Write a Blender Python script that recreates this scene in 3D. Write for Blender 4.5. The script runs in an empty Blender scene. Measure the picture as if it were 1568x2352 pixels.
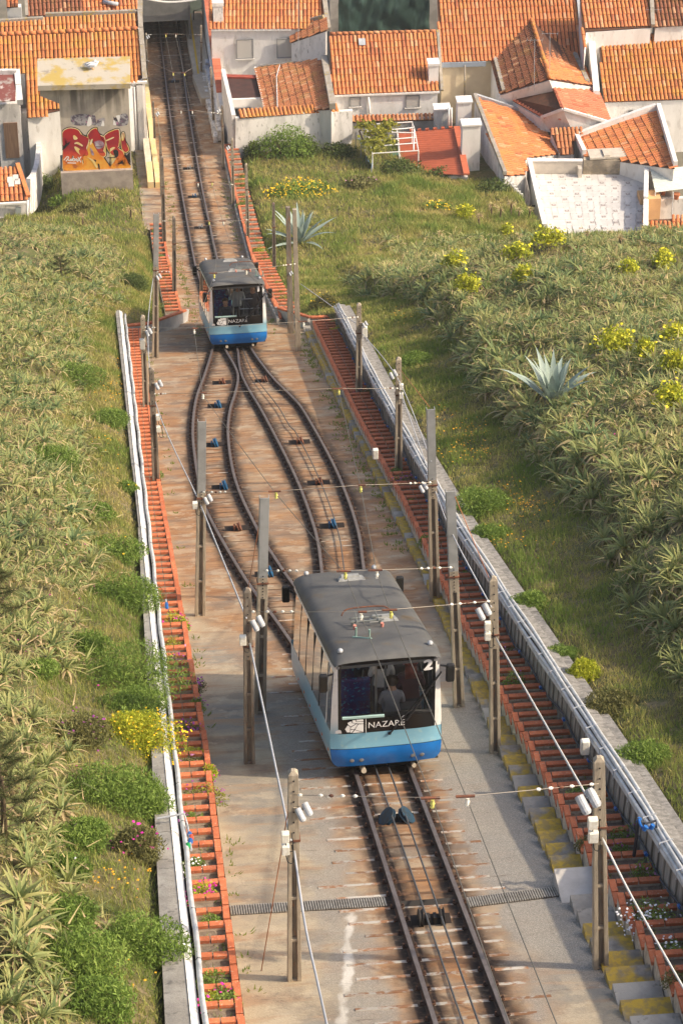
import bpy, bmesh, math, random
import numpy as np
from mathutils import Vector, Matrix, noise
R=random.Random(7); NR=np.random.default_rng(7)
S=bpy.context.scene; COL=S.collection
rad=math.radians
# ---------------- camera, sky, sun, exposure
PITCH=rad(35.9); YAW=math.atan(.0989); LENS=100.
CAM=Vector((-4.64,.459,72.))
cd=bpy.data.cameras.new('camera'); co=bpy.data.objects.new('camera',cd); COL.objects.link(co); S.camera=co
cd.lens=LENS; cd.sensor_fit='VERTICAL'; cd.sensor_height=36.; cd.clip_start=1.; cd.clip_end=2000.
co.location=CAM; co.rotation_euler=(rad(90)-PITCH,0,-YAW)
SUN_EL=rad(40); SUN_AZ=rad(-17)          # azimuth measured from +X towards +Y
sd=Vector((math.cos(SUN_AZ)*math.cos(SUN_EL),math.sin(SUN_AZ)*math.cos(SUN_EL),math.sin(SUN_EL)))
W=bpy.data.worlds.new('World'); S.world=W; W.use_nodes=True
nt=W.node_tree; sk=nt.nodes.new('ShaderNodeTexSky'); sk.sky_type='NISHITA'; sk.sun_disc=False
sk.sun_elevation=SUN_EL; sk.sun_rotation=rad(90)-SUN_AZ; sk.dust_density=5.0
bg=nt.nodes['Background']; bg.inputs['Strength'].default_value=.15; nt.links.new(sk.outputs[0],bg.inputs[0])
sl=bpy.data.lights.new('sun','SUN'); so=bpy.data.objects.new('sun',sl); COL.objects.link(so)
sl.energy=3.3; sl.angle=rad(1.0); sl.color=(1,.86,.66)
so.location=(40,20,110); so.rotation_euler=sd.to_track_quat('Z','Y').to_euler()
S.view_settings.view_transform='Standard'; S.view_settings.look='None'; S.view_settings.exposure=.62; S.view_settings.gamma=1
S.view_settings.use_curve_mapping=False
# ---------------- the lie of the land: the incline runs down along +Y
PY=[20.,106.5,112.5,120.5,129,136,143,160,400]
Z106=8.4; SL=.4434
PZ=[Z106+SL*86.5,Z106,6.6,4.3,2.4,1.2,.5,-.2,-2]
PZ=[Z106+.438*86.5]+PZ[1:]
SL=.438
def zt(y): return float(np.interp(y,PY,PZ)) if y>=20 else PZ[0]+(20-y)*SL
FD=LENS/36.*2352; FWD=Vector((math.sin(YAW)*math.cos(PITCH),math.cos(YAW)*math.cos(PITCH),-math.sin(PITCH)))
RGT=Vector((math.cos(YAW),-math.sin(YAW),0)); UPV=RGT.cross(FWD)
def ray(u,v): return FWD+RGT*((u-784)/FD)-UPV*((v-1176)/FD)
def at(u,v,h=0.):                        # the point of the incline (raised by h) seen at a place of the photograph
    r=ray(u,v); lo,hi=15.,400.
    for _ in range(40):
        m=(lo+hi)/2; p=CAM+r*m
        if p.z>zt(p.y)+h: lo=m
        else: hi=m
    return CAM+r*hi
def lev(u,v,z):
    r=ray(u,v); return CAM+r*((z-CAM.z)/r.z)
def onY(u,v,y):
    r=ray(u,v); return CAM+r*((y-CAM.y)/r.y)
def onX(u,v,x):
    r=ray(u,v); return CAM+r*((x-CAM.x)/r.x)
def ss(a,b,x):
    t=min(1,max(0,(x-a)/(b-a))); return t*t*(3-2*t)
def ip(x,tab): return float(np.interp(x,[t[0] for t in tab],[t[1] for t in tab]))
def nz(x,y,z=0.): return noise.noise(Vector((x,y,z)))
# ---------------- materials
MATS={}
def mat(name,c,c2=None,scale=3.,rough=.85,bump=0.,bscale=None,spec=.3,metal=0.,c3=None,scale3=14.,rnd=0.,lo=.35,hi=.65,build=None,detail=4.,stretch=None,geo=True):
    if name in MATS: return MATS[name]
    m=bpy.data.materials.new(name); m.use_nodes=True; n=m.node_tree.nodes; l=m.node_tree.links
    b=n['Principled BSDF']; b.inputs['Roughness'].default_value=rough; b.inputs['Metallic'].default_value=metal
    b.inputs['Specular IOR Level'].default_value=spec
    c=tuple(c)+(1,)
    tc=n.new('ShaderNodeNewGeometry'); src=tc.outputs['Position']
    if stretch:
        mp=n.new('ShaderNodeVectorMath'); mp.operation='MULTIPLY'; mp.inputs[1].default_value=stretch; l.new(src,mp.inputs[0]); src=mp.outputs[0]
    def noi(sc,d=detail):
        t=n.new('ShaderNodeTexNoise'); t.inputs['Scale'].default_value=sc; t.inputs['Detail'].default_value=d; t.inputs['Roughness'].default_value=.62; l.new(src,t.inputs['Vector']); return t.outputs['Fac']
    def mr(s,a,bb):
        k=n.new('ShaderNodeMapRange'); k.interpolation_type='SMOOTHSTEP'; k.inputs['From Min'].default_value=a; k.inputs['From Max'].default_value=bb; l.new(s,k.inputs['Value']); return k.outputs[0]
    def mix(f,a,bb,mode='MIX'):
        k=n.new('ShaderNodeMix'); k.data_type='RGBA'; k.blend_type=mode
        for inp,val in ((0,f),(6,a),(7,bb)):
            if hasattr(val,'is_linked') or hasattr(val,'links'): l.new(val,k.inputs[inp])
            else: k.inputs[inp].default_value=val
        return k.outputs[2]
    col=c
    if c2 is not None: col=mix(mr(noi(scale),lo,hi),c,tuple(c2)+(1,))
    if c3 is not None: col=mix(mr(noi(scale3),.56,.70),col,tuple(c3)+(1,))
    if rnd:
        oi=n.new('ShaderNodeObjectInfo'); k=n.new('ShaderNodeMapRange'); k.inputs['To Min'].default_value=1-rnd; k.inputs['To Max'].default_value=1+rnd*.8
        l.new(oi.outputs['Random'],k.inputs['Value']); cm=n.new('ShaderNodeVectorMath'); cm.operation='SCALE'
        if isinstance(col,tuple): cm.inputs[0].default_value=col[:3]
        else: l.new(col,cm.inputs[0])
        l.new(k.outputs[0],cm.inputs['Scale']); col=cm.outputs[0]
    if build: col=build(n,l,b,mix,mr,noi,col,src) or col
    if isinstance(col,tuple): b.inputs['Base Color'].default_value=col
    else: l.new(col,b.inputs['Base Color'])
    if bump:
        bp=n.new('ShaderNodeBump'); bp.inputs['Strength'].default_value=bump; bp.inputs['Distance'].default_value=.03
        l.new(noi(bscale or scale*6,5),bp.inputs['Height']); l.new(bp.outputs[0],b.inputs['Normal'])
    MATS[name]=m; return m
def attr(n,name):
    a=n.new('ShaderNodeAttribute'); a.attribute_name=name; return a.outputs['Fac']
def scl(n,l,v,k):
    m=n.new('ShaderNodeMath'); m.operation='MULTIPLY'; l.new(v,m.inputs[0])
    if isinstance(k,(int,float)): m.inputs[1].default_value=k
    else: l.new(k,m.inputs[1])
    return m.outputs[0]
def madd(n,l,v,k):
    m=n.new('ShaderNodeMath'); m.operation='ADD'; l.new(v,m.inputs[0])
    if isinstance(k,(int,float)): m.inputs[1].default_value=k
    else: l.new(k,m.inputs[1])
    return m.outputs[0]
def glass(name,tint,refl=.06,ior=1.45):
    m=bpy.data.materials.new(name); m.use_nodes=True; n=m.node_tree.nodes; l=m.node_tree.links; n.remove(n['Principled BSDF'])
    t=n.new('ShaderNodeBsdfTransparent'); t.inputs[0].default_value=tuple(tint)+(1,); g=n.new('ShaderNodeBsdfGlossy'); g.inputs['Roughness'].default_value=.03
    f=n.new('ShaderNodeFresnel'); f.inputs[0].default_value=ior; x=n.new('ShaderNodeMixShader')
    l.new(f.outputs[0],x.inputs[0]); l.new(t.outputs[0],x.inputs[1]); l.new(g.outputs[0],x.inputs[2]); l.new(x.outputs[0],n['Material Output'].inputs[0]); return m
# ---------------- building things
def org(o):
    p=Vector((0,0,0))
    while o is not None: p=p+o.location; o=o.parent
    return p
def tag(o,label=None,cat=None,group=None,kind=None):
    if label: o['label']=label
    if cat: o['category']=cat
    if group: o['group']=group
    if kind: o['kind']=kind
    return o
def thing(name,loc,label,cat,group=None):
    o=bpy.data.objects.new(name,None); o.empty_display_size=.2; o.location=Vector(loc); COL.objects.link(o); return tag(o,label,cat,group)
class MB:
    def __init__(s): s.v=[]; s.f=[]; s.m=[]; s.mi=0
    def add(s,vs,fs):
        b=len(s.v); s.v+=[Vector(v) for v in vs]; s.f+=[tuple(b+i for i in f) for f in fs]; s.m+=[s.mi]*len(fs); return s
    def hexa(s,p):   # 8 points: bottom 0-3 ccw, top 4-7
        return s.add(p,[(3,2,1,0),(4,5,6,7),(0,1,5,4),(1,2,6,5),(2,3,7,6),(3,0,4,7)])
    def box(s,c,sz,M=None):
        x,y,z=sz[0]/2,sz[1]/2,sz[2]/2; c=Vector(c)
        p=[Vector(q) for q in ((-x,-y,-z),(x,-y,-z),(x,y,-z),(-x,y,-z),(-x,-y,z),(x,-y,z),(x,y,z),(-x,y,z))]
        return s.hexa([c+(M@q if M else q) for q in p])
    def quad(s,a,b,c,d): return s.add([a,b,c,d],[(0,1,2,3)])
    def poly(s,ps): return s.add(ps,[tuple(range(len(ps)))])
    def slab(s,ps,off):      # polygon thickened by the vector off
        n=len(ps); off=Vector(off); a=[Vector(p) for p in ps]
        return s.add(a+[p+off for p in a],[tuple(range(n))[::-1],tuple(range(n,2*n))]+[(i,(i+1)%n,n+(i+1)%n,n+i) for i in range(n)])
    def bar(s,a,b,w,h,up=(0,0,1)):
        a,b=Vector(a),Vector(b); d=(b-a).normalized(); u=Vector(up)
        if abs(d.dot(u))>.98: u=Vector((0,1,0))
        x=d.cross(u).normalized()*w/2; z=x.cross(d).normalized()*h/2
        return s.hexa([a-x-z,a+x-z,b+x-z,b-x-z,a-x+z,a+x+z,b+x+z,b-x+z])
    def tube(s,pts,r,n=6,r1=None,cap=True):
        pts=[Vector(p) for p in pts]; rs=[]
        for i,p in enumerate(pts):
            t=(pts[min(i+1,len(pts)-1)]-pts[max(i-1,0)]).normalized(); u=Vector((0,0,1)) if abs(t.z)<.9 else Vector((1,0,0))
            x=t.cross(u).normalized(); y=x.cross(t); k=i/max(1,len(pts)-1); rr=r if r1 is None else r+(r1-r)*k
            if isinstance(r,(list,tuple)): rr=r[i]
            rs.append([p+(x*math.cos(2*math.pi*j/n)+y*math.sin(2*math.pi*j/n))*rr for j in range(n)])
        fs=[(i*n+j,i*n+(j+1)%n,(i+1)*n+(j+1)%n,(i+1)*n+j) for i in range(len(pts)-1) for j in range(n)]
        if cap: fs+=[tuple(range(n))[::-1],tuple(range((len(pts)-1)*n,len(pts)*n))]
        return s.add([q for r_ in rs for q in r_],fs)
    def lathe(s,c,prof,n=12,axis=None):   # prof: (radius, height)
        c=Vector(c); ax=Vector(axis or (0,0,1)).normalized(); u=Vector((1,0,0)) if abs(ax.x)<.9 else Vector((0,1,0)); x=ax.cross(u).normalized(); y=ax.cross(x)
        vs=[c+ax*h+(x*math.cos(2*math.pi*j/n)+y*math.sin(2*math.pi*j/n))*r for r,h in prof for j in range(n)]
        k=len(prof); fs=[(i*n+j,i*n+(j+1)%n,(i+1)*n+(j+1)%n,(i+1)*n+j) for i in range(k-1) for j in range(n)]
        return s.add(vs,fs+[tuple(range(n))[::-1],tuple(range((k-1)*n,k*n))])
    def mesh(s,name,o=Vector((0,0,0)),smooth=False,mats=()):
        me=bpy.data.meshes.new(name); me.from_pydata([tuple(v-o) for v in s.v],[],s.f)
        for m in mats: me.materials.append(m)
        if len(mats)>1: me.polygons.foreach_set('material_index',s.m)
        if smooth: me.polygons.foreach_set('use_smooth',[True]*len(s.f))
        me.update(); return me
    def build(s,name,m,parent=None,smooth=False,loc=None,bevel=0.):
        mats=m if isinstance(m,(list,tuple)) else (m,)
        o0=org(parent) if parent else (Vector(loc) if loc is not None else Vector((0,0,0)))
        o=bpy.data.objects.new(name,s.mesh(name,o0,smooth,mats)); COL.objects.link(o)
        if parent: o.parent=parent
        else: o.location=o0
        if bevel:
            b=o.modifiers.new('bevel','BEVEL'); b.width=bevel; b.segments=2; b.limit_method='ANGLE'
        return o
def place(name,me,parent,M):
    o=bpy.data.objects.new(name,me); COL.objects.link(o)
    if parent:
        o.parent=parent; M=Matrix.Translation(-org(parent))@M
    o.matrix_basis=M; return o
def np_mesh(name,V,F,m,attrs=None,kind='stuff',label=None,smooth=False,parent=None,tri=True):
    me=bpy.data.meshes.new(name); V=np.asarray(V,np.float32); F=np.asarray(F,np.int32); k=F.shape[1]
    if parent: V=V-np.array(org(parent),np.float32)
    me.vertices.add(len(V)); me.vertices.foreach_set('co',V.ravel()); me.loops.add(F.size); me.loops.foreach_set('vertex_index',F.ravel())
    me.polygons.add(len(F)); me.polygons.foreach_set('loop_start',np.arange(len(F),dtype=np.int32)*k)
    if smooth: me.polygons.foreach_set('use_smooth',np.ones(len(F),bool))
    for an,av in (attrs or {}).items():
        a=me.attributes.new(an,'FLOAT','POINT'); a.data.foreach_set('value',np.asarray(av,np.float32).ravel())
    me.update(calc_edges=True); me.validate()
    for mm in (m if isinstance(m,(list,tuple)) else (m,)): me.materials.append(mm)
    o=bpy.data.objects.new(name,me); COL.objects.link(o)
    if parent: o.parent=parent
    if kind: o['kind']=kind
    if label: o['label']=label
    return o
def catmull(pts,n=6):
    pts=[Vector(p) for p in pts]; out=[]
    for i in range(len(pts)-1):
        a,b,c,d=pts[max(i-1,0)],pts[i],pts[i+1],pts[min(i+2,len(pts)-1)]
        for k in range(n):
            t=k/n; out.append(.5*((2*b)+(c-a)*t+(2*a-5*b+4*c-d)*t*t+(3*b-a-3*c+d)*t**3))
    return out+[pts[-1]]
# ================= ground, paving, walls
XLE=[(15,-3.3),(35,-3.2),(40,-3.15),(62,-3.33),(84,-3.27),(92,-3.2)]
XRE=[(15,3.0),(28,2.82),(34,2.6),(41,2.56),(49,2.58),(59,2.7),(70,2.7),(90,2.95)]
XRW=[(15,3.75),(28,3.5),(36,3.46),(42,3.40),(54,3.27),(62,3.32),(72,3.42),(90,3.75)]
XST=[(15,2.1),(33,2.12),(38,2.16),(53,2.42),(65,2.5),(77,2.55),(90,2.68)]
XLO=[(15,-4.42),(27,-4.34),(40,-4.2),(56,-4.06),(90,-4.12)]
RAILS=[[(90.5,-.5),(87.5,-.62),(84.5,-.88),(80,-1.35),(76,-1.80),(72,-2.08),(68.6,-2.21),(62.9,-2.28),(59.8,-2.20),(53.5,-1.69),(49.25,-1.19),(45,-.75),(42,-.58),(38,-.55)],
 [(90.5,-.46),(87,-.45),(84.4,-.39),(81.5,-.27),(79.4,-.27),(76.8,-.5),(73.5,-.88),(69.6,-1.15),(63.7,-1.28),(58.1,-1.07),(54.5,-.8),(52.7,-.63),(49,-.2),(46,.1),(43,.35),(40,.44)],
 [(90.5,.1),(87,.06),(84.2,.01),(81.5,-.1),(79.3,-.13),(76.5,-.05),(73.2,.1),(66.7,.3),(62.2,.38),(57.3,.34),(53.9,.17),(50,-.12),(46,-.4),(43,-.52)],
 [(90.5,.5),(87.5,.48),(84,.53),(79,.82),(75.5,1.17),(72.9,1.36),(65.8,1.52),(60.9,1.5),(57,1.38),(54,1.17),(49,.82),(45,.55),(41,.44)]]
RC=[sorted([(p.y,p.x) for p in catmull([(x,y,0) for y,x in r],5)]) for r in RAILS]
STR=[[(15,-.56),(38,-.55)],[(15,.44),(41,.44)],[(90.5,-.5),(156,-.5)],[(90.5,.5),(156,.5)]]
def railx(y):
    out=[ip(y,r) for r in RC if r[0][0]<=y<=r[-1][0]]
    return out+[ip(y,r) for r in STR if r[0][0]<=y<=r[-1][0]]
# paving, one fine sheet with where rust and grease go, tunnel shade painted in
def pave_bounds(y):
    k=ss(88.5,91,y); return (ip(y,XLE)+.04)*(1-k)-(1.75+.75*ss(112.5,114,y))*k,(ip(y,XRE)+.06)*(1-k)+1.95*k
def paving():
    ys=np.concatenate([np.arange(18,92,.12),np.arange(92,152,.22)]); nx=104; V=[];A=[];G=[];Wt=[];GyShade=[]
    for y in ys:
        a,b=pave_bounds(y); rx=railx(y); z=zt(y)
        for i in range(nx):
            x=a+(b-a)*i/(nx-1); d=min(abs(x-r) for r in rx)
            n1=nz(x*2.2,y*1.1); n2=nz(x*7,y*4,3)
            g=max(0,1-(d-.07)/(.30+.14*n1+.12*n2)); g=min(1,max(g*1.35,.62*ss(133.5,138,y+n1)))  # rail grease; by the tunnel also dark stain and station roof shade painted in
            c=min(abs(x+.05) ,9) if not 44<y<90 else max(0,max(min(rx)-x,x-max(rx)))
            far=ss(46,56,y); ru=1-ss(.5+.25*n1+(.7*far),1.7+1.0*far+.5*n1+.35*n2,c)
            GyShade.append(ss(46,42,y+2*n1)*max(ss(.75,1.1,x+.35*n1+.2*n2),ss(-.95,-1.25,x+.3*n1)*ss(-2.1,-1.6,x+.5*n1+.2*n2)*.75)*ss(-.25,.15,nz(x*.5,y*.33,11)+.25))
            V.append((x,y,z+.012*nz(x*.9,y*.6,5)*(1 if d>.3 else .2))); A.append(g); G.append(ru)
            Wt.append(ss(.10,.0,abs(x+1.25+.14*(33-y)+.10*nz(y*.8,2.))-.02-.10*n2-.04*n1)*ss(34.2,33.0,y)*(.6+.5*n1))
    m=len(ys); F=[(j*nx+i,j*nx+i+1,(j+1)*nx+i+1,(j+1)*nx+i) for j in range(m-1) for i in range(nx-1)]
    def bd(n,l,b,mix,mr,noi,col,src):
        g=attr(n,'grease_shade'); r=attr(n,'rust'); w=attr(n,'spill')
        mp=n.new('ShaderNodeVectorMath'); mp.operation='MULTIPLY'; mp.inputs[1].default_value=(.35,1.6,0); l.new(src,mp.inputs[0])
        def nn(sc,v=None,d=6):
            t=n.new('ShaderNodeTexNoise'); t.inputs['Scale'].default_value=sc; t.inputs['Detail'].default_value=d; t.inputs['Roughness'].default_value=.65; l.new(v or src,t.inputs['Vector']); return t.outputs['Fac']
        base=mix(mr(nn(.35),.42,.6),(.42,.34,.23,1),(.26,.235,.195,1))
        base=mix(mr(nn(1.1,mp.outputs[0]),.48,.62),base,(.37,.25,.155,1))
        ru=mix(mr(nn(2.0,mp.outputs[0]),.3,.7),(.42,.225,.10,1),(.215,.10,.045,1))
        f=n.new('ShaderNodeMath'); f.operation='MULTIPLY'; l.new(r,f.inputs[0]); l.new(mr(nn(.9),.18,.66),f.inputs[1])
        f.use_clamp=True
        base=mix(f.outputs[0],base,ru)
        base=mix(scl(n,l,mr(nn(.75,d=8),.50,.64),.55),base,(.17,.135,.105,1))
        base=mix(scl(n,l,mr(nn(1.6,d=8),.53,.60),.45),base,(.50,.41,.29,1))
        base=mix(scl(n,l,attr(n,'worn'),.85),base,mix(mr(nn(60.,d=3),.45,.6),(.21,.195,.17,1),(.41,.375,.325,1)))  # gravelly wear, and the weak shade of the lower right put into the grey
        base=mix(scl(n,l,mr(nn(38.),.52,.72),.55),base,(.17,.13,.10,1))
        base=mix(scl(n,l,mr(nn(3.2,mp.outputs[0]),.62,.70),.6),base,(.12,.085,.06,1))     # scuffs across the slabs
        base=mix(scl(n,l,mr(nn(9.),.66,.72),.7),base,(.52,.47,.40,1))
        base=mix(scl(n,l,mr(w,.1,.9),.75),base,(.74,.70,.62,1))
        vo=n.new('ShaderNodeTexVoronoi'); vo.feature='DISTANCE_TO_EDGE'; vo.inputs['Scale'].default_value=.8
        md=n.new('ShaderNodeVectorMath'); md.operation='ADD'; l.new(src,md.inputs[0])
        tn=n.new('ShaderNodeTexNoise'); tn.inputs['Scale'].default_value=1.7; tn.inputs['Detail'].default_value=5; l.new(src,tn.inputs['Vector']); 
        sc=n.new('ShaderNodeVectorMath'); sc.operation='SCALE'; sc.inputs['Scale'].default_value=1.1; l.new(tn.outputs['Color'],sc.inputs[0]); l.new(sc.outputs[0],md.inputs[1]); l.new(md.outputs[0],vo.inputs['Vector'])
        base=mix(scl(n,l,mr(vo.outputs['Distance'],.010,.002),.22),base,(.09,.065,.045,1))
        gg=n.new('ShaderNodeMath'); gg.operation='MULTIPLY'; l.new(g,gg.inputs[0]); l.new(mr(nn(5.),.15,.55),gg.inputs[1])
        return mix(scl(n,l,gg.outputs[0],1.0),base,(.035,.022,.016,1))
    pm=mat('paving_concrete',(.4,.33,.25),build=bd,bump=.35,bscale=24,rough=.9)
    o=np_mesh('concrete_paving',V,F,pm,dict(grease_shade=A,rust=G,spill=Wt,worn=GyShade),kind='structure',label='rust stained concrete paving of the cable railway incline')
paving()
def aloe_edge_R(y): return ip(y,ALR)
def aloe_edge_L(y): return ip(y,ALL)
ALR=[];ALL=[]
for u,v in [(1568,1640),(1500,1540),(1440,1400),(1360,1320),(1330,1200),(1210,1070),(1130,960),(1060,900),(1010,780),(930,690),(790,610),(765,560)]:
    p=at(u,v,1.9); ALR.append((p.y,p.x+.55))
ALR=[(15,7.5)]+ALR
for u,v in [(120,2352),(190,2100),(130,1900),(165,1700),(150,1600),(210,1300),(205,1150),(190,1000),(185,880),(200,700),(330,640),(345,560),(340,480)]:
    p=at(u,v,1.6); ALL.append((p.y,p.x))
ALL.sort(); ALR.sort()
def hz(x,y):
    t=zt(y)
    if x<0:
        k=ss(88.5,92,y); x0=ip(y,XLO)*(1-k)-2.3*k; d=x0-x; fade=1-ss(103,119,y)
        h=(1.0*(1-k)+.35*k)+(.33*min(d,5)+.1*max(0,d-5))*fade
        ab=ss(.0,.7,aloe_edge_L(y)-x)*ss(26,30,y)*(1-ss(108,112,y))
        h=h*(.25+.75*fade)+ab*(.38+.34*nz(x*.5,y*.38,1)+.22*nz(x*1.25,y*1.0,6))
        if d<0: h=-.5
        h-=1.4*ss(-5.5,-7.2,x)*ss(116,121,y)
    else:
        k=ss(86.5,91,y); x0=(ip(y,XRW)+.45)*(1-k)+2.75*k; d=x-x0; fade=1-ss(86,104,y)
        h=(1.2*(1-k)+.45*k)+(.25*min(max(0,d-.9),5.5)+.05*max(0,d-6.4))*fade+1.6*ss(6.4,9.5,x)*ss(54,44,y)  # last term: out-of-view rise added to shade the lower track
        ab=ss(.0,.6,x-aloe_edge_R(y))*(1-.75*ss(92,106,y))*(1-ss(106,109,y))
        h=h*(.2+.8*fade)+ab*(.66+.42*nz(x*.42,y*.34,1)+.26*nz(x*1.2,y*.95,6))
        if d<0: h=-.5
        h-=.45*ss(96,107,y)*ss(9,14,x)+3.0*ss(109.5,115,y)*ss(15.3,16.7,x)
    k2=min(1,max(0,d/.6))
    if d<.5: h-=.24*(1-max(0,d)/.5)
    return t+h+k2*(.12*nz(x*.7,y*.7)+.05*nz(x*2.3,y*2.3,4))
def terrain(sgn,name,label):
    ys=np.concatenate([np.arange(16,128,.4)]); ds=np.concatenate([np.arange(0,14,.3),np.arange(14,40,2.)]); V=[];F=[]
    for y in ys:
        if sgn<0: k=ss(88.5,92,y); x0=ip(y,XLO)*(1-k)-2.3*k
        else: k=ss(86.5,91,y); x0=(ip(y,XRW)+.45)*(1-k)+2.75*k
        V.append((x0-sgn*.06,y,zt(y)-.6))
        for d in ds: x=x0+sgn*(d+.01); V.append((x,y,hz(x,y)))
    m=len(ds)+1
    for j in range(len(ys)-1):
        for i in range(m-1):
            q=(j*m+i,j*m+i+1,(j+1)*m+i+1,(j+1)*m+i); F.append(q if sgn>0 else q[::-1])
    def bd(n,l,b,mix,mr,noi,col,src):
        c=mix(mr(noi(.5),.35,.65),(.09,.105,.03,1),(.16,.125,.055,1))
        c=mix(mr(noi(2.6),.5,.66),c,(.20,.155,.085,1)); return mix(mr(noi(11),.5,.7),c,(.05,.055,.02,1))
    m_=mat('bank_soil',(.1,.1,.04),build=bd,bump=.6,bscale=16,rough=.95)
    return np_mesh(name,V,F,m_,kind='structure',label=label,smooth=True)
terrain(-1,'left_bank','grassy earth bank rising left of the cable railway')
terrain(1,'right_bank','grassy hillside rising right of the cable railway')
g=MB()
yb_=[112,116,120.5,124,129,136,143,152,520]
def zg_(x,y):
    c=1-ss(1.6,3.5,abs(x)); return zt(y)-.45-.7*(1-ss(124,128,y))-.35*c-3.0*ss(110,118,y)*ss(12,15,x)*(1-ss(121,128,y))-1.3*ss(-5,-8,x)*ss(115,121,y)*(1-ss(124,130,y))
xb_=[-260,-30,-8,-5,-3.5,-2.4,-1.6,0,1.6,2.6,5,9,12,13.5,15,30,260]
for x0,x1 in zip(xb_,xb_[1:]):
    for y0,y1 in zip(yb_,yb_[1:]): g.quad((x0,y0,zg_(x0,y0)),(x1,y0,zg_(x1,y0)),(x1,y1,zg_(x1,y1)),(x0,y1,zg_(x0,y1)))
tag(g.build('town_ground',mat('town_earth',(.2,.17,.13),(.13,.12,.09),scale=.6,bump=.2)),kind='structure',label='bare ground between the town houses')
# ---------------- retaining walls
M_conc=mat('old_concrete',(.40,.37,.32),(.28,.255,.22),scale=1.6,c3=(.17,.155,.135),scale3=5,bump=.4,bscale=20)
M_white=mat('white_paint',(.78,.76,.72),(.66,.63,.58),scale=2.2,bump=.08)
M_whiteold=mat('worn_white_paint',(.68,.66,.62),(.46,.43,.39),scale=5,lo=.5,hi=.68,bump=.15)
M_pipe=mat('grey_white_pipe',(.62,.63,.64),(.45,.46,.47),scale=9,rough=.45)
M_dark=mat('black_rubber',(.018,.018,.02),rough=.5)
def sweep(name,prof,ys,m,parent,smooth=False):   # prof(y) -> list of (x,h) around the section
    b=MB(); n=None
    for y in ys:
        pr=prof(y); n=len(pr)
        for x,h in pr: b.v.append(Vector((x,y,zt(y)+h)))
    for j in range(len(ys)-1):
        for i in range(n): b.f.append((j*n+i,j*n+(i+1)%n,(j+1)*n+(i+1)%n,(j+1)*n+i)); b.m.append(0)
    b.f+= [tuple(range(n))[::-1],tuple(range((len(ys)-1)*n,len(ys)*n))]; b.m+=[0,0]
    return b.build(name,m,parent,smooth)
lw=thing('retaining_wall',(-4,60,zt(60)),'low pale concrete wall with a white painted edge along the left bank','wall')
segs=[(20,30.6),(30.63,34.9),(34.93,38.2),(38.23,43.6),(43.63,49),(49.03,56),(56.03,63),(63.03,70),(70.03,77),(77.03,84),(84.03,90)]
for i,(a,b_) in enumerate(segs):
    ys=np.linspace(a,b_,8); dz=R.uniform(-.012,.012); dx=R.uniform(-.012,.012)
    sweep('coping_slab',lambda y:[(ip(y,XLO)+dx,-.5),(-4.0,-.5),(-4.0,.985+dz),(ip(y,XLO)+dx,.975+dz)],ys,M_conc,lw)
    sweep('painted_edge',lambda y:[(-3.997,-.4),(-3.9,-.4),(-3.87+dx,.9+dz),(-3.997,1.0+dz)],ys,M_whiteold,lw)
pb=thing('wall_pipe',(-3.8,60,zt(60)),'white conduit pipe running along the left wall','pipe')
b=MB(); b.tube([(-3.80+.012*math.sin(y*1.7),y,zt(y)+.93+.01*math.sin(y)) for y in np.arange(22,89.6,.8)],.042,8); b.build('conduit',mat('white_plastic',(.66,.66,.645),(.50,.50,.49),scale=4,rough=.4),pb,True)
for y in np.arange(24,89,1.9):
    b=MB(); b.tube([(-3.86,y,zt(y)+.90),(-3.81,y,zt(y)+.985),(-3.75,y+.03,zt(y)+.93),(-3.77,y+.05,zt(y)+.6)],.006,4); b.build('cable_tie',M_dark,pb)
rw=thing('retaining_wall',(3.7,60,zt(60)),'tall grey concrete wall with white conduits along the right bank','wall')
def rwp(y):
    x=ip(y,XRW)
    return [(x+.02,-.5),(x+.62,-.5),(x+.56,1.17),(x+.40,1.16),(x+.37,1.22),(x+.10,1.25),(x+.07,1.2)]
for a,b_ in [(18+7*i,25-.03+7*i) for i in range(10)]:
    sweep('wall_panel',rwp,np.linspace(a,min(b_,87.4),10),mat('streaked_concrete',(.36,.33,.29),(.20,.185,.165),scale=1.,stretch=(7,7,.6),c3=(.45,.42,.37),scale3=1.6,bump=.35,bscale=4),rw)
b=MB()
for y in np.arange(26,87,.42):
    x=ip(y,XRW); b.bar((x+.012,y,zt(y)-.1),(x+.052,y,zt(y)+1.0),.03,.05)
tag(b.build('shuttering_ridge',mat('streaked_concrete',(0,0,0)),rw),kind='stuff')
rc=thing('conduit_run',(3.4,60,zt(60)),'bundle of white conduits strapped along the top of the right wall','pipe')
for i,(dx,dh) in enumerate(((.13,1.30),(.06,1.275),(.0,1.21),(.0,1.13))):
    b=MB(); b.tube([(ip(y,XRW)+dx+.010*math.sin(y*1.3+i*2),y,zt(y)+dh+.012*math.sin(y*.9+i)) for y in np.arange(20,87.3,.7)],.037,7); b.build('conduit',mat('white_plastic',(0,0,0)),rc,True)
for y in np.arange(22,87,1.15):
    b=MB(); x=ip(y,XRW)+.005; b.tube([(x-.05,y,zt(y)+1.08),(x-.05,y,zt(y)+1.27),(x+.16,y,zt(y)+1.34)],.012,5); b.build('pipe_clip',M_pipe,rc)
rh=thing('hose',(3.4,60,zt(60)),'dark irrigation hose drooping along the face of the right wall','hose')
b=MB(); b.tube([(ip(y,XRW)-.005+.02*math.sin(y*.8),y,zt(y)+.62+.07*math.sin(y*1.9)+.04*math.sin(y*.7)) for y in np.arange(20,87,.5)],.022,5); b.build('hose_line',mat('hose_black',(.04,.05,.07),rough=.6),rh,True)
M_blue=mat('blue_plastic',(.02,.13,.42),rough=.4)
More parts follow.
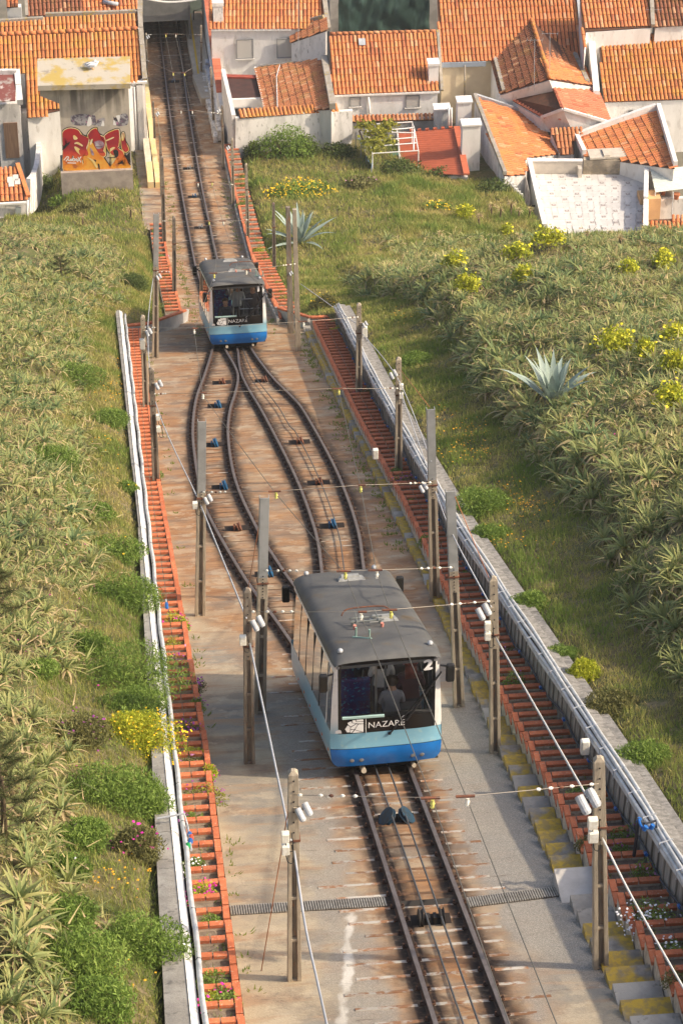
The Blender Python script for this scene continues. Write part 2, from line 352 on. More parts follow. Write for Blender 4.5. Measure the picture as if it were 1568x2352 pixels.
for y in np.arange(24,86,2.3):
    b=MB(); x=ip(y,XRW)-.03; b.lathe((x,y,zt(y)+.62+.07*math.sin(y*1.9)),[(.03,-.05),(.03,.05)],7,(0,1,-.44)); b.build('coupling',M_blue,rh)
# ---------------- stepped brick planters
M_brick=mat('red_brick',(.55,.165,.07),(.42,.115,.05),scale=5,rnd=.22,bump=.12,rough=.8,c3=(.50,.30,.2),scale3=30)
M_mortar=mat('mortar',(.50,.46,.40),(.38,.34,.29),scale=9)
M_plaster=mat('cream_plaster',(.62,.55,.45),(.45,.38,.30),scale=3,stretch=(3,3,1),c3=(.30,.25,.2),scale3=8)
M_soil=mat('planter_soil',(.16,.125,.095),(.24,.195,.15),scale=9,bump=.8,bscale=30)
CELLS={}
def brick_mesh(l,w,h):
    b=MB(); b.box((0,0,0),(w,l,h)); me=b.mesh('brick',mats=(M_brick,)); return me
def planter(key,label,y0,y1,pitch,xe,xw,side,top,limit=300):
    t=thing('brick_planter',((xe((y0+y1)/2)+xw((y0+y1)/2))/2,y0,zt(y0)),label,'planter')
    n=int((y1-y0)/pitch); sb=MB(); wl=MB(); rest=MB(); cnt=0; CELLS[key]=[]
    bl=.10; bh=.062; half=(pitch-.012)/2
    mes=brick_mesh(half-.012,bl,bh); meA={}
    for i in range(n):
        a=y0+i*pitch; z=zt(a+pitch/2)+top+R.uniform(-.008,.008); e=xe(a); w=xw(a); o=math.copysign(1,w-e); jx=R.uniform(-.007,.007)
        zb=zt(a+pitch)-.35
        wl.hexa([Vector(q) for q in ((e+.012*o,a+.003,zb),(e+.09*o,a+.003,zb),(e+.09*o,a+pitch-.003,zb),(e+.012*o,a+pitch-.003,zb),(e+.012*o,a+.003,z-bh),(e+.09*o,a+.003,z-bh),(e+.09*o,a+pitch-.003,z-bh),(e+.012*o,a+pitch-.003,z-bh))])
        wl.box((( e+.095*o+w)/2,a+pitch-.055,(z-bh+zb)/2),(abs(w-e)-.1,.085,z-bh-zb))
        sb.quad((e+.05*o,a-.02,z-.115),(w,a-.02,z-.115),(w,a+pitch-.05,z-.115),(e+.05*o,a+pitch-.05,z-.115))
        CELLS[key].append((e,w,a,a+pitch-.1,z-.115))
        bricks=[]
        for k in range(2): bricks.append((mes,Matrix.Translation((e+.05*o+jx,a+half*(k+.5)+.012*k,z-bh/2+.002))@Matrix.Rotation(R.uniform(-.012,.012),4,'Z')))
        wd=abs(w-e)-.115; q=round((wd-.012)/2,2)
        if q not in meA: meA[q]=brick_mesh(bl,q-.008,bh)
        for k in range(2): bricks.append((meA[q],Matrix.Translation((e+o*(.112+(q+.012)*(k+.5)),a+pitch-.055,z-bh/2+R.uniform(-.002,.004)))@Matrix.Rotation(R.uniform(-.01,.01),4,'Y')))
        for me,M in bricks:
            if cnt<limit: place('brick',me,t,M); cnt+=1
            else: rest.add([M@v.co for v in me.vertices],[tuple(p.vertices) for p in me.polygons])
    wl.build('planter_wall',M_plaster if side>0 else mat('planter_render',(.52,.42,.33),(.4,.3,.22),scale=3),t); sb.build('soil',M_soil,t)
    if rest.f: tag(rest.build('brick',M_brick,t),kind='stuff')
    return t
planter('L','long stepped planter of orange bricks along the left wall',24.3,88.6,.58,lambda y:ip(y,XLE),lambda y:-3.78,-1,.42)
planter('R','long stepped planter of red bricks along the tall right wall',24.4,88.2,.57,lambda y:ip(y,XRE),lambda y:ip(y,XRW)+.0,1,.45)
planter('UL','short brick planter left of the far car behind the old poles',91.5,113,.86,lambda y:-1.62,lambda y:-2.25,-1,.35)
planter('UR','narrow brick planter climbing beside the upper track on the right',90.5,127,.86,lambda y:1.93,lambda y:2.62,1,.38)
cb=thing('kerb',(1.88,108,zt(108)),'pale concrete kerb along the upper right planter','kerb')
for y in np.arange(90,126,1.5): 
    b=MB(); b.bar((1.86,y,zt(y)+.08),(1.86,y+1.47,zt(y+1.47)+.08),.09,.3); b.build('kerb_stone',M_conc,cb)
# angled brick ends of the left and right planters where the passing loop narrows
M_gw=mat('grey_render',(.46,.44,.42),(.36,.34,.32),scale=2)
for nm,lab,pts,h in (('end_wall','angled grey planter end wall with brick coping left of the far car',[(-3.78,88.9),(-2.9,89.2),(-1.5,91.8)],.5),
                 ('end_wall','angled planter end wall with brick coping right of the far car',[(3.7,88.5),(2.95,88.6),(1.95,91.2)],.5)):
    t=thing(nm,(pts[1][0],pts[1][1],zt(pts[1][1])),lab,'wall')
    for (ax,ay),(bx,by) in zip(pts,pts[1:]):
        b=MB(); b.bar((ax,ay,zt(ay)+h/2-.4),(bx,by,zt(by)+h/2-.4),.1,h+.75); b.build('wall_body',M_gw,t)
        n=max(2,int(math.hypot(bx-ax,by-ay)/.24))
        for k in range(n):
            f0,f1=k/n,(k+.94)/n; b=MB(); L=lambda f:Vector((ax+(bx-ax)*f,ay+(by-ay)*f,zt(ay+(by-ay)*f)+h+.02)); b.bar(L(f0),L(f1),.13,.065); b.build('brick',M_brick,t)
# ---------------- lichen stairs on the right
M_step=mat('lichen_concrete',(.34,.31,.27),(.20,.18,.155),scale=2.2,c3=(.56,.33,.025),scale3=2.0,bump=.4,bscale=16)
def ymat(n,l,b,mix,mr,noi,col,src): return mix(mr(noi(1.1),.39,.52),col,mix(mr(noi(9),.4,.6),(.50,.33,.045,1),(.33,.235,.08,1)))
M_step=mat('lichen_stair',(.33,.30,.26),(.19,.17,.145),scale=3,build=ymat,bump=.4,bscale=18)
st=thing('staircase',(2.4,60,zt(60)),'narrow stair of worn concrete steps stained with yellow lichen along the right planter','stairs')
y=24.; k=0
while y<88.3:
    p=.57; x0=ip(y,XST)+R.uniform(-.015,.015); x1=ip(y,XRE)-.003; z=zt(y+p/2)+.075+R.uniform(-.012,.012)
    mm=M_conc if k in (22,31,47,60,78) or R.random()<.05 else M_step
    b=MB(); b.box(((x0+x1)/2,y+p/2,z-.4),(x1-x0,p-.006,.8)); b.build('step',mm,st); y+=p; k+=1
b=MB(); x0=2.02
pl=at(1335,2045,.10); b.box((pl.x,pl.y,pl.z-.3),(.72,1.05,.62)); tag(b.build('stair_landing',mat('pale_concrete',(.50,.47,.43),(.42,.39,.35),scale=3),loc=(pl.x,pl.y,pl.z-.6)),'pale concrete landing slab in the yellow stair beside the drain grate','landing')
# ================= track
M_railside=mat('rail_rust',(.055,.032,.024),(.10,.05,.03),scale=9,rough=.8)
M_railtop=mat('rail_head',(.20,.17,.165),(.15,.12,.115),scale=2,stretch=(6,1,6),rough=.42,metal=.35,spec=.5)
M_sleep=mat('sleeper_steel',(.46,.42,.36),(.30,.15,.075),scale=4,lo=.42,hi=.58,c3=(.26,.12,.06),scale3=7,rnd=.3,bump=.2)
M_crack=mat('joint_dirt',(.10,.06,.038),(.18,.095,.05),scale=7,rnd=.3)
tr=thing('railway_track',(0,60,zt(60)),'narrow gauge steel track with a passing loop on the concrete incline','railway track')
prof=[(-.055,.004),(.055,.004),(.018,.028),(.018,.085),(.034,.095),(.034,.126),(-.034,.126),(-.034,.095),(-.018,.085),(-.018,.028)]
def rail(pts):
    b=MB(); n=len(prof)
    for i,(y,x) in enumerate(pts):
        y0,x0=pts[max(0,i-1)]; y1,x1=pts[min(len(pts)-1,i+1)]; t=Vector((x1-x0,y1-y0,0)).normalized(); nrm=Vector((t.y,-t.x,0))
        for px,ph in prof: b.v.append(Vector((x,y,zt(y)+ph))+nrm*px)
    for j in range(len(pts)-1):
        for i in range(n): b.f.append((j*n+(i+1)%n,j*n+i,(j+1)*n+i,(j+1)*n+(i+1)%n)); b.m.append(1 if i in(5,4,6) else 0)
    b.f+=[tuple(range(n)),tuple(range((len(pts)-1)*n,len(pts)*n))[::-1]]; b.m+=[0,0]
    b.build('rail',(M_railside,M_railtop),tr)
for s in STR: rail([(y,ip(y,s)) for y in np.linspace(s[0][0]+(.005 if s[0][0]>20 else 0),s[1][0]-(.005 if s[1][0]<80 else 0),26)])
for r in RC: rail(r)
clip=MB(); cnt=0
def meshbox(nm,sz,m):
    b=MB(); b.box((0,0,0),sz); return b.mesh(nm,mats=(m,))
TILT=Matrix.Rotation(-math.atan(SL),4,'X')
slm={}
def sleeper(x0,x1,y,m,hh,w=.095):
    global cnt
    k=(round(x1-x0,1),m.name,hh,w)
    if k not in slm: slm[k]=meshbox('sleeper',(k[0],w,.03),m)
    place('sleeper',slm[k],tr,Matrix.Translation(((x0+x1)/2,y,zt(y)-.015+hh))@Matrix.Rotation(-math.atan((zt(y)-zt(y+.1))*10),4,'X')); cnt+=1
y=26.
while y<147:
    if 47.5<y<83:
        l0,l1,r0,r1=[ip(y,q) for q in RC]
        if R.random()<.93: sleeper(l0+.08,l1-.08+R.uniform(-.2,.0),y+R.uniform(-.04,.04),M_crack if R.random()<.8 else M_sleep,.006,.05)
        if R.random()<.93: sleeper(r0+.08+R.uniform(0,.25),r1-.08,y+R.uniform(-.04,.04),M_crack if R.random()<.8 else M_sleep,.006,.05)
        rx=(l0,l1,r0,r1)
    else:
        near=y<47.5
        m=M_sleep if near else M_crack
        c=-.06 if near else 0
        a,b_=(R.uniform(-1.75,-1.15),R.uniform(.9,1.25)) if near or y<92 else (R.uniform(-1.35,-.8),R.uniform(.7,1.1))
        if near:
            sleeper(a,c-.62,y,m,.007); sleeper(c-.40,c+.40,y,m if R.random()<.6 or y<33 else M_crack,.007); sleeper(c+.62,b_,y,m,.007)
        else: sleeper(a,b_,y,m if R.random()<.75 else M_sleep,.006,.06)
        rx=railx(y)
    for x in rx:
        for s in (-1,1):
            if near if not 47.5<y<83 else True: clip.box((x+s*.08,y,zt(y)+.02),(.07,.06,.035)); clip.tube([(x+s*.09,y,zt(y)+.04),(x+s*.09,y,zt(y)+.085)],.016,5)
    near=y<47.5
    y+=.53 if y<90 else .62
tag(clip.build('rail_clip',M_railside,tr),kind='stuff')
# haulage cables and their sheaves
M_cable=mat('greased_cable',(.06,.065,.075),(.10,.10,.10),scale=30,rough=.5)
def wire(name,label,cat,pts,r,m,n=5,group=None):
    t=MB().tube(pts,r,n); o=t.build(name,m,None,True,loc=pts[0]); return tag(o,label,cat,group)
wire('haulage_cable','steel haulage cable left of its twin between the rails below the near car','cable',[Vector((-.19+.0*y,y,zt(y)+.17)) for y in np.arange(20,41,.8)],.017,M_cable)
wire('haulage_cable','steel haulage cable right of its twin between the rails below the near car','cable',[Vector((.03+.002*(y-30),y,zt(y)+.17)) for y in np.arange(20,41,.8)],.017,M_cable)
def rc_mid(y,a,b): return (ip(y,RC[a])+ip(y,RC[b]))/2
wire('haulage_cable','single dark haulage cable along the middle of the right loop track','cable',[Vector((rc_mid(y,2,3)+(.03 if y<70 else -.05),y,zt(y)+.10)) for y in np.arange(46,86,.8)],.016,M_cable)
M_sheave=mat('sheave_blue',(.012,.10,.22),(.02,.06,.12),scale=12,rough=.5)
M_rust=mat('rust',(.20,.075,.04),(.10,.05,.035),scale=10,rough=.85)
def sheave(u,v,label,m,tilt,dbl=False,r=.16):
    p=at(u,v,.02); t=thing('cable_sheave',p,label,'pulley','cable pulleys between the rails')
    b=MB(); b.box(p+Vector((0,.05,-.012)),(.62,.26,.03)); b.build('pit_plate',mat('pit_dark',(.022,.015,.012)),t)
    for s in ((-1,1) if dbl else (1,)):
        c=p+Vector((s*.17 if dbl else .05,0,.10)); ax=Vector((math.cos(tilt),0,s*math.sin(tilt)))
        b=MB(); b.lathe(c,[(r,-.035),(r,-.025),(r*.8,-.008),(r*.8,.008),(r,.025),(r,.035),(r*.35,.04)],16,ax); b.build('wheel',m,t,False)
        b=MB(); b.box(c+Vector((-s*.12,0,-.03)),(.05,.12,.16)); b.box(c+Vector((-s*.06,0,-.02)),(.14,.03,.03)); b.build('bracket',m,t)
sheave(911,1885,'pair of tilted blue cable pulleys in a pit just below the near car',mat('sheave_dull',(.02,.06,.10),(.03,.035,.04),scale=9,rough=.45),.75,True,.18)
sheave(990,2118,'pair of black cable pulleys in a pit below the drain grate',mat('black_iron',(.03,.027,.025),rough=.6),.05,True,.15)
for u,v,l in ((500,935,'blue cable pulley highest up in the left loop track'),(492,1024,'blue cable pulley second from the top in the left loop track'),(513,1122,'blue cable pulley beside the tall steel post in the left loop track'),(763,1211,'blue cable pulley in the right loop track above the near car'),(616,1322,'blue cable pulley in the left loop track behind the middle post')):
    sheave(u,v,l,M_sheave,.35)
for u,v,l in ((545,1217,'rusty orange cable pulley low in the left loop track'),(732,1112,'rusty brown cable pulley in the middle of the right loop track'),(688,1018,'rusty brown cable pulley higher in the right loop track'),(607,877,'small rusty roller at the top of the right loop track'),(510,881,'small rusty roller at the top of the left loop track')):
    sheave(u,v,l,M_rust,.35,r=.12)
for u,v,l in ((399,188,'small blue pulley in the track near the tunnel mouth'),(447,453,'small blue pulley in the upper track behind the far car'),(435,388,'small grey pulley pair in the upper track below the house'),(462,524,'small grey pulley pair just behind the far car')):
    sheave(u,v,l,M_sheave if 'blue' in l else mat('grey_iron',(.2,.2,.2)),.2,False,.1)
# grates and drains
M_grate=mat('galvanised',(.42,.39,.34),(.30,.27,.23),scale=9,rough=.55,metal=.4)
for (u0,v0,u1,v1,lab) in ((530,2103,890,2082,'long drain grate across the paving left of the track'),(1078,2085,1305,2056,'drain grate across the paving right of the track')):
    a=at(u0,v0,.006); c=at(u1,v1,.006); c.y=a.y+(c.y-a.y); t=thing('drain_grate',a,lab,'drain')
    wv=Vector((0,.40,-.40*SL)); d=(c-a)
    b=MB(); b.slab([a,c,c+wv,a+wv],(0,0,.006)); b.build('channel',mat('drain_dark',(.035,.03,.026)),t)
    n=int(d.length/.040); m=meshbox('slat',(.024,.42,.016),M_grate)
    for i in range(n): place('slat',m,t,Matrix.Translation(a+d*((i+.5)/n)+wv*.5+Vector((0,0,.016)))@TILT)
dr=MB(); a=at(902,2092,.0); dr.box(Vector((-.06,a.y+.12,zt(a.y+.12)-.005)),(.86,.26,.03)); 
tag(dr.build('drain_slot',mat('drain_dark',(.03,.02,.02)),loc=a),'open dark drain slot between the rails','drain')
# ================= poles, lamps and wires
M_pole=mat('pole_concrete',(.44,.37,.275),(.29,.24,.18),scale=3,stretch=(6,6,.8),c3=(.40,.34,.26),scale3=6,bump=.3,bscale=25)
M_poled=mat('pole_dirty_slot_dark',(.29,.24,.185),(.15,.125,.10),scale=2.5,stretch=(5,5,.7),c3=(.33,.17,.09),scale3=5,bump=.3,bscale=25)
M_chan=mat('zinc_channel',(.42,.42,.41),(.33,.33,.32),scale=3,rough=.55,metal=.25)
M_cer=mat('porcelain',(.82,.80,.72),(.7,.66,.55),scale=20,rough=.3)
M_yel=mat('yellow_insulator',(.62,.58,.16),rough=.4)
POLE={}
def pole(key,bu,bv,tu,tv,label,style='h',h0=0.,w=.21,dirty=False):
    p=at(bu,bv,h0); q=onY(tu,tv,p.y); q.y=p.y; t=thing('utility_pole',p,label,'pole','poles carrying the overhead wires')
    POLE[key]=(p,q); d=(q-p); L=d.length; z=d.normalized(); x=Vector((1,0,0))-z*z.x; x.normalize(); yv=z.cross(x)
    m=M_poled if dirty else M_pole; wt=w*.66; sp=.62 if style=='h' else (.9 if style=='solid' else .55)
    def P(f,ox,oy): return p+d*f+x*ox+yv*oy
    def beam(nm,f0,f1,xa0,xb0,xa1,xb1,dep0,dep1,mm):
        b=MB(); b.hexa([P(f0,xa0,-dep0/2),P(f0,xb0,-dep0/2),P(f0,xb0,dep0/2),P(f0,xa0,dep0/2),P(f1,xa1,-dep1/2),P(f1,xb1,-dep1/2),P(f1,xb1,dep1/2),P(f1,xa1,dep1/2)]); return b.build(nm,mm,t,bevel=.006)
    ww=lambda f:w+(wt-w)*f
    if style=='solid':
        beam('shaft',-.06,1,-w/2,w/2,-wt/2,wt/2,.16,.12,m)
    else:
        lg=.30
        for s in (-1,1): beam('leg',-.08,sp,s*w/2 if s<0 else s*w/2-w*lg,s*w/2+w*lg if s<0 else s*w/2,s*ww(sp)/2 if s<0 else ww(sp)/2*(1-2*lg),-ww(sp)/2*(1-2*lg) if s<0 else ww(sp)/2,.17,.15,m)
        beam('web',-.08,sp,-w*.22,w*.22,-ww(sp)*.22,ww(sp)*.22,.03,.03,M_poled)  # darker material stands in for the dark depth of the slots
        n=max(2,int(L*sp/.8))
        for i in range(n+1):
            f=sp*i/n; beam('rung',f,f+.045/L*1.2,-ww(f)*.21,ww(f)*.21,-ww(f)*.21,ww(f)*.21,.13,.13,m)
        top=1. if style=='h' else .66
        beam('head',sp,top-.001,-ww(sp)/2,ww(sp)/2,-ww(top)/2,ww(top)/2,.15,.12,m)
        if style=='h':
            b=MB(); a=wt/2; b.hexa([P(1,-a,-.06),P(1,a,-.06),P(1,a,.06),P(1,-a,.06)]+[P(1,-a*.35,-.03)+z*.06,P(1,a*.35,-.03)+z*.06,P(1,a*.35,.03)+z*.06,P(1,-a*.35,.03)+z*.06]); b.build('cap',m,t)
        hb=MB()
        for i in range(8):
            f=sp+(top-sp)*(i+.5)/8; hb.tube([P(f,0,-.08),P(f,0,-.068)],.013,6)
        hb.build('bolt_hole',M_dark,t)
        if style=='channel':
            a=.085
            for s in (-1,1): beam('channel_flange',.64,1,s*a-.006,s*a+.006,s*a-.006,s*a+.006,.12,.12,M_chan)
            b=MB(); c0=P(.64,0,-.06); b.hexa([P(.64,-a+.007,-.062),P(.64,a-.007,-.062),P(.64,a-.007,-.05),P(.64,-a+.007,-.05),P(1,-a+.007,-.062),P(1,a-.007,-.062),P(1,a-.007,-.05),P(1,-a+.007,-.05)]); b.build('channel_web',M_chan,t)
        f=.70 if style!='channel' else .62
        b=MB(); b.box(P(f,0,0),(ww(f)+.03,.17,.035)); b.build('clamp',M_rust,t)
    return t
pole('a',378,575,372,362,'slim dirty pole behind the steel post left of the upper track',w=.2,dirty=True)
pole('b',357,822,359,490,'grey steel topped post left of the far car','channel',w=.24)
pole('c',401,690,400,500,'dark pole standing alone in the left planter beyond the far car',w=.19,dirty=True)
pole('d',336,939,328,728,'concrete pole with a grey box in the left planter beside the far car',h0=.35)
pole('e',359,1109,348,849,'concrete pole rising from the left planter halfway along the passing loop',h0=.35,dirty=True)
pole('f',460,1413,464,965,'tall post with a zinc upper half left of the passing loop','channel',w=.24)
pole('g',597,1637,607,1140,'rust stained post with a zinc upper half touching the loop track','channel',w=.24)
pole('h',573,1752,568,1357,'concrete pole left of the near car with a pointed top',dirty=True)
pole('i',676,2250,673,1775,'concrete pole at the bottom standing in the paving left of the track')
pole('j',998,1380,988,937,'post with a wide zinc upper half rising from the yellow stair','channel',w=.24)
pole('k',1053,1622,1033,1125,'orange stained post with a zinc top right of the near car roof','channel',w=.22)
pole('l',1136,1727,1132,1330,'concrete pole with lamps standing at the foot of the stair right of the near car')
pole('m',1378,2222,1374,1745,'largest concrete pole at the lower right beside the landing slab',w=.23)
pole('n',915,1085,915,825,'concrete pole in the right planter halfway along the passing loop',h0=.4)
pole('o',824,905,824,700,'concrete pole with a white box in the right planter near its upper end',h0=.4)
pole('p',668,765,661,475,'grey weathered post leaning just right of the far car','solid',w=.23,dirty=True)
pole('q',685,806,676,480,'rust streaked square post right of the far car','solid',w=.2)
pole('r',630,640,628,468,'thin concrete pole in front of the upper agave',w=.17,dirty=True)
pole('s',570,560,565,378,'concrete pole beside the upper right planter below the garden wall',w=.17)
pole('t',536,475,533,320,'concrete pole on the kerb beyond the upper agave',w=.16)
pole('u',513,388,510,245,'thin concrete pole at the corner of the white house',w=.15,dirty=True)
pole('v',492,292,484,155,'thin grey pole in front of the blue door',w=.15)
pole('w',357,345,352,235,'dark slim pole against the yellow wall nearest the house',w=.15,dirty=True)
pole('x',372,450,368,312,'concrete pole in front of the end of the yellow wall',w=.16,dirty=True)
pole('y',338,180,336,78,'thin pole in front of the tunnel mouth on its left',w=.14)
pole('z',463,180,462,60,'thin pole in front of the tunnel mouth on its right',w=.14)
M_lamp=mat('lamp_white',(.48,.49,.50),(.36,.37,.38),scale=10,rough=.35)
M_lens=mat('lamp_lens',(.55,.58,.60),rough=.15,spec=.6)
def lamp(k,u,v,label,s=1.,dirx=.7):
    s*=.62
    p=onY(u,v,POLE[k][0].y-.14); t=thing('floodlight',p,label,'floodlight','floodlights on the poles')
    ax=Vector((.5*dirx,-.66,-.55)).normalized()
    for i in (-1,1):
        c=p+Vector((.085*i*s,.02*i,.05*i*s)); b=MB(); b.lathe(c,[(.055*s,-.17*s),(.085*s,-.16*s),(.085*s,.13*s),(.07*s,.16*s)],12,ax); b.build('housing',M_lamp,t,False)
        b=MB(); b.lathe(c,[(.066*s,.161*s),(.05*s,.18*s)],10,ax); b.build('lens',M_lens,t)
    pp,q=POLE[k]; f=max(0,min(1,(p.z-pp.z)/(q.z-pp.z))); c=pp+(q-pp)*f
    b=MB(); b.bar(p+Vector((0,.06,0)),c+Vector((0,-.06,.02)),.03,.03); b.build('bracket',M_pole,t)
for a in (('d',342,763,'double floodlight on the pole beside the far car on the left',.9),('e',365,884,'double floodlight on the left pole beside the top of the loop',.9),('f',478,1147,'double floodlight on the tall zinc post left of the loop',.8),('h',592,1432,'double floodlight on the pole left of the near car',1.,),('i',698,1865,'double floodlight on the pole at the bottom left of the track',.95),
          ('m',1350,1840,'big double floodlight on the largest pole at the lower right',1.35),('l',1110,1405,'double floodlight on the pole right of the near car',1.1),('n',903,860,'double floodlight on the right pole beside the agave bank',.9),('o',838,745,'double floodlight on the topmost pole of the right planter',.7),('b',365,636,'double floodlight on the steel post left of the upper track',.8),('p',668,628,'small floodlight on the weathered post right of the far car',.6),('j',972,1120,'floodlight on the zinc topped post beside the stair',.8),
          ('x',362,262,'small floodlight high on the pole by the yellow wall',.8),('y',340,85,'small floodlight on the pole left of the tunnel mouth',.8),('u',502,255,'small floodlight on the pole at the white house corner',.8),('t',524,340,'small floodlight on the pole beyond the upper agave',.8)):
    lamp(*a)
def jbox(k,u,v,label,sz=(.11,.09,.17),m=None):
    p=onY(u,v,POLE[k][0].y-.11); t=thing('junction_box',p,label,'box','junction boxes on the poles')
    b=MB(); b.box(p,sz); b.build('case',m or M_cer,t,bevel=.012); b=MB(); b.box(p+Vector((0,-sz[1]/2-.006,0)),(sz[0]*.86,.01,sz[2]*.86)); b.build('lid',m or M_cer,t)
    b=MB(); b.tube(catmull([p+Vector((0,0,-sz[2]/2)),p+Vector((.03,-.03,-sz[2]/2-.14)),p+Vector((.11,.0,-.26)),p+Vector((.09,.02,.05))],4),.008,5); b.build('lead',M_dark,t,True)
for a in (('d',327,790,'tall grey box on the pole beside the far car',(.16,.1,.36),mat('box_grey',(.52,.51,.47),rough=.5)),('o',837,762,'tall cream box on the topmost pole of the right planter',(.17,.1,.36),M_cer),('e',363,958,'upper cream box on the left loop pole',),('e',364,985,'lower cream box on the left loop pole'),
          ('i',655,1922,'upper cream box on the pole at the bottom left'),('i',656,1950,'lower cream box on the pole at the bottom left'),('m',1360,1890,'upper cream box on the largest pole at the lower right',(.14,.1,.18)),('m',1361,1920,'lower cream box on the largest pole at the lower right',(.14,.1,.2)),
          ('l',1119,1437,'upper cream box on the pole right of the near car'),('l',1119,1460,'lower cream box on the pole right of the near car'),('h',558,1470,'cream box on the pole left of the near car',(.12,.09,.2)),('n',921,888,'upper white box on the right pole beside the agave bank'),('n',921,908,'lower white box on the right pole beside the agave bank'),('f',448,1160,'cream box on the tall zinc post left of the loop')):
    jbox(*a)
M_wire=mat('trolley_wire',(.16,.15,.13),rough=.5,metal=.3)
M_grey=mat('grey_cable',(.42,.43,.45),rough=.5)
def wpts(l,h): return [at(u,v,h) for u,v in l]
def sagline(pts,n=8,sag=.03):
    out=[]
    for a,b in zip(pts,pts[1:]):
        for i in range(n):
            f=i/n; p=a.lerp(b,f); p.z-=sag*(b-a).length*.25*4*f*(1-f)*.2; out.append(p)
    return out+[pts[-1]]
HW=3.75
wA=[(1192,2420),(993,1838),(829,1412),(793,1318),(634,1134),(466,907),(446,759),(492,632),(497,604),(480,512),(455,424),(416,257),(398,171),(381,82)]
wB=[(1305,2420),(1073,1838),(898,1408),(865,1316),(828,1120),(778,898),(697,744),(566,625),(546,598),(513,512),(487,423),(442,258),(424,172),(404,82)]
wire('overhead_wire','left trolley wire running down above the track','wire',sagline(wpts(wA,HW)),.0075,M_wire)
wire('overhead_wire','right trolley wire running down above the track','wire',sagline(wpts(wB,HW)),.0075,M_wire)
def span(lp,rp,ins,label):     # ends: (pole key,u,v)
    a=onY(lp[1],lp[2],POLE[lp[0]][0].y-.08); b_=onY(rp[1],rp[2],POLE[rp[0]][0].y-.08)
    pts=[a]+[at(u,v,HW+.16) for u,v in ins]+[b_]; t=thing('span_wire',a,label,'wire','span wires holding the trolley wires')
    b=MB(); b.tube(sagline(pts,4),.0055,4); b.build('strand',mat('span_rope',(.36,.31,.25),rough=.6),t,True)
    for (u,v) in ins:
        p=at(u,v,HW+.16); b=MB(); b.lathe(p+Vector((0,0,-.17)),[(.012,-.03),(.035,0),(.022,.03),(.038,.06),(.024,.10),(.03,.14)],8); b.build('insulator',M_cer if R.random()<.6 else M_yel,t)
        b=MB(); b.bar(p+Vector((-.16 if R.random()<.7 else -.05,0,.0)),p+Vector((.10,0,-.01)),.035,.025); b.build('hanger',M_rust,t)
    for (e,f) in ((pts[0],pts[1]),(pts[-1],pts[-2])):
        L=(f-e).length; dn=(f-e).normalized()
        for s in (.12,.45,.62,.8,1.0): 
            if s<L*.8:
                b=MB(); b.lathe(e+dn*s,[(.012,-.035),(.026,-.01),(.026,.01),(.012,.035)],6,dn); b.build('egg_insulator',M_cer if s!=.62 else M_rust,t)
for a in ((('i',672,1826),('m',1374,1800),[(993,1832),(1073,1828)],'span wire with white insulators across the track below the near car'),(('h',570,1405),('l',1132,1380),[(829,1405),(898,1400)],'span wire over the front half of the near car roof'),(('g',604,1311),('k',1043,1303),[(793,1311),(865,1309)],'span wire over the rear end of the near car roof'),
          (('f',462,1131),('j',993,1108),[(634,1128),(828,1114)],'span wire across the middle of the passing loop'),(('e',353,905),('n',915,892),[(466,902),(778,892)],'span wire across the upper end of the passing loop'),(('d',331,752),('o',824,728),[(446,754),(697,738)],'span wire just uphill of the far car front'),(('b',359,624),('q',680,606),[(492,627),(566,619)],'span wire over the middle of the far car roof'),
          (('a',374,508),('s',568,505),[(480,507),(513,507)],'span wire across the upper track behind the far car'),(('x',370,420),('t',535,424),[(455,419),(487,418)],'span wire across the upper track below the yellow wall'),(('w',354,250),('u',511,262),[(416,253),(442,253)],'span wire across the upper track between the houses'),(('y',337,138),('z',463,142),[(398,166),(424,167)],'span wire in front of the tunnel mouth'),(('y',336,80),('z',462,80),[(381,78),(404,78)],'span wire under the tunnel roof edge')):
    span(*a)
def polewire(lst,label,r,m): wire('service_cable',label,'cable',catmull([onY(u,v,POLE[k][0].y-.12) for k,u,v in lst],8),r,m)
polewire([('b',352,640),('d',340,760),('e',358,925),('f',452,1140)],'grey service cable sagging between the upper left poles',.014,M_grey)
polewire([('f',461,1160),('h',566,1420)],'grey service cable sagging between the zinc post and the pole left of the near car',.016,M_grey)
polewire([('h',574,1478),('i',668,1930)],'grey service cable sagging past the near car on the left',.018,M_grey)
i0=POLE['i'][0]; wire('service_cable','grey service cable dropping from the bottom left pole out of the picture','cable',catmull([onY(676,1955,i0.y-.12),onY(700,2120,i0.y-1.6),onY(730,2260,i0.y-3.6),onY(752,2360,i0.y-5.5)],8),.018,M_grey)
polewire([('q',690,652),('o',816,742)],'grey service cable from the square post to the right planter pole',.013,M_grey)
polewire([('o',830,765),('n',912,868),('j',990,1060)],'grey service cable sagging along the right loop poles',.013,M_grey)
polewire([('n',920,900),('j',1000,1130),('k',1040,1230),('l',1128,1395)],'second grey service cable sagging over the right planter',.013,M_grey)
polewire([('l',1138,1465),('m',1348,1832)],'pale service cable sagging over the right planter to the largest pole',.017,mat('pale_cable',(.55,.55,.53),rough=.45))
m0=POLE['m'][0]; wire('service_cable','pale service cable leaving the largest pole at the lower right','cable',catmull([onY(1382,1925,m0.y-.1),onY(1450,2060,m0.y-1.2),onY(1580,2290,m0.y-3.2)],8),.017,mat('pale_cable',(.5,.5,.5)))
M_guy=mat('orange_guy',(.42,.16,.07),rough=.6)
def guy(k,u,v,bu,bv,label,h=0): wire('guy_wire',label,'wire',[onY(u,v,POLE[k][0].y),at(bu,bv,h)],.008,M_guy)
guy('g',603,1157,566,1375,'orange guy wire from the zinc post down to the next pole',1.9)
guy('j',1000,930,1066,1025,'orange guy wire slanting away from the right zinc post',1.2) if False else None
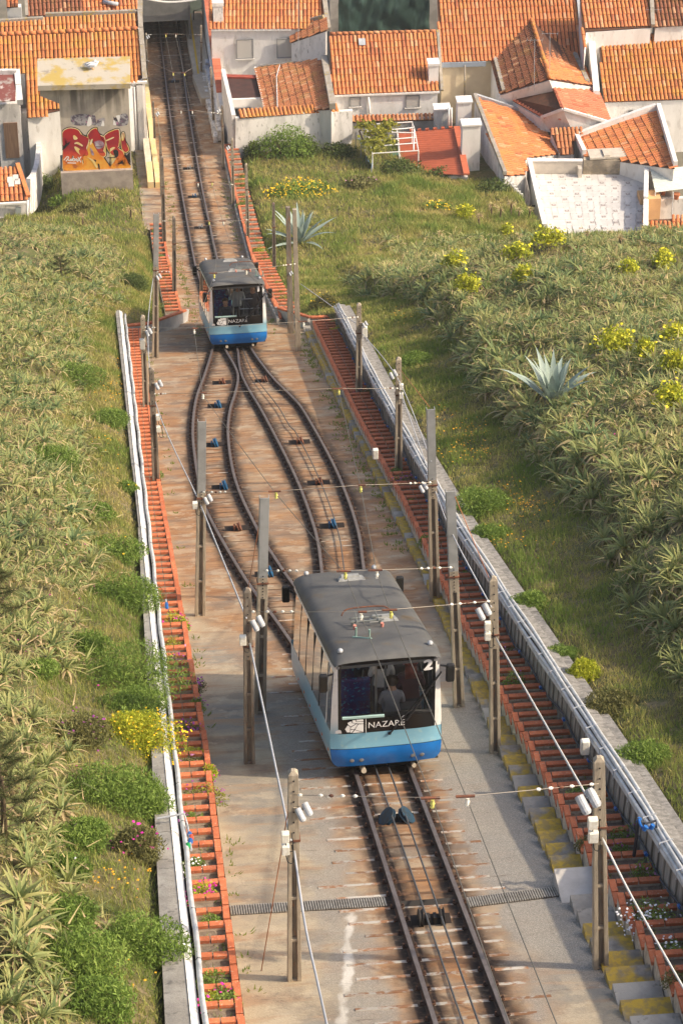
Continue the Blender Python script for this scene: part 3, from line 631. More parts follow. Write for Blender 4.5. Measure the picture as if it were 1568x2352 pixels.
guy('n',918,848,986,935,'rusty guy wire from the right loop pole to the zinc post',3.6)
guy('k',1040,1130,1125,1335,'rusty guy wire from the orange stained post to the lamp pole',3.4)
guy('i',667,1830,600,2230,'thin orange guy wire from the bottom left pole to the paving')
guy('b',366,640,345,735,'thin orange guy wire by the left steel post')
wire('overhead_wire','dark wire crossing in front of the tunnel mouth','wire',catmull([onY(337,160,141),onY(400,152,141),onY(455,150,141),onY(484,142,141)],6),.012,M_dark)
# blue stand pipe on the right wall
p=at(1468,1905,1.2); t=thing('standpipe',p,'black and blue water stand pipe rising over the right wall','pipe')
b=MB(); a0=at(1455,1965,.55); b.tube([a0,at(1466,1882,1.5)],.03,8); b.build('riser',mat('pipe_black',(.03,.035,.05),rough=.5),t); 
b=MB(); b.tube(catmull([at(1466,1882,1.5),at(1470,1895,1.45),at(1478,1902,1.42),at(1500,1900,1.4)],5),.022,8); b.build('bend',M_blue,t,True)
b=MB(); b.tube([at(1478,1892,1.42),at(1505,1885,1.4),at(1506,1900,1.36)],.02,8); b.build('outlet',mat('pipe_black',(.03,.03,.04)),t)
for u,v in ((1466,1884),(1480,1902),(1496,1899)): b=MB(); b.lathe(at(u,v,1.43),[(.036,-.04),(.036,.04)],8,(.4,0,1)); b.build('coupling',M_blue,t)
for k,(u,v,l) in enumerate(((1343,1715,'white junction box on the conduits of the right wall'),(862,1042,'small white junction box on the upper conduits of the right wall'))):
    p=at(u,v,1.15); t=thing('junction_box',p,l,'box'); b=MB(); b.box(p,(.14,.13,.30)); b.build('case',M_cer,t,bevel=.02)
    b=MB(); b.box(p+Vector((-.076,0,0)),(.01,.11,.26)); b.build('lid',M_cer,t)
for u,v,h in ((848,2287,0),):
    pass
# valve cluster on the left wall
p=at(426,1905,.95); t=thing('irrigation_valve',p,'pipe elbow with blue and green valves on the left wall','valve')
b=MB(); b.tube([p+Vector((-.45,.25,.05)),p+Vector((0,.25,.12)),p+Vector((.04,.1,.0)),p+Vector((.06,-.9,.36))],.018,7); b.build('pipe',M_grey,t)
for i,(dx,dy,m) in enumerate(((.10,-.25,M_blue),(.12,-.38,mat('valve_red',(.6,.1,.05))),(.10,-.55,M_blue),(.05,-.75,mat('valve_green',(.02,.3,.08))))):
    b=MB(); b.lathe(p+Vector((dx-.04,dy,SL*-dy+.0)),[(.02,-.06),(.04,-.05),(.04,.05),(.02,.06)],8,(0,1,-.4)); b.build('valve_body',m,t)
p=at(368,1392,.9); t=thing('irrigation_valve',p,'small blue valve on the left wall behind the flowering bush','valve'); b=MB(); b.lathe(p+Vector((.14,0,0)),[(.02,-.2),(.04,-.15),(.04,.15),(.02,.2)],8,(0,1,-.4)); b.build('valve_body',M_blue,t); b=MB(); b.tube([p+Vector((.14,.2,-.09)),p+Vector((.14,.5,-.22))],.02,6); b.build('pipe',M_grey,t)
# ================= the two cars and their passengers
def gridobj(name,P,m,parent,attrs=None,smooth=True):
    n=len(P); k=len(P[0]); V=[tuple(p) for r in P for p in r]; F=[(j*k+i,j*k+i+1,(j+1)*k+i+1,(j+1)*k+i) for j in range(n-1) for i in range(k-1)]
    return np_mesh(name,V,F,m,attrs,kind=None,smooth=smooth,parent=parent)
def text_mesh(s,size):
    c=bpy.data.curves.new('lettering','FONT'); c.body=s; c.size=size; c.resolution_u=3; c.fill_mode='FRONT'
    o=bpy.data.objects.new('lettering',c); COL.objects.link(o); bpy.context.view_layer.update()
    me=bpy.data.meshes.new_from_object(o.evaluated_get(bpy.context.evaluated_depsgraph_get())); bpy.data.objects.remove(o); return me
def paint(n,l,b,mix,mr,noi,col,src):
    h=attr(n,'hgt'); c=mix(mr(h,.95,1.5),(.24,.47,.58,1),(.80,.79,.76,1)); c=mix(mr(h,.80,.5),c,(.42,.54,.60,1))
    return mix(scl(n,l,mr(noi(7),.55,.75),.35),c,(.42,.40,.36,1))
M_paint=mat('car_paint',(.5,.6,.6),build=paint,rough=.32,spec=.5)
M_lblue=mat('light_blue_paint',(.19,.43,.57),(.23,.46,.58),scale=2,rough=.3,spec=.5,c3=(.30,.50,.56),scale3=9)
M_dblue=mat('royal_blue_paint',(.008,.16,.50),(.006,.12,.40),scale=2,rough=.28,spec=.5)
M_carwhite=mat('car_white',(.80,.79,.76),(.72,.70,.66),scale=3,rough=.32,spec=.5)
M_roof=mat('roof_grey',(.085,.085,.084),(.125,.122,.115),scale=1.4,c3=(.13,.10,.065),scale3=1.3,rough=.62,bump=.25,bscale=60)
M_black=mat('screen_black',(.006,.006,.007),rough=.22,spec=.5)
M_print=mat('white_print',(.82,.81,.79),rough=.5)
G_front=glass('windscreen_glass',(.90,.92,.92),ior=1.33); G_side=glass('side_glass',(.55,.57,.57),ior=1.55)
M_int=mat('interior_dark',(.06,.06,.065),(.09,.09,.09),scale=4)
M_rail=mat('handrail',(.45,.46,.47),rough=.3,metal=.7)
def seatpat(n,l,b,mix,mr,noi,col,src):
    return mix(mr(noi(15,2),.60,.64),mix(mr(noi(9),.45,.55),(.05,.03,.16,1),(.03,.05,.22,1)),(.06,.25,.45,1))
M_seat=mat('seat_fabric',(.05,.03,.16),build=seatpat,rough=.9)
M_alu=mat('vent_alu',(.46,.46,.44),(.34,.34,.32),scale=12,rough=.5,metal=.3)
SKIN=mat('skin',(.52,.30,.20),rough=.6)
def person(p,label,pose,cloth,legs,hair,face=-1,lean=0.,s=1.,longhair=False,arm='lap'):
    """one skinned body: seated or standing, facing uphill (face=-1) or downhill (face=1)"""
    t=thing('person',p,label,'person'); p=Vector(p); F=face
    def q(x,y,z): return Vector((x*s+lean*z*s*.3,y*F*s,z*s))
    J={};E=[];RR={}
    def j(k,x,y,z,r,par=None):
        J[k]=q(x,y,z); RR[k]=r*s
        if par: E.append((par,k))
    b=.95 if pose=='stand' else .50
    j('pel',0,0,b,.145); j('sp',0,.02,b+.22,.135,'pel'); j('ch',0,.0,b+.42,.155,'sp'); j('nk',0,.01,b+.58,.062,'ch'); j('hd0',0,.03,b+.66,.088,'nk'); j('hd1',0,.035,b+.76,.098,'hd0'); j('hd2',0,.03,b+.83,.075,'hd1')
    for k,sg in (('l',-1),('r',1)):
        j(k+'sh',sg*.17,0,b+.48,.072,'ch'); 
        if arm=='up' and sg>0: j(k+'el',sg*.30,.08,b+.62,.05,k+'sh'); j(k+'wr',sg*.24,.14,b+.88,.036,k+'el'); j(k+'ha',sg*.23,.15,b+.98,.04,k+'wr')
        else: j(k+'el',sg*.235,.04,b+.22,.05,k+'sh'); j(k+'wr',sg*.15,.24,b+.12,.036,k+'el'); j(k+'ha',sg*.10,.31,b+.10,.04,k+'wr')
        if pose=='sit': j(k+'hp',sg*.10,.03,b-.02,.10,'pel'); j(k+'kn',sg*.12,.42,b+.0,.075,k+'hp'); j(k+'an',sg*.12,.42,.08,.045,k+'kn'); j(k+'ft',sg*.12,.56,.04,.04,k+'an')
        else: j(k+'hp',sg*.10,0,b-.06,.10,'pel'); j(k+'kn',sg*.11,.02,.5,.07,k+'hp'); j(k+'an',sg*.11,0,.08,.045,k+'kn'); j(k+'ft',sg*.12,.15,.04,.04,k+'an')
    ks=list(J); me=bpy.data.meshes.new('body'); me.from_pydata([tuple(J[k]) for k in ks],[(ks.index(a),ks.index(c)) for a,c in E],[])
    o=bpy.data.objects.new('body',me); COL.objects.link(o); o.parent=t
    sk=o.modifiers.new('skin','SKIN'); o.modifiers.new('sub','SUBSURF').levels=1; o.modifiers['sub'].render_levels=1
    me.attributes.get('skin')
    if not me.skin_vertices: 
        bpy.context.view_layer.objects.active=o
    for i,k in enumerate(ks):
        sv=me.skin_vertices[0].data[i]; sv.radius=(RR[k],RR[k]*(.78 if k in('pel','sp','ch') else 1)); sv.use_root=(k=='pel')
    nm='clothes_%.2f_%.2f_%.2f_%.2f'%(cloth[0],cloth[2],legs[0],b)
    def bd(n,l,bb,mix,mr,noi,col,src):
        tc=n.new('ShaderNodeTexCoord'); sp=n.new('ShaderNodeSeparateXYZ'); l.new(tc.outputs['Object'],sp.inputs[0])
        c=mix(mr(sp.outputs['Z'],(b-.02)*s,(b+.02)*s),tuple(legs)+(1,),tuple(cloth)+(1,)); return mix(mr(sp.outputs['Z'],(b+.575)*s,(b+.585)*s),c,(.50,.29,.20,1))
    me.materials.append(mat(nm,cloth,build=bd,rough=.85)); 
    hb=MB(); c=p+q(0,.012,b+.785)
    rows=[]
    for a in range(7):
        th=a/6*rad(118); rows.append((.118*s*math.sin(th)+.002,.118*s*math.cos(th)))
    hb.lathe(c,rows[::-1],12); hb.v=[c+((v-c) if (v-c).y*F<.03*s or (v-c).z>.045*s else Vector(((v-c).x,.05*F*s,(v-c).z*.4+.07*s))) for v in hb.v]
    if longhair: hb.box(p+q(0,-.075,b+.62),(.2*s,.07*s,.26*s))
    hb.build('hair',mat('hair_%.2f_%.2f'%(hair[0],hair[2]),hair,rough=.6),t,True)
    fb=MB(); 
    for sx in (-.038,.038): fb.lathe(p+q(sx,.128,b+.745),[(.011*s,0),(.011*s,.006)],6,(0,F,0))
    fb.build('eyes',mat('eye_dark',(.02,.015,.01)),t); nb=MB(); nb.lathe(p+q(0,.128,b+.70),[(.016*s,-.02*s),(.010*s,.025*s)],6); nb.build('nose',SKIN,t,True)
    mb=MB(); mb.box(p+q(0,.122,b+.668),(.05*s,.02,.012)); mb.build('mouth',mat('lip',(.35,.12,.10)),t)
    return t
def car(Y0,xc,psi,label,num,hi,roofitems):
    L=5.95; base=Vector((xc,Y0,zt(Y0))); cs,sn=math.cos(psi),math.sin(psi)
    def P(x,s,h): return base+Vector((x*cs-s*sn,x*sn+s*cs,-SL*s+h))
    t=thing('funicular_car',base,label,'funicular car','funicular cars')
    HWd=[(.30,.84),(.36,.93),(.46,.99),(.75,1.01),(1.1,1.008),(1.9,.975),(2.66,.925)]
    hw=lambda h:ip(h,HWd)
    def sf(x,h): return .015+.10*abs(x/1.0)**5+.05*max(0,h-1.05)/1.6-.05*math.exp(-((h-.55)/.22)**2)
    def fgrid(nm,x0,x1,h0,h1,m,off=0.,nx=15,nh=5,full=False):
        rows=[];H=[]
        for a in range(nh):
            h=h0+(h1-h0)*a/(nh-1); r=[]
            for i in range(nx):
                f=i/(nx-1); X0=x0 if x0 is not None else -hw(h); X1=x1 if x1 is not None else hw(h); x=X0+(X1-X0)*f
                r.append(P(x,sf(x,h)+off,h)); H.append(h)
            rows.append(r)
        return gridobj(nm,rows,m,t,dict(hgt=H))
    fgrid('bumper',None,None,.33,.73,M_dblue,nh=9); fgrid('front_panel',None,None,.742,1.085,M_lblue)
    fgrid('pillar',None,-.87,1.088,2.70,M_paint,nx=6,nh=9); fgrid('pillar',.875,None,1.088,2.70,M_carwhite if num=='2' else M_paint,nx=6,nh=9)
    fgrid('screen_surround',-.868,.873,1.09,1.42,M_black,-.004); fgrid('screen_surround',-.868,.873,2.645,2.73,M_black,-.004,nh=3)
    fgrid('screen_surround',-.868,-.815,1.42,2.645,M_black,-.004,nx=3); fgrid('screen_surround',.82,.873,1.42,2.645,M_black,-.004,nx=3)
    fgrid('windscreen',-.815,.82,1.42,2.645,G_front,-.003)
    b=MB(); b.hexa([P(-.95,.06,.32),P(.95,.06,.32),P(.93,L-.1,.32),P(-.93,L-.1,.32),P(-.95,.06,.36),P(.95,.06,.36),P(.93,L-.1,.36),P(-.93,L-.1,.36)]); b.build('underside',M_int,t)
    # sides
    wins=[(.20,.62),(.68,1.52),(1.58,2.40),(2.46,3.30),(3.36,4.20),(4.26,5.05)]; wins=[(a*1.11,c*1.11) for a,c in wins]
    for sg in (-1,1):
        rows=[];H=[]
        for h in (.30,.36,.46,.75,.95,1.15): rows.append([P(sg*hw(h),.11+(L-.15)*i/16,h) for i in range(17)]); H+=[h]*17
        gridobj('side_panel',rows,M_paint,t,dict(hgt=H))
        rows=[];H=[]
        for h in (2.48,2.58,2.70): rows.append([P(sg*hw(h),.11+(L-.15)*i/8,h) for i in range(9)]); H+=[h]*9
        gridobj('cant_rail',rows,M_carwhite,t,dict(hgt=H))
        for (a,c) in wins:
            rows=[[P(sg*(hw(h)-.004),a+(c-a)*i/3,h) for i in range(4)] for h in (1.15,1.5,2.0,2.48)]
            o=gridobj('side_window',rows,G_side,t)
        for i in range(len(wins)-1):
            a,c=wins[i][1],wins[i+1][0]; b=MB(); mm=M_carwhite if i==0 else M_dark
            b.hexa([P(sg*(hw(1.12)-.03),a,1.12),P(sg*(hw(1.12)+.004),a,1.12),P(sg*(hw(1.12)+.004),c,1.12),P(sg*(hw(1.12)-.03),c,1.12),P(sg*(hw(2.5)-.03),a,2.5),P(sg*(hw(2.5)+.004),a,2.5),P(sg*(hw(2.5)+.004),c,2.5),P(sg*(hw(2.5)-.03),c,2.5)]); b.build('window_post',mm,t)
        for s_ in (.735,2.70):       # door seals run to the sill
            for d in (0,.95):
                b=MB(); b.bar(P(sg*(hw(.42)+.012),s_+d,.42),P(sg*(hw(2.5)+.012),s_+d,2.5),.022,.022); b.build('door_seal',M_dark,t)
        for k in range(6):
            b=MB(); c=P(sg*(hw(.62)+.004),.4+k*.88,.62); b.box(c,(.016,.05,.035)); b.build('marker_lamp',mat('amber',(.75,.2,.02),rough=.3),t)
    rows=[[P(-hw(h)+2*hw(h)*i/6,L,h) for i in range(7)] for h in (.3,.8,1.2)]; gridobj('rear_panel',rows,M_lblue,t)
    rows=[[P(-hw(h)+2*hw(h)*i/6,L,h) for i in range(7)] for h in (1.2,2.0,2.68)]; gridobj('rear_window',rows,G_side,t)
    # roof
    rows=[]
    for a in range(25):
        f=a/24; s_=-.04+(L+.10)*(.5-.5*math.cos(math.pi*f)); g=(max(0,1-abs((s_-L/2)/(L/2+.061))**14))**.5; r=[]
        for i in range(21):
            x=.975*math.sin((i/20-.5)*math.pi); e=(max(0,1-abs(x/.977)**9))**.5
            xx=x*(1-.05*(1-g)); r.append(P(xx,s_+.02*(abs(x)**4)*(1 if s_<1 else -1),2.67+.26*min(e,1)*g-.03*x*x))
        rows.append(r)
    gridobj('roof',rows,M_roof,t)
    b=MB(); b.hexa([P(-.9,.1,2.56),P(.9,.1,2.56),P(.9,L-.05,2.56),P(-.9,L-.05,2.56),P(-.9,.1,2.62),P(.9,.1,2.62),P(.9,L-.05,2.62),P(-.9,L-.05,2.62)]); b.build('ceiling',mat('ceiling_grey',(.25,.25,.25)),t)
    top=lambda x:2.67+.26*(max(0,1-abs(x/.977)**9))**.5-.03*x*x
    for (x,s_,w,l) in roofitems['vents']:
        z=top(x); b=MB(); b.hexa([P(x-w,s_-l,z-.01),P(x+w,s_-l,z-.01),P(x+w*.9,s_+l,z-.01),P(x-w*.9,s_+l,z-.01),P(x-w*.9,s_-l*.8,z+.05),P(x+w*.9,s_-l*.8,z+.05),P(x+w*.8,s_+l*.8,z+.05),P(x-w*.8,s_+l*.8,z+.05)]); v=b.build('roof_vent',M_alu,t)
        b=MB(); b.hexa([P(x-w*.75,s_-l*.3,z+.052),P(x+w*.6,s_-l*.3,z+.052),P(x+w*.6,s_+l*.9,z+.052),P(x-w*.75,s_+l*.9,z+.052),P(x-w*.7,s_-l*.2,z+.10),P(x+w*.55,s_-l*.2,z+.10),P(x+w*.55,s_+l*.8,z+.10),P(x-w*.7,s_+l*.8,z+.10)]); b.build('vent_cover',M_alu,t)
    for x,s_ in ((-.80,.30),(.80,.30),(-.72,L-.25),(.62,L-.25)):
        b=MB(); b.lathe(P(x,s_,top(x)-.005),[(.05,0),(.05,.03),(.035,.055),(.01,.065)],10); b.build('roof_lamp',M_lamp,t,True)
    # pantograph
    px,ps=roofitems['panto']; z=top(px); b=MB()
    for a in (-.25,.25): b.tube([P(px+a,ps,z),P(px+a,ps,z+.10)],.03,7)
    for d in (-.12,.12): b.tube([P(px-.3,ps+d,z+.12),P(px+.3,ps+d,z+.12)],.018,6)
    for a in (-.2,.2): b.tube([P(px+a,ps-.2,z+.12),P(px+a*.9,ps+.25,z+.24)],.014,5)
    pg=b.build('pantograph',mat('panto_iron',(.16,.17,.16),rough=.5),t)
    b=MB(); b.tube(catmull([P(px-.45,ps+.05,z+.22),P(px-.35,ps+.12,z+.33),P(px,ps+.15,z+.35),P(px+.35,ps+.12,z+.33),P(px+.45,ps+.05,z+.22)],5),.015,6); b.build('collector_bow',M_rust,pg,True)
    for a in (-.25,.25): b=MB(); b.lathe(P(px+a,ps-.25,z),[(.03,0),(.03,.09)],8); b.build('end_stop',mat('pink_stop',(.55,.22,.17)),pg)
    b=MB(); gx,gs=roofitems['bracket']
    b.tube([P(gx,gs,top(gx)),P(gx,gs,top(gx)+.22)],.02,6); b.tube([P(gx+.22,gs-.15,top(gx)),P(gx+.22,gs-.15,top(gx)+.2)],.02,6); b.tube([P(gx-.06,gs,top(gx)+.01),P(gx+.25,gs-.2,top(gx)+.01)],.018,6); b.build('roof_bracket',mat('bracket_green',(.22,.33,.28),rough=.6),t)
    # writing on the screen
    def flat(nm,tris,m,x0,h0,off=-.010):
        b=MB(); 
        for ps_ in tris: b.poly([P(x0+x,sf(x0+x,h0+y)+off,h0+y) for x,y in ps_])
        return b.build(nm,m,t)
    me=text_mesh('NAZARÉ',.205); w=max(v.co.x for v in me.vertices); k=.665/w
    flat('lettering',[[(me.vertices[i].co.x*k,me.vertices[i].co.y*k*1.08) for i in pl.vertices] for pl in me.polygons],M_print,-.345,1.19); flat('lettering',[[(.278,.175),(.300,.175),(.345,.222),(.315,.222)]],M_print,0-.015,1.19)
    me=text_mesh(num,.31); bold=MB()
    for dx,dy in ((0,0),(.020,0),(-.020,0),(.008,.014),(-.008,-.014)): flat('car_number',[[(me.vertices[i].co.x+dx,me.vertices[i].co.y+dy) for i in pl.vertices] for pl in me.polygons],M_print,.655,2.395,-.010-.0006*(dx*100+dy*60+2))
    u=lambda L_:[((x-787)/485.,(1518-y)/398.) for x,y in L_]
    for nm,pl in (('emblem',[(606,1477),(629,1443),(651,1461),(647,1508),(622,1506)]),('emblem',[(633,1437),(627,1423),(650,1411),(664,1411),(664,1424),(700,1433),(654,1457)]),('emblem',[(668,1421),(672,1400),(700,1400),(700,1418),(766,1421),(766,1437),(708,1431)]),('emblem',[(706,1397),(764,1397),(766,1416),(706,1414)]),
               ('emblem',[(656,1463),(704,1437),(716,1440),(686,1484),(656,1480)]),('emblem',[(653,1485),(684,1489),(664,1512),(651,1511)]),('emblem',[(722,1440),(766,1442),(766,1512),(740,1505),(692,1487)]),('emblem',[(690,1491),(738,1509),(766,1516),(670,1516)]),('emblem',[(522,1516),(527,1492),(558,1482),(573,1490),(578,1516)]),('emblem',[(784,1382),(789,1382),(789,1526),(784,1526)])):
        flat(nm,[u(pl)[::-1] if False else u(pl)],M_print,-.378+.0,1.10)
    b=MB(); b.bar(P(.05,sf(.05,1.05)-.035,1.03),P(.90,sf(.9,2.2)-.03,2.18),.022,.022); b.bar(P(.35,sf(.3,1.5)-.05,1.30),P(.97,sf(.9,2.3)-.05,2.32),.014,.03); wp=b.build('wiper',M_dark,t)
    b=MB(); b.lathe(P(.05,sf(.05,1.03)-.005,1.03),[(.035,-.05),(.03,.02)],8,(0,-1,0)); b.build('wiper_pivot',M_dark,wp)
    b=MB(); b.bar(P(-.80,sf(.8,1.46)-.02,1.455),P(-.05,sf(0,1.46)-.03,1.455),.03,.045); b.build('dash_bar',mat('pale_bar',(.42,.60,.56),rough=.4),t)
    for x,h in ((-.63,.47),(-.46,.47),(.47,.47),(.64,.47)):
        b=MB(); b.lathe(P(x,sf(x,h)+.005,h),[(.045,0),(.04,.010),(.025,.014)],10,(0,-1,0)); b.build('headlight',mat('headlamp',(.20,.20,.20),rough=.25),t)
    for sg,s_,m in ((-1,.12,M_dark),(1,.10,M_dark),(-1,L-.25,M_dark),(1,L-.25,M_dark)):
        b=MB(); c=P(sg*1.13,s_-.03,2.28 if s_<1 else 2.46); b.box(c,(.16,.09,.40)); mo=b.build('mirror',M_dark,t,bevel=.04)
        b=MB(); b.box(c+Vector((0,-.048,0)),(.12,.006,.33)); b.build('mirror_glass',mat('mirror_face',(.35,.35,.35) if sg>0 else (.05,.05,.05),rough=.08,metal=.8),mo)
        b=MB(); b.tube([c+Vector((0,.02,.12)),P(sg*.96,s_+.04,2.44)],.018,6); b.build('mirror_arm',M_dark,mo)
    b=MB(); b.hexa([P(-.62,.35,.10),P(.62,.35,.10),P(.62,L-.4,.10),P(-.62,L-.4,.10),P(-.7,.3,.32),P(.7,.3,.32),P(.7,L-.35,.32),P(-.7,L-.35,.32)]); b.build('underframe',mat('frame_black',(.012,.011,.01)),t)
    for s_ in (.75,L-.85):
        for sg in (-1,1): b=MB(); b.lathe(P(sg*.5,s_,.25),[(.19,-.06),(.19,.03),(.22,.035),(.22,.06)],14,(1,0,0)); b.build('wheel',M_railside,t)
    b=MB(); b.tube([P(-.42,.16,.22),P(-.42,-.06,.22)],.05,8); b.tube([P(.50,.16,.22),P(.50,-.02,.22)],.04,8); b.build('buffer',mat('buffer_cream',(.42,.36,.27)),t)
    # inside
    b=MB(); b.hexa([P(-.9,.1,.62),P(.9,.1,.62),P(.9,L-.1,.62),P(-.9,L-.1,.62),P(-.9,.1,.66),P(.9,.1,.66),P(.9,L-.1,.66),P(-.9,L-.1,.66)]); b.build('floor',M_int,t)
    for sg,s_ in ((-.5,.95),(-.5,2.2),(-.5,3.9),(.5,1.5),(.5,2.8),(.5,4.0)):
        m=M_seat if sg<0 else mat('seat_grey',(.16,.17,.19),rough=.8)
        c=P(sg,s_,0); z0=c.z+.66
        b=MB(); b.box((c.x,c.y,z0+.42),(.72,.45,.12)); so_=b.build('seat',m,t,bevel=.03)
        b=MB(); b.box((c.x,c.y+.25,z0+.78),(.72,.09,.72)); b.build('seat_back',m,so_,bevel=.03)
    hr=MB()
    for x,s_ in ((-.12,.55),(.12,1.0),(.32,1.7),(-.1,2.4)): hr.tube([P(x,s_,.66),P(x,s_,2.56)],.02,7)
    hr.tube([P(.12,1.0,1.55),P(.85,1.0,1.55)],.018,6); hr.tube([P(.12,1.0,1.95),P(.6,1.0,1.95)],.018,6); hr.build('handrail',M_rail,t)
    b=MB(); b.hexa([P(-.84,.16,.66),P(.86,.16,.66),P(.86,.42,.66),P(-.84,.42,.66),P(-.84,.14,1.38),P(.86,.14,1.38),P(.86,.36,1.38),P(-.84,.36,1.38)]); b.build('dashboard',M_int,t)
    return t,P
c2,P2=car(39.08,-.005,rad(2.3),'blue and white funicular car number 2, nearer of the two, with a dark grey roof','2',0,dict(vents=[(.06,4.95,.27,.13),(.22,1.95,.27,.13)],panto=(-.12,1.75),bracket=(-.42,1.0)))
c1,P1=car(84.75,.08,rad(1.0),'blue and white funicular car number 1, farther up at the top of the passing loop','1',0,dict(vents=[(.10,4.75,.27,.15),(.12,2.1,.30,.15)],panto=(.35,2.1),bracket=(.72,.75)))
def seat_at(P,x,s): v=P(x,s,0); return Vector((v.x,v.y,v.z+.665))
dk=(.05,.055,.075)
person(seat_at(P1,-.38,.78)+Vector((0,0,.02)),'seated passenger in a dark coat behind the screen of car number 1','sit',dk,dk,(.05,.03,.02),-1)
person(seat_at(P1,-.02,1.6),'standing passenger in a pale grey jacket leaning inside car number 1','stand',(.48,.50,.50),(.02,.02,.03),(.04,.03,.02),1,.35)
person(seat_at(P1,.62,1.25),'passenger with dark hair at the right of the screen of car number 1','stand',(.07,.07,.09),dk,(.05,.035,.025),-1,0,.98)
person(seat_at(P1,.35,2.75),'seated passenger behind the handrail in car number 1','sit',(.09,.05,.05),dk,(.04,.025,.02),-1)
person(seat_at(P2,.10,1.30)+Vector((0,0,.12)),'passenger in a white top standing at the middle handrail of car number 2','stand',(.80,.78,.75),(.10,.10,.12),(.05,.03,.02),1,0,.92,True)
person(seat_at(P2,.55,.85)+Vector((0,0,.30)),'passenger with long reddish hair seated at the right of car number 2','sit',(.10,.05,.065),dk,(.22,.06,.05),1,0,1.05,True)
person(seat_at(P2,.70,1.95)+Vector((0,0,.42)),'passenger in a pink top standing at the back right of car number 2','stand',(.70,.25,.33),(.06,.06,.08),(.04,.025,.02),-1,0,.95)
person(seat_at(P2,.20,.72)+Vector((0,0,.10)),'small passenger with a dark ponytail seated in the middle of car number 2','sit',(.30,.30,.33),dk,(.05,.03,.025),1,0,.92)
person(seat_at(P2,-.14,2.0)+Vector((0,0,.40)),'passenger in a dark patterned top standing at the back left of car number 2','stand',(.14,.20,.28),dk,(.04,.025,.02),-1,0,.92)
# ================= the town at the foot of the incline
def tilebd(a,b2,lich,dark):
    def f(n,l,b,mix,mr,noi,col,src):
        oi=n.new('ShaderNodeObjectInfo'); at_=attr(n,'tone'); r=madd(n,l,oi.outputs['Random'],at_)
        fr=n.new('ShaderNodeMath'); fr.operation='FRACT'; l.new(r,fr.inputs[0])
        c=mix(fr.outputs[0],tuple(a)+(1,),tuple(b2)+(1,)); c=mix(scl(n,l,mr(fr.outputs[0],.90,.93),.6),c,(.60,.34,.19,1)); c=mix(scl(n,l,mr(fr.outputs[0],.11,.08),.6),c,(.24,.085,.045,1)); c=mix(scl(n,l,mr(noi(1.6),.48,.64),.55),c,tuple(lich)+(1,)); c=mix(scl(n,l,mr(noi(6),.50,.66),.35),c,tuple(dark)+(1,))
        mp=n.new('ShaderNodeTexNoise'); mp.inputs['Scale'].default_value=14; l.new(src,mp.inputs['Vector']); return mix(scl(n,l,mr(mp.outputs['Fac'],.62,.7),.4),c,(.6,.38,.22,1))
    return f
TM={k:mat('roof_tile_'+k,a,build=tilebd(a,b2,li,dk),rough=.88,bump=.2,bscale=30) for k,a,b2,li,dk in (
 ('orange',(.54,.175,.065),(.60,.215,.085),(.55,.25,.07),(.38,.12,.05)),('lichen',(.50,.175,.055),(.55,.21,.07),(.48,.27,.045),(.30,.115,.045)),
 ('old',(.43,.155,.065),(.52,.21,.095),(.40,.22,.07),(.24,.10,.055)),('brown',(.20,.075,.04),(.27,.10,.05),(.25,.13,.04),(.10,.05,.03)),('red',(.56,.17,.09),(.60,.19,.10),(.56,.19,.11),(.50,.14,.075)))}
UNDER=mat('roof_underlay',(.12,.05,.03),(.08,.04,.025),scale=4)
TMESH={}
def tile_mesh(cp,rp_,k):
    key=(round(cp,3),round(rp_,3),k)
    if key in TMESH: return TMESH[key]
    b=MB(); r=cp*.40; L=rp_*1.16; n=5; V=[]
    for j,(y,rr,dz) in enumerate(((-L/2,r*1.08,.022),(L/2,r*.9,-.004))):
        for i in range(n+1):
            a=math.pi*i/n; V.append((-math.cos(a)*rr,y,math.sin(a)*rr*.72+dz))
    F=[(i,i+1,n+2+i,n+1+i) for i in range(n)]
    V+=[(x*.78,y,z-.02) for x,y,z in V[:n+1]]; m=2*(n+1); F+=[(m+i,m+i+1,i+1,i) for i in range(n)]
    b.add(V,F); me=b.mesh('roof_tile',smooth=False,mats=(TM[k],)); TMESH[key]=me; return me
def inpoly(x,y,P):
    c=False; n=len(P)
    for i in range(n):
        (x1,y1),(x2,y2)=P[i],P[(i+1)%n]
        if (y1>y)!=(y2>y) and x<(x2-x1)*(y-y1)/(y2-y1)+x1: c=not c
    return c
class Plane:
    def __init__(s,p0,p1,slope=None,p2=None):     # p0->p1 along the eave; up the slope is to the left of it seen from above
        s.o=Vector(p0); s.e=(Vector(p1)-s.o).normalized()
        if p2 is not None: d=Vector(p2)-s.o; s.s=(d-s.e*d.dot(s.e)).normalized()
        else:
            h=Vector((-s.e.y,s.e.x,0)).normalized(); q=h+Vector((0,0,slope)); s.s=(q-s.e*q.dot(s.e)).normalized()
        s.n=s.e.cross(s.s)
        if s.n.z<0: s.n=-s.n
    def px(s,u,v):
        r=ray(u,v); return CAM+r*((s.o-CAM).dot(s.n)/r.dot(s.n))
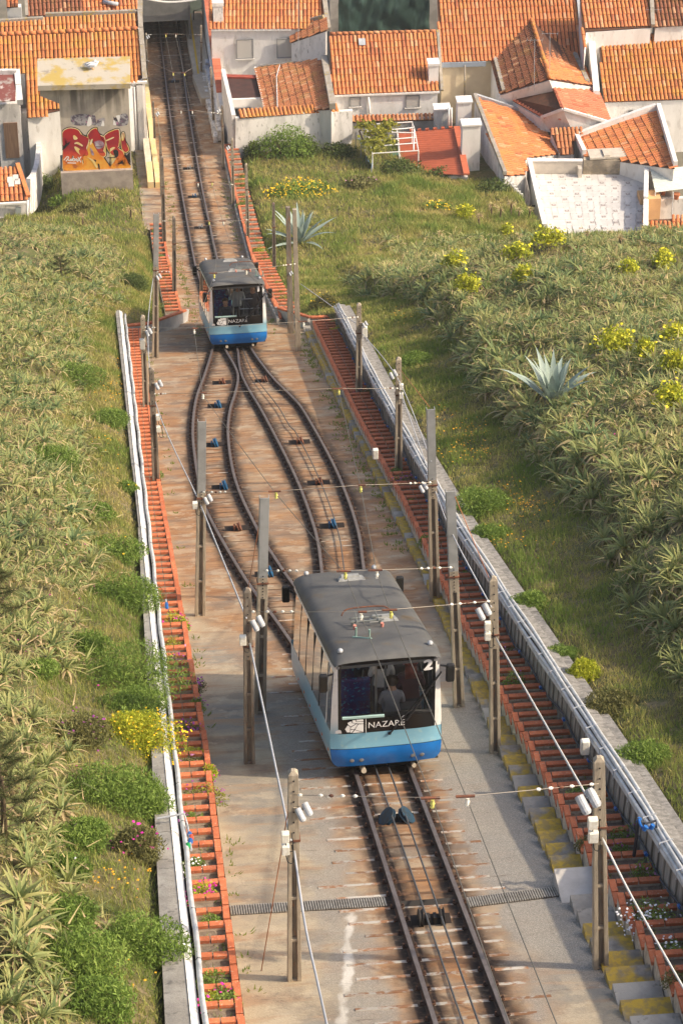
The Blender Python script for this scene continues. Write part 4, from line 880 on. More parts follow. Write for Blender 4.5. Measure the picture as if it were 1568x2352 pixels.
def tiled(parent,pl,poly,k='orange',cp=.205,rp_=.40,limit=260,under=True,name='roof'):
    P2=[((p-pl.o).dot(pl.e),(p-pl.o).dot(pl.s)) for p in poly]
    b=MB(); b.slab([p-pl.n*.07 for p in poly],pl.n*.06); rf=b.build(name,UNDER,parent)
    x0,x1=min(p[0] for p in P2),max(p[0] for p in P2); y0,y1=min(p[1] for p in P2),max(p[1] for p in P2)
    me=tile_mesh(cp,rp_,k); x=pl.e; y=pl.s; z=pl.n
    if x.cross(y).dot(z)<0: x=-x
    M0=Matrix(((x.x,y.x,z.x,0),(x.y,y.y,z.y,0),(x.z,y.z,z.z,0),(0,0,0,1))); L=[]
    nx=int((x1-x0)/cp)+1; ny=int((y1-y0)/rp_)+1
    for i in range(nx):
        for j in range(ny):
            a=x0+(i+.5)*cp; c=y0+(j+.5)*rp_
            if inpoly(a,c,P2):
                p=pl.o+pl.e*a+pl.s*c; L.append(((p-CAM).length,p))
    L.sort(key=lambda q:q[0]); V=[];F=[];T=[]; o0=org(rf)
    co=[v.co.copy() for v in me.vertices]; fs=[tuple(p.vertices) for p in me.polygons]
    for i,(d,p) in enumerate(L):
        M=Matrix.Translation(p+pl.n*R.uniform(-.004,.008)+pl.e*R.uniform(-.008,.008))@M0@Matrix.Rotation(R.uniform(-.03,.03),4,'Z')
        if i<limit: place('roof_tile',me,rf,M)
        else:
            b0=len(V); V+=[tuple(M@c) for c in co]; F+=[tuple(b0+q for q in f) for f in fs]; T+=[R.random()]*len(co)
    if F: np_mesh('roof_tile',V,F,TM[k],dict(tone=T),kind='stuff',parent=rf)
    return rf
def body(parent,poly,zg,m,drop=.1,inset=.06,name='wall'):
    c=sum((Vector(p) for p in poly),Vector())/len(poly); b=MB(); n=len(poly)
    q=[Vector(p)+(c-Vector(p)).normalized()*inset for p in poly]
    top=[p-Vector((0,0,drop)) for p in q]; bot=[Vector((p.x,p.y,min(zg,p.z-drop-.1))) for p in q]
    b.add(bot+top,[tuple(range(n))[::-1],tuple(range(n,2*n))]+[(i,(i+1)%n,n+(i+1)%n,n+i) for i in range(n)]); return b.build(name,m,parent)
M_wall=mat('house_white',(.80,.775,.74),(.70,.67,.63),scale=1.1,c3=(.60,.565,.52),scale3=2.6,stretch=(1.6,1.6,.45),bump=.06)
M_cream=mat('house_cream',(.70,.58,.40),(.62,.50,.34),scale=1,bump=.25,bscale=8)
M_grime=mat('grimy_white',(.74,.71,.68),(.55,.525,.50),scale=1.2,stretch=(2,2,.6),lo=.42,hi=.66,c3=(.34,.32,.29),scale3=4)
M_cop=mat('lichen_coping',(.36,.32,.27),(.25,.22,.18),scale=3,c3=(.42,.30,.07),scale3=3,bump=.3)
M_yellow=mat('yellow_wash',(.66,.49,.21),(.60,.47,.26),scale=2,c3=(.62,.52,.38),scale3=4,bump=.1)
M_shut=mat('shutter_beige',(.50,.475,.44),rough=.6); M_frame=mat('window_frame',(.24,.24,.24),rough=.6); M_zinc=mat('zinc',(.42,.44,.46),(.34,.36,.38),scale=4,rough=.5)
M_gl=mat('dark_pane',(.03,.035,.04),rough=.12,spec=.6)
def coping(parent,pts,w,h,m,name='coping',step=.9):
    for a,b_ in zip(pts,pts[1:]):
        a,b_=Vector(a),Vector(b_); n=max(1,int((b_-a).length/step))
        for i in range(n):
            b=MB(); p=a.lerp(b_,i/n); q=a.lerp(b_,(i+.985)/n); b.bar(p,q,w,h*R.uniform(.92,1.06)); b.build(name,m,parent)
def window(parent,yf,u0,v0,u1,v1,shutter=True,name='window'):
    A=onY(u0,v0,yf); B=onY(u1,v1,yf); c=(A+B)/2; w=abs(B.x-A.x); h=abs(B.z-A.z); t=.045; b=MB()
    for dx in (-1,1): b.box((c.x+dx*(w/2-t/2),yf-.03,c.z),(t,.05,h))
    for dz in (-1,1): b.box((c.x,yf-.032,c.z+dz*(h/2-t/2)),(w-2*t-.002,.05,t))
    f=b.build(name,M_frame,parent)
    b=MB(); b.box((c.x,yf-.012,c.z),(w-2*t,.012,h-2*t)); b.build('pane',M_gl,f)
    if shutter:
        n=int((h-2*t)/.055); 
        for i in range(n): b=MB(); b.box((c.x,yf-.030,c.z-h/2+t+(i+.5)*(h-2*t)/n),(w-2*t-.01,.014,(h-2*t)/n-.006)); b.build('shutter_slat',M_shut,f)
    b=MB(); b.box((c.x,yf-.05,c.z-h/2-.03),(w+.1,.10,.05)); b.build('window_sill',mat('sill_stone',(.6,.57,.53)),parent)
def pipe(parent,pts,r,m=None,name='downpipe'): b=MB(); b.tube(pts,r,8); b.build(name,m or M_wall,parent,True)
def house(label,loc,name='house',cat='house'): return thing(name,loc,label,cat)
def antenna(u,v0,v1,y,label,el=3):
    a=onY(u,v1,y); c=onY(u,v0,y); t=thing('antenna',a,label,'antenna','television antennas on the roofs'); b=MB(); b.tube([a-Vector((0,0,.6)),c],.014,5); b.build('mast',M_zinc,t)
    b=MB(); b.tube([c+Vector((-.4,.1,-.08)),c+Vector((.4,-.1,-.02))],.008,4)
    for i in range(el+2): f=-.38+.76*i/(el+1); b.tube([c+Vector((f,.1*-f,-.05))+Vector((.02,-.05,.16)),c+Vector((f,.1*-f,-.05))-Vector((.02,-.05,.16))],.006,4)
    b.build('aerial',M_zinc,t)
# --- tunnel mouth and what stands around it
yp=143.4
t=thing('tunnel_portal',(0,yp,zt(yp)),'dark tunnel mouth of the railway under a grey lintel','tunnel')
p0=onY(345,3,yp); p1=onY(433,3,yp); q0=onY(345,50,yp); zl=q0.z; zg=zt(yp)-.3; xr_=onY(433,50,yp).x
b=MB(); b.box(((-1.75+xr_)/2,yp+.3,(zl+p0.z+.6)/2),(xr_+1.75,.6,p0.z+.6-zl)); b.box(((-1.75+xr_)/2,yp+12,zl+.5),(xr_+1.75,22.7,.3)); b.build('lintel',mat('lintel_grey',(.20,.195,.18),(.15,.145,.135),scale=2),t)
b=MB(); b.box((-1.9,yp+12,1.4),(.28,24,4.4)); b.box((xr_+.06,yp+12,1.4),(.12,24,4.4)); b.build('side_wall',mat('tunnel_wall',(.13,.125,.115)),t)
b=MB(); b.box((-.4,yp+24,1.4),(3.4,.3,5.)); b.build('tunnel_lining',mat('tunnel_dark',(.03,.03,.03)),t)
b=MB(); b.tube(catmull([onY(337,-2,yp-.4),onY(385,5,yp-.4),onY(440,1,yp-.4),onY(475,-8,yp-.4)],5),.06,7); b.build('edge_pipe',mat('pale_pipe',(.62,.60,.55)),t,True)
yp=147.
t=thing('station_wall',(1.6,yp+1.5,0),'greenish station wall with an air vent right of the tunnel mouth','wall')
b=MB(); a=onY(434,52,yp+.6); c=onY(478,-8,yp+.6); b.box(((a.x+c.x)/2+.1,yp+.85,(a.z-1+c.z)/2),(c.x-a.x+.3,.4,c.z-a.z+3)); b.build('wall_body',mat('green_wall',(.15,.19,.16),(.11,.14,.12),scale=2),t)
a=onY(447,28,yp+.55); c=onY(465,60,yp+.55); b=MB(); b.box(((a.x+c.x)/2,yp+.45,(a.z+c.z)/2),(c.x-a.x,.35,a.z-c.z)); b.build('vent_box',mat('vent_brown',(.17,.12,.10)),t)
for i in range(2):
    for j in range(2): b=MB(); b.box((a.x+.12+.2*i,yp+.265,a.z-.14-.17*j),(.14,.02,.1)); b.build('vent_grille',M_dark,t)
b=MB(); b.tube([onY(445,78,yp-1),onY(445,25,yp-1),onY(470,17,yp-1)],.035,6); b.tube([onY(436,80,yp-1.),onY(462,78,yp-1.)],.04,6); b.build('lamp_arm',M_dark,t)
t=thing('platform',(1.4,141,zt(141)),'beige platform with a yellow safety line beside the dark track','platform')
for y0_,y1_ in ((134.5,138.2),(138.23,142.5),(142.53,147.)):
    b=MB(); lo=.95+.28*ss(141,134,y0_); b.hexa([Vector(q) for q in ((lo,y0_,-1),(1.9,y0_,-1),(1.9,y1_,-1),(.95,y1_,-1),(lo,y0_,zt(y0_)+.42),(1.9,y0_,zt(y0_)+.42),(1.9,y1_,zt(y1_)+.42),(.95,y1_,zt(y1_)+.42))]); b.build('platform_slab',mat('platform_beige',(.50,.42,.32),(.42,.35,.27),scale=2),t)
b=MB(); b.add([(1.22,138.3,zt(138.3)+.424),(1.32,138.3,zt(138.3)+.424),(1.32,146.9,zt(146.9)+.426),(1.22,146.9,zt(146.9)+.426)],[(0,1,2,3)]); b.build('safety_line',mat('line_yellow',(.66,.42,.05)),t)
t=thing('parapet',(-1.6,132,zt(132)),'low yellow washed parapet stepping down left of the track to the tunnel','wall')
y=121.2
while y<146:
    L=2.05; xx=-1.60+.02*R.random()-.35*ss(143,146,y)
    b=MB(); z=zt(y+L/2)+.50+R.uniform(-.03,.03); b.box((xx,y+L/2,z-.5),(.26,L-.012,1.0)); b.build('parapet_block',M_yellow,t); 
    b=MB(); b.box((xx-.34,y+L/2,z-.42),(.30,L-.012,.9)); b.build('parapet_ledge',mat('pale_yellow',(.62,.55,.42),(.52,.45,.33),scale=2) if R.random()<.7 else M_yellow,t); y+=L
t=thing('rubble_wall',(1.7,134,1),'whitewashed rough stone wall right of the track below the blue door','wall')
for i in range(22):
    y=128.6+i*.5; h=R.uniform(.55,.75)
    for k in range(2): b=MB(); b.box((1.62+.22*k-.06*i/22+R.uniform(-.03,.03),y,zt(y)+h*.5*(k+.4)),(.24,.46,h*.95),Matrix.Rotation(R.uniform(-.06,.06),3,'Z')); b.build('stone',mat('whitewash_stone',(.70,.67,.63),(.42,.39,.35),scale=6,lo=.42,hi=.62,bump=.4),t,bevel=.04)
# --- narrow white house front along the track
t=house('narrow white house side with a red coping and blue doors right of the upper track',(2.0,138,0))
a=onX(468,22,2.0); b_=onX(486,118,2.0)
b=MB(); b.hexa([Vector(q) for q in ((1.95,130,-1),(2.2,130,-1),(2.2,147,-1),(1.95,147,-1),(1.95,130,3.6),(2.2,130,3.6),(2.2,147,3.3),(1.95,147,3.3))]); b.build('wall',M_wall,t)
for y in np.arange(132,147,.42): b=MB(); b.box((2.1,y,3.62),(.42,.40,.07)); b.build('coping_tile',mat('coping_red',(.52,.15,.08),rnd=.2),t)
for y0_,y1_,z0,z1 in ((131.5,134.2,.9,2.6),(136.2,139.4,.6,2.4)):
    b=MB(); b.box((1.93,(y0_+y1_)/2,(z0+z1)/2),(.05,y1_-y0_,z1-z0)); b.build('door',mat('door_blue',(.04,.12,.50),rough=.5),t); b=MB(); b.box((1.90,(y0_+y1_)/2,z1+.08),(.09,y1_-y0_+.3,.14)); b.build('door_lintel',M_wall,t)
# --- left: the big tiled house
t=house('big house with a wide lichen orange tiled roof behind the graffiti block',(-5,131,zt(131)))
ER=lev(327,178,6.6); RR_=lev(317,65,8.25); RL=lev(0,79,8.25)
pl=Plane(ER-(RR_-RL)*.9,ER,p2=RR_)
poly=[pl.px(*q) for q in ((62,270),(140,253),(150,200),(298,196),(327,178),(318,66),(-8,80),(-8,166),(58,166))]
tiled(t,pl,poly,'lichen',cp=.205,rp_=.40,limit=300); body(t,poly,.2,M_wall)
for i in range(19):
    a=RL.lerp(RR_,(i+.02)/19); c=RL.lerp(RR_,(i+1.02)/19); b=MB(); b.tube([a+Vector((0,0,.03)),c+Vector((0,0,.0))],.11,8); b.build('ridge_tile',TM['orange'],t,True)
pl2=Plane(RL,RR_,slope=.62); poly=[pl2.px(*q) for q in ((-8,78),(318,63),(318,27),(105,34),(101,43),(-8,50))]
tiled(t,pl2,poly,'lichen',cp=.205,rp_=.40,limit=300,name='upper_roof'); body(t,poly,.5,M_wall,name='upper_wall')
coping(t,[poly[5],poly[4]],.18,.22,M_cop); coping(t,[poly[3],poly[2]],.18,.22,M_cop)
coping(t,[pl2.px(322,-6),pl2.px(322,27),pl.px(324,66),pl.px(333,184)],.24,.34,M_cop,name='verge_coping')
yw=pl.px(327,178).y-.12; a=onY(301,186,yw); c=onY(333,183,yw); d_=onY(340,352,yw)
b=MB(); b.box(((a.x+c.x)/2,yw+.3,(a.z-.1+0)/2),(c.x-a.x,.6,a.z-.1)); b.build('front_wall',M_wall,t)
b=MB(); b.box((c.x-.28,yw-.06,a.z/2+.3),(.3,.12,a.z-1.)); b.build('pilaster',M_wall,t); pipe(t,[Vector((c.x-.55,yw-.08,a.z-.3)),Vector((c.x-.55,yw-.08,1))],.04)
b=MB(); b.box(((a.x+c.x)/2+.03,yw-.05,a.z-.05),(c.x-a.x+.15,.22,.1)); b.build('gutter',M_wall,t)
b=MB(); b.box(((a.x+c.x)/2+.15,yw-.2,1.6),(c.x-a.x+.3,.5,1.5)); b.build('plinth',M_conc,t)
t=house('brown tiled house roof with a steel chimney pipe at the top left',(-5,142,0))
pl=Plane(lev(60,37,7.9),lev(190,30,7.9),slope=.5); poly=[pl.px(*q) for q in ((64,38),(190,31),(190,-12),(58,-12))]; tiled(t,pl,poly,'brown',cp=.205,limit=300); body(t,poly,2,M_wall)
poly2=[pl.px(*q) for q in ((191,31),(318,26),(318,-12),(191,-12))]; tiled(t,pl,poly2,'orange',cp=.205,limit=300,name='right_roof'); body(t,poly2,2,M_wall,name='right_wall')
b=MB(); b.tube([pl.px(238,10)+Vector((0,0,.15)),pl.px(272,22)+Vector((0,0,.3))],.10,10); b.build('chimney_pipe',M_zinc,t,True); coping(t,[pl.px(60,-12),pl.px(63,38)],.16,.2,M_cop)
t=house('sliver of a white gabled house with a small tile row at the far top left',(-9,144,0))
pl=Plane(lev(8,36,7.6),lev(58,34,7.6),slope=.5); poly=[pl.px(*q) for q in ((17,17),(42,15),(42,-12),(14,-12))]; tiled(t,pl,poly,'orange',limit=60)
a=lev(17,18,7.6); b=MB(); c=onY(52,50,a.y); b.box(((a.x+c.x)/2,a.y+.2,a.z/2),(c.x-a.x,.4,a.z)); b.box((a.x-1.1,a.y+.4,a.z/2+.6),(.9,.4,a.z)); b.build('gable_wall',M_wall,t)
# --- left: graffiti block
yb=121.; t=thing('graffiti_block',(-4.6,yb,zt(yb)),'tall concrete substation block with red and orange graffiti under a lichen slab roof','substation')
A=onY(143,441,yb); B=onY(307,435,yb); C=onY(143,398,yb); b=MB(); b.box(((A.x+B.x)/2,yb+.9,(A.z-.6+C.z)/2),(B.x-A.x,1.8,C.z-A.z+.6)); b.build('plinth',mat('block_plinth',(.40,.34,.29),(.30,.255,.22),scale=2,bump=.3),t)
yf=yb+.22; x0=onY(140.5,300,yf).x; x1=onY(299.5,300,yf).x; zt0=C.z; z1=onY(200,203,yf).z
def stain(n,l,b,mix,mr,noi,col,src):
    c=mix(mr(noi(1.2),.4,.65),(.50,.44,.36,1),(.38,.34,.29,1)); mp=n.new('ShaderNodeVectorMath'); mp.operation='MULTIPLY'; mp.inputs[1].default_value=(2.6,2.6,.25); l.new(src,mp.inputs[0])
    tn=n.new('ShaderNodeTexNoise'); tn.inputs['Scale'].default_value=1.; tn.inputs['Detail'].default_value=5; l.new(mp.outputs[0],tn.inputs['Vector'])
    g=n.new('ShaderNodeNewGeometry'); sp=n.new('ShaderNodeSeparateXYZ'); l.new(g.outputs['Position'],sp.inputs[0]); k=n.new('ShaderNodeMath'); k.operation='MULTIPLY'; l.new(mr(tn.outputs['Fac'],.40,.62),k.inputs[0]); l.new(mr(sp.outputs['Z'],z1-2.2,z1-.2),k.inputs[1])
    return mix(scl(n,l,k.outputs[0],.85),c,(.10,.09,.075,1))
M_bl=mat('stained_render',(.4,.36,.3),build=stain,bump=.2)
b=MB(); b.box(((x0+x1)/2,yf+1.1,(zt0+z1)/2),(x1-x0,2.2,z1-zt0-.004)); b.build('tower_wall',M_bl,t)
sl_=[onY(87,199,yf-.15),onY(301,193,yf-.15)]; zs=sl_[0].z; sd_=2.6
fl=lev(87,197,zs+.2); fr=lev(300,192,zs+.2); br=lev(299,129,zs+.2); bl_=lev(86,135,zs+.2)
b=MB(); b.slab([fl,fr,br,bl_],(0,0,-.26)); b.build('slab_roof',mat('lichen_slab',(.45,.40,.32),(.43,.31,.09),scale=.9,lo=.46,hi=.6,c3=(.30,.26,.21),scale3=2.5,bump=.4),t)
b=MB(); xa=fl.x+.08; b.slab([Vector((xa,yf+.05,zs-.07)),Vector((x0,yf+.05,zs-.07)),Vector((x0,yf+.05,zs-1.05)),Vector((xa,yf+.05,zs-.6))],(0,1.9,0)); b.build('corbel',M_bl,t)
gx=lambda x,y:((230+x*.2105)/1.7417,(440+y*.2105)/1.7417)
def gbd(n,l,b,mix,mr,noi,col,src):
    g=n.new('ShaderNodeNewGeometry'); sp=n.new('ShaderNodeSeparateXYZ'); l.new(g.outputs['Position'],sp.inputs[0]); za=onY(*gx(700,1150),yf).z; zb=onY(*gx(700,340),yf).z
    k=n.new('ShaderNodeMapRange'); k.inputs['From Min'].default_value=za; k.inputs['From Max'].default_value=zb; l.new(sp.outputs['Z'],k.inputs['Value'])
    r=n.new('ShaderNodeValToRGB'); l.new(k.outputs[0],r.inputs[0]); e=r.color_ramp.elements; e[0].color=(.72,.34,.03,1); e[1].color=(.42,.015,.015,1)
    for p_,c_ in ((.22,(.70,.20,.02,1)),(.42,(.52,.05,.03,1)),(.62,(.30,.02,.03,1))): x=e.new(p_); x.color=c_
    return mix(scl(n,l,mr(noi(2.4),.5,.65),.6),r.outputs[0],(.22,.02,.035,1))
M_gr=mat('graffiti_red',(.5,.05,.03),build=gbd,rough=.7); M_gk=mat('graffiti_black',(.02,.018,.02),rough=.7); M_gy=mat('graffiti_cream',(.74,.66,.46),(.72,.50,.12),scale=1.5,rough=.7)
M_go=mat('graffiti_orange',(.70,.22,.02),(.72,.36,.05),scale=2,rough=.7); M_gg=mat('graffiti_grey',(.34,.33,.34),(.12,.10,.13),scale=5,lo=.45,hi=.55,c3=(.45,.12,.28),scale3=7,rough=.7); M_gw2=mat('graffiti_white',(.74,.72,.70),rough=.7); M_gm=mat('graffiti_mauve',(.26,.14,.19),(.42,.38,.42),scale=3,rough=.7)
def shape(pl_,m,lay,grow=0.,sm=True):
    c=[sum(p[0] for p in pl_)/len(pl_),sum(p[1] for p in pl_)/len(pl_)]; q=[Vector((x,y,0)) for x,y in pl_]
    if sm: q=catmull(q+[q[0]],3)[:-1]
    if grow:
        ar=sum(q[i].x*q[(i+1)%len(q)].y-q[(i+1)%len(q)].x*q[i].y for i in range(len(q))); sg=1 if ar>0 else -1; o=[]
        for i in range(len(q)):
            tt=(q[(i+1)%len(q)]-q[i-1]).normalized(); o.append(q[i]+Vector((tt.y,-tt.x,0))*grow*sg)
        q=o
    bm=bmesh.new(); vs=[bm.verts.new(onY(*gx(min(1395,max(95,p.x)),min(1185,max(60,p.y))),yf)-Vector((0,.004+.0022*lay,0))) for p in q]
    f=bm.faces.new(vs); bmesh.ops.triangulate(bm,faces=[f]); me=bpy.data.meshes.new('graffiti'); o0=org(t); bmesh.ops.translate(bm,verts=bm.verts,vec=-o0); bm.to_mesh(me); bm.free(); me.materials.append(m)
    o=bpy.data.objects.new('graffiti',me); COL.objects.link(o); o.parent=t
L1=[(95,440),(130,380),(220,340),(320,345),(410,385),(450,450),(510,505),(600,530),(590,640),(560,720),(600,830),(560,880),(490,850),(470,940),(490,1040),(450,1160),(130,1180),(110,860),(110,760),(230,640),(250,590),(160,650),(100,650)]
L2=[(575,470),(620,400),(690,350),(750,345),(755,420),(790,480),(880,500),(915,590),(905,690),(860,740),(925,830),(890,890),(820,870),(740,760),(680,640),(690,560),(640,560),(600,560)]
L3=[(890,490),(960,430),(1140,360),(1185,430),(1170,690),(1110,700),(1215,760),(1270,830),(1230,930),(1150,1020),(1290,1050),(1390,1050),(1390,1140),(1000,1120),(1090,960),(1110,880),(1030,850),(950,720),(920,590)]
L4=[(1205,560),(1235,430),(1270,440),(1285,580),(1350,700),(1355,770),(1290,805),(1225,730)]
L5=[(600,640),(640,560),(690,640),(760,780),(830,870),(880,900),(930,980),(990,1060),(980,1130),(500,1150),(500,1000),(480,860),(560,790)]
for s_ in ([(255,110),(430,75),(610,90),(640,180),(570,290),(290,275)],[(655,90),(720,110),(735,200),(745,290),(640,260)],[(765,180),(900,150),(865,300),(750,290)],[(1070,120),(1180,250),(1195,90),(1330,80),(1330,280),(1100,290)]): shape(s_,M_gg,0)
for s_ in ([(600,120),(640,140),(650,280),(560,300)],[(830,300),(870,190),(895,300)],[(1060,280),(1075,180),(1120,285)],[(1110,110),(1190,100),(1170,230)],[(225,420),(245,425),(255,470),(235,465)]): shape(s_,M_gw2,1)
for L_ in (L1,L2,L3,L4,L5): shape(L_,M_gk,2,22)
for L_ in (L1,L2,L3,L4): shape(L_,M_gy,3,7)
shape(L5,M_go,4,-2); 
for L_ in (L1,L2,L3,L4): shape(L_,M_gr,5,-8)
shape([(700,600),(800,575),(880,620),(880,690),(800,740),(740,720)],M_gm,6); shape([(620,700),(670,760),(700,850),(650,840)],M_gm,7)
for s_ in ([(1060,770),(1120,745),(1160,790),(1160,870),(1110,900),(1085,850)],[(1165,1020),(1245,940),(1250,1020)],[(1315,860),(1380,790),(1392,1000),(1325,930)],[(105,690),(250,590),(230,640),(110,760)],[(350,730),(410,745),(400,775),(375,765)],[(730,690),(860,690),(860,702),(730,702)],[(800,790),(890,790),(890,802),(800,802)],[(950,895),(1110,890),(1110,905),(950,908)],[(690,930),(740,950),(735,990),(700,950)]): shape(s_,M_gk,7,0,len(s_)>4)
for s_ in ([(300,490),(330,475),(390,540),(320,560)],[(330,620),(390,605),(480,660),(470,690),(390,640),(330,645)],[(320,700),(350,690),(430,740),(400,775),(440,850),(360,780)],[(1000,730),(1060,700),(1100,715),(1030,770),(1000,800)],[(640,560),(675,545),(650,640),(620,650)],[(560,890),(680,940),(760,1060),(740,1100),(650,960)],[(1225,520),(1250,440),(1262,560),(1230,580)],[(920,570),(1060,510),(1070,530),(930,590)]): shape(s_,M_gy,8)
shape([(770,1010),(800,1030),(810,1120),(790,1130)],M_gk,8); shape([(130,680),(140,640),(150,650),(140,690)],M_gk,8) if False else None
def stroke(pts,wd,m,lay):
    for (xa_,ya_),(xb,yb_) in zip(pts,pts[1:]):
        d=Vector((xb-xa_,yb_-ya_,0)); n_=Vector((-d.y,d.x,0)).normalized()*wd; shape([(xa_+n_.x,ya_+n_.y),(xb+n_.x,yb_+n_.y),(xb-n_.x,yb_-n_.y),(xa_-n_.x,ya_-n_.y)],m,lay,0,False)
for s_ in ([(125,950),(185,880),(220,890),(200,930),(165,970)],[(185,925),(235,965)],[(265,925),(240,950),(262,965),(285,930),(300,860),(275,965)],[(305,870),(295,960),(325,965),(340,925),(310,920)],[(365,920),(345,945),(365,965),(385,940),(365,920)],[(395,890),(450,990)],[(455,880),(380,985)],[(195,1000),(360,1005)]): stroke(s_,9,M_gw2,9)
# gulls on the slab
def gull(u,v,label,s=1.,turn=0.):
    p=lev(u,v,zs+.2); t=thing('gull',p,label,'bird'); A=Matrix.Rotation(turn,3,'Z')
    W_=lambda x,y,z:p+A@Vector((x*s,y*s,z*s)); b=MB()
    b.tube([W_(-.26,0,.15),W_(-.14,0,.17),W_(0,0,.18),W_(.11,0,.20),W_(.16,0,.26),W_(.19,0,.31),W_(.235,0,.315)],[.01*s,.055*s,.085*s,.075*s,.045*s,.048*s,.02*s],9); b.build('body',mat('gull_white',(.80,.79,.77),rough=.8),t,True)
    for sg in (-1,1): b=MB(); b.slab([W_(.08,sg*.075,.22),W_(-.10,sg*.085,.24),W_(-.34,sg*.02,.17),W_(-.12,sg*.10,.15),W_(.05,sg*.095,.17)],A@Vector((0,sg*.018*s,0))); b.build('wing',mat('gull_grey',(.27,.28,.30),rough=.8),t)
    b=MB(); b.lathe(W_(.245,0,.31),[(.013*s,0),(.004*s,.06*s)],6,A@Vector((1,0,-.15))); b.build('beak',mat('gull_orange',(.75,.35,.05)),t)
    for sg in (-1,1): b=MB(); b.tube([W_(0,sg*.03,.11),W_(.0,sg*.03,.0),W_(.05,sg*.03,.004)],.009*s,5); b.build('leg',mat('gull_orange',(.75,.35,.05)),t)
gull(214,160,'white and grey gull nearer the edge of the lichen slab roof',1.25,.12); gull(209,156.5,'white and grey gull standing just behind another on the lichen slab roof',1.2,.0)
# --- far left: ruin, curved wall and small house
t=house('crumbling white outbuilding with a rusty flat roof and a brown door at the left edge',(-9,125,2))
yr=126.5; a=onY(-8,240,yr); c=onY(46,240,yr); g_=onY(20,372,yr); b=MB(); b.box(((a.x+c.x)/2,yr+1,(a.z+g_.z-1)/2),(c.x-a.x,2,a.z-g_.z+1)); b.build('wall',M_grime,t)
b=MB(); d0=onY(8,282,yr); d1=onY(46,361,yr); b.box(((d0.x+d1.x)/2,yr-.02,(d0.z+d1.z)/2),(d1.x-d0.x,.07,d0.z-d1.z)); b.build('door',mat('door_brown',(.25,.16,.10),(.17,.10,.07),scale=3,stretch=(8,8,.4)),t)
rp1=[lev(-8,165,7.4),lev(38,168,7.4),lev(36,232,7.0),lev(-8,236,7.0)]; b=MB(); b.slab(rp1[::-1],(0,0,.06)); b.build('roof',mat('rusty_roof',(.20,.065,.055),(.34,.30,.27),scale=1.6,lo=.5,hi=.62,c3=(.62,.58,.53),scale3=2),t)
coping(t,[lev(40,165,7.4),lev(47,236,6.9)],.28,.35,M_grime,'parapet'); coping(t,[lev(-8,166,7.5),lev(40,166,7.5)],.2,.3,M_grime,'parapet')
a=onY(46,272,yr+.6); c=onY(141,275,yr+.6); b=MB(); b.box(((a.x+c.x)/2,yr+1.,(a.z+1)/2),(c.x-a.x,.5,a.z-1+.4)); b.build('yard_wall',M_grime,t)
t=thing('curved_wall',(-7,124,2),'low pale curved wall running down past the brown door','wall'); ps=[at(90,322,.9),at(89,350,.9),at(84,385,.9),at(74,408,.9),at(62,418,.9)]
ps=catmull(ps,3); 
for a,c in zip(ps,ps[1:]): b=MB(); b.bar(a-Vector((0,0,.8)),c.lerp(a,.01)-Vector((0,0,.8)),.24,1.8); b.build('wall_block',M_grime,t)
t=house('small low house with patched orange tiles and white gutter at the left edge',(-8,118,3))
pl=Plane(lev(68,452,6.2),lev(42,381,6.2),p2=lev(0,391,6.75)); pl=Plane(lev(-10,464,5.7),lev(62,460,5.7),slope=.35)
poly=[pl.px(*q) for q in ((-10,464),(66,456),(41,381),(-10,392))]; tiled(t,pl,poly,'orange',cp=.22,rp_=.42,limit=300); body(t,poly,2.5,M_grime)
coping(t,[pl.px(41,379)+Vector((0,0,.06)),pl.px(66,454)+Vector((0,0,.06))],.2,.18,TM['orange'],'ridge_tile',.45); 
for i,(u,v) in enumerate(((24,416),(37,411),(27,425),(41,420))): b=MB(); c=pl.px(u,v)+pl.n*.06; b.slab([c+pl.e*-.13-pl.s*.18,c+pl.e*.13-pl.s*.18,c+pl.e*.13+pl.s*.18,c-pl.e*.13+pl.s*.18],pl.n*.05); b.build('pale_tile',mat('pale_tile',(.60,.55,.50)),t)
b=MB(); b.bar(pl.px(-10,467)+Vector((0,-.06,-.02)),pl.px(62,463)+Vector((0,-.06,-.02)),.12,.1); b.build('gutter',M_wall,t); a=pl.px(67,460); pipe(t,[a+Vector((-.05,-.1,.05)),a+Vector((-.12,-.12,-.5)),a+Vector((-.12,-.12,-1.4))],.06)
b=MB(); a=onY(36,476,pl.px(30,464).y-.03); c=onY(50,493,a.y); b.box(((a.x+c.x)/2,a.y,(a.z+c.z)/2),(c.x-a.x,.05,a.z-c.z)); b.build('patch',mat('patch_grey',(.33,.36,.36)),t)
# --- right of the track: white house with shutters
t=house('white two window house with an orange tiled roof right of the tunnel',(4,136,0))
eL=lev(485,65,5.4); eR=lev(668,64,5.4); pl=Plane(eL,eR,slope=.5); yfc=(eL.y+eR.y)/2+.12
poly=[pl.px(*q) for q in ((480,66),(668,65),(756,66),(744,-14),(480,-14))]; tiled(t,pl,poly,'orange',cp=.205,rp_=.42,limit=300); body(t,poly,-.2,M_wall,inset=.12)
window(t,pl.px(560,66).y-.01,542,90,582,133); window(t,pl.px(650,66).y-.01,635,88,675,131)
b=MB(); b.bar(eL+Vector((0,-.06,-.07)),eR+Vector((0,-.06,-.07)),.11,.09); b.build('gutter',M_wall,t); pipe(t,[onY(626,70,eL.y-.08),onY(628,150,eL.y-.08)],.05); pipe(t,[onY(668,75,eL.y-.1),onY(630,92,eL.y-.1)],.03)
a=pl.px(502,52); b=MB(); b.box((a.x,a.y+.25,a.z+.45),(.52,.5,1.1)); ch=b.build('chimney',M_grime,t); b=MB(); b.box((a.x,a.y+.25,a.z+1.04),(.6,.58,.2)); b.build('chimney_cap',M_wall,ch)
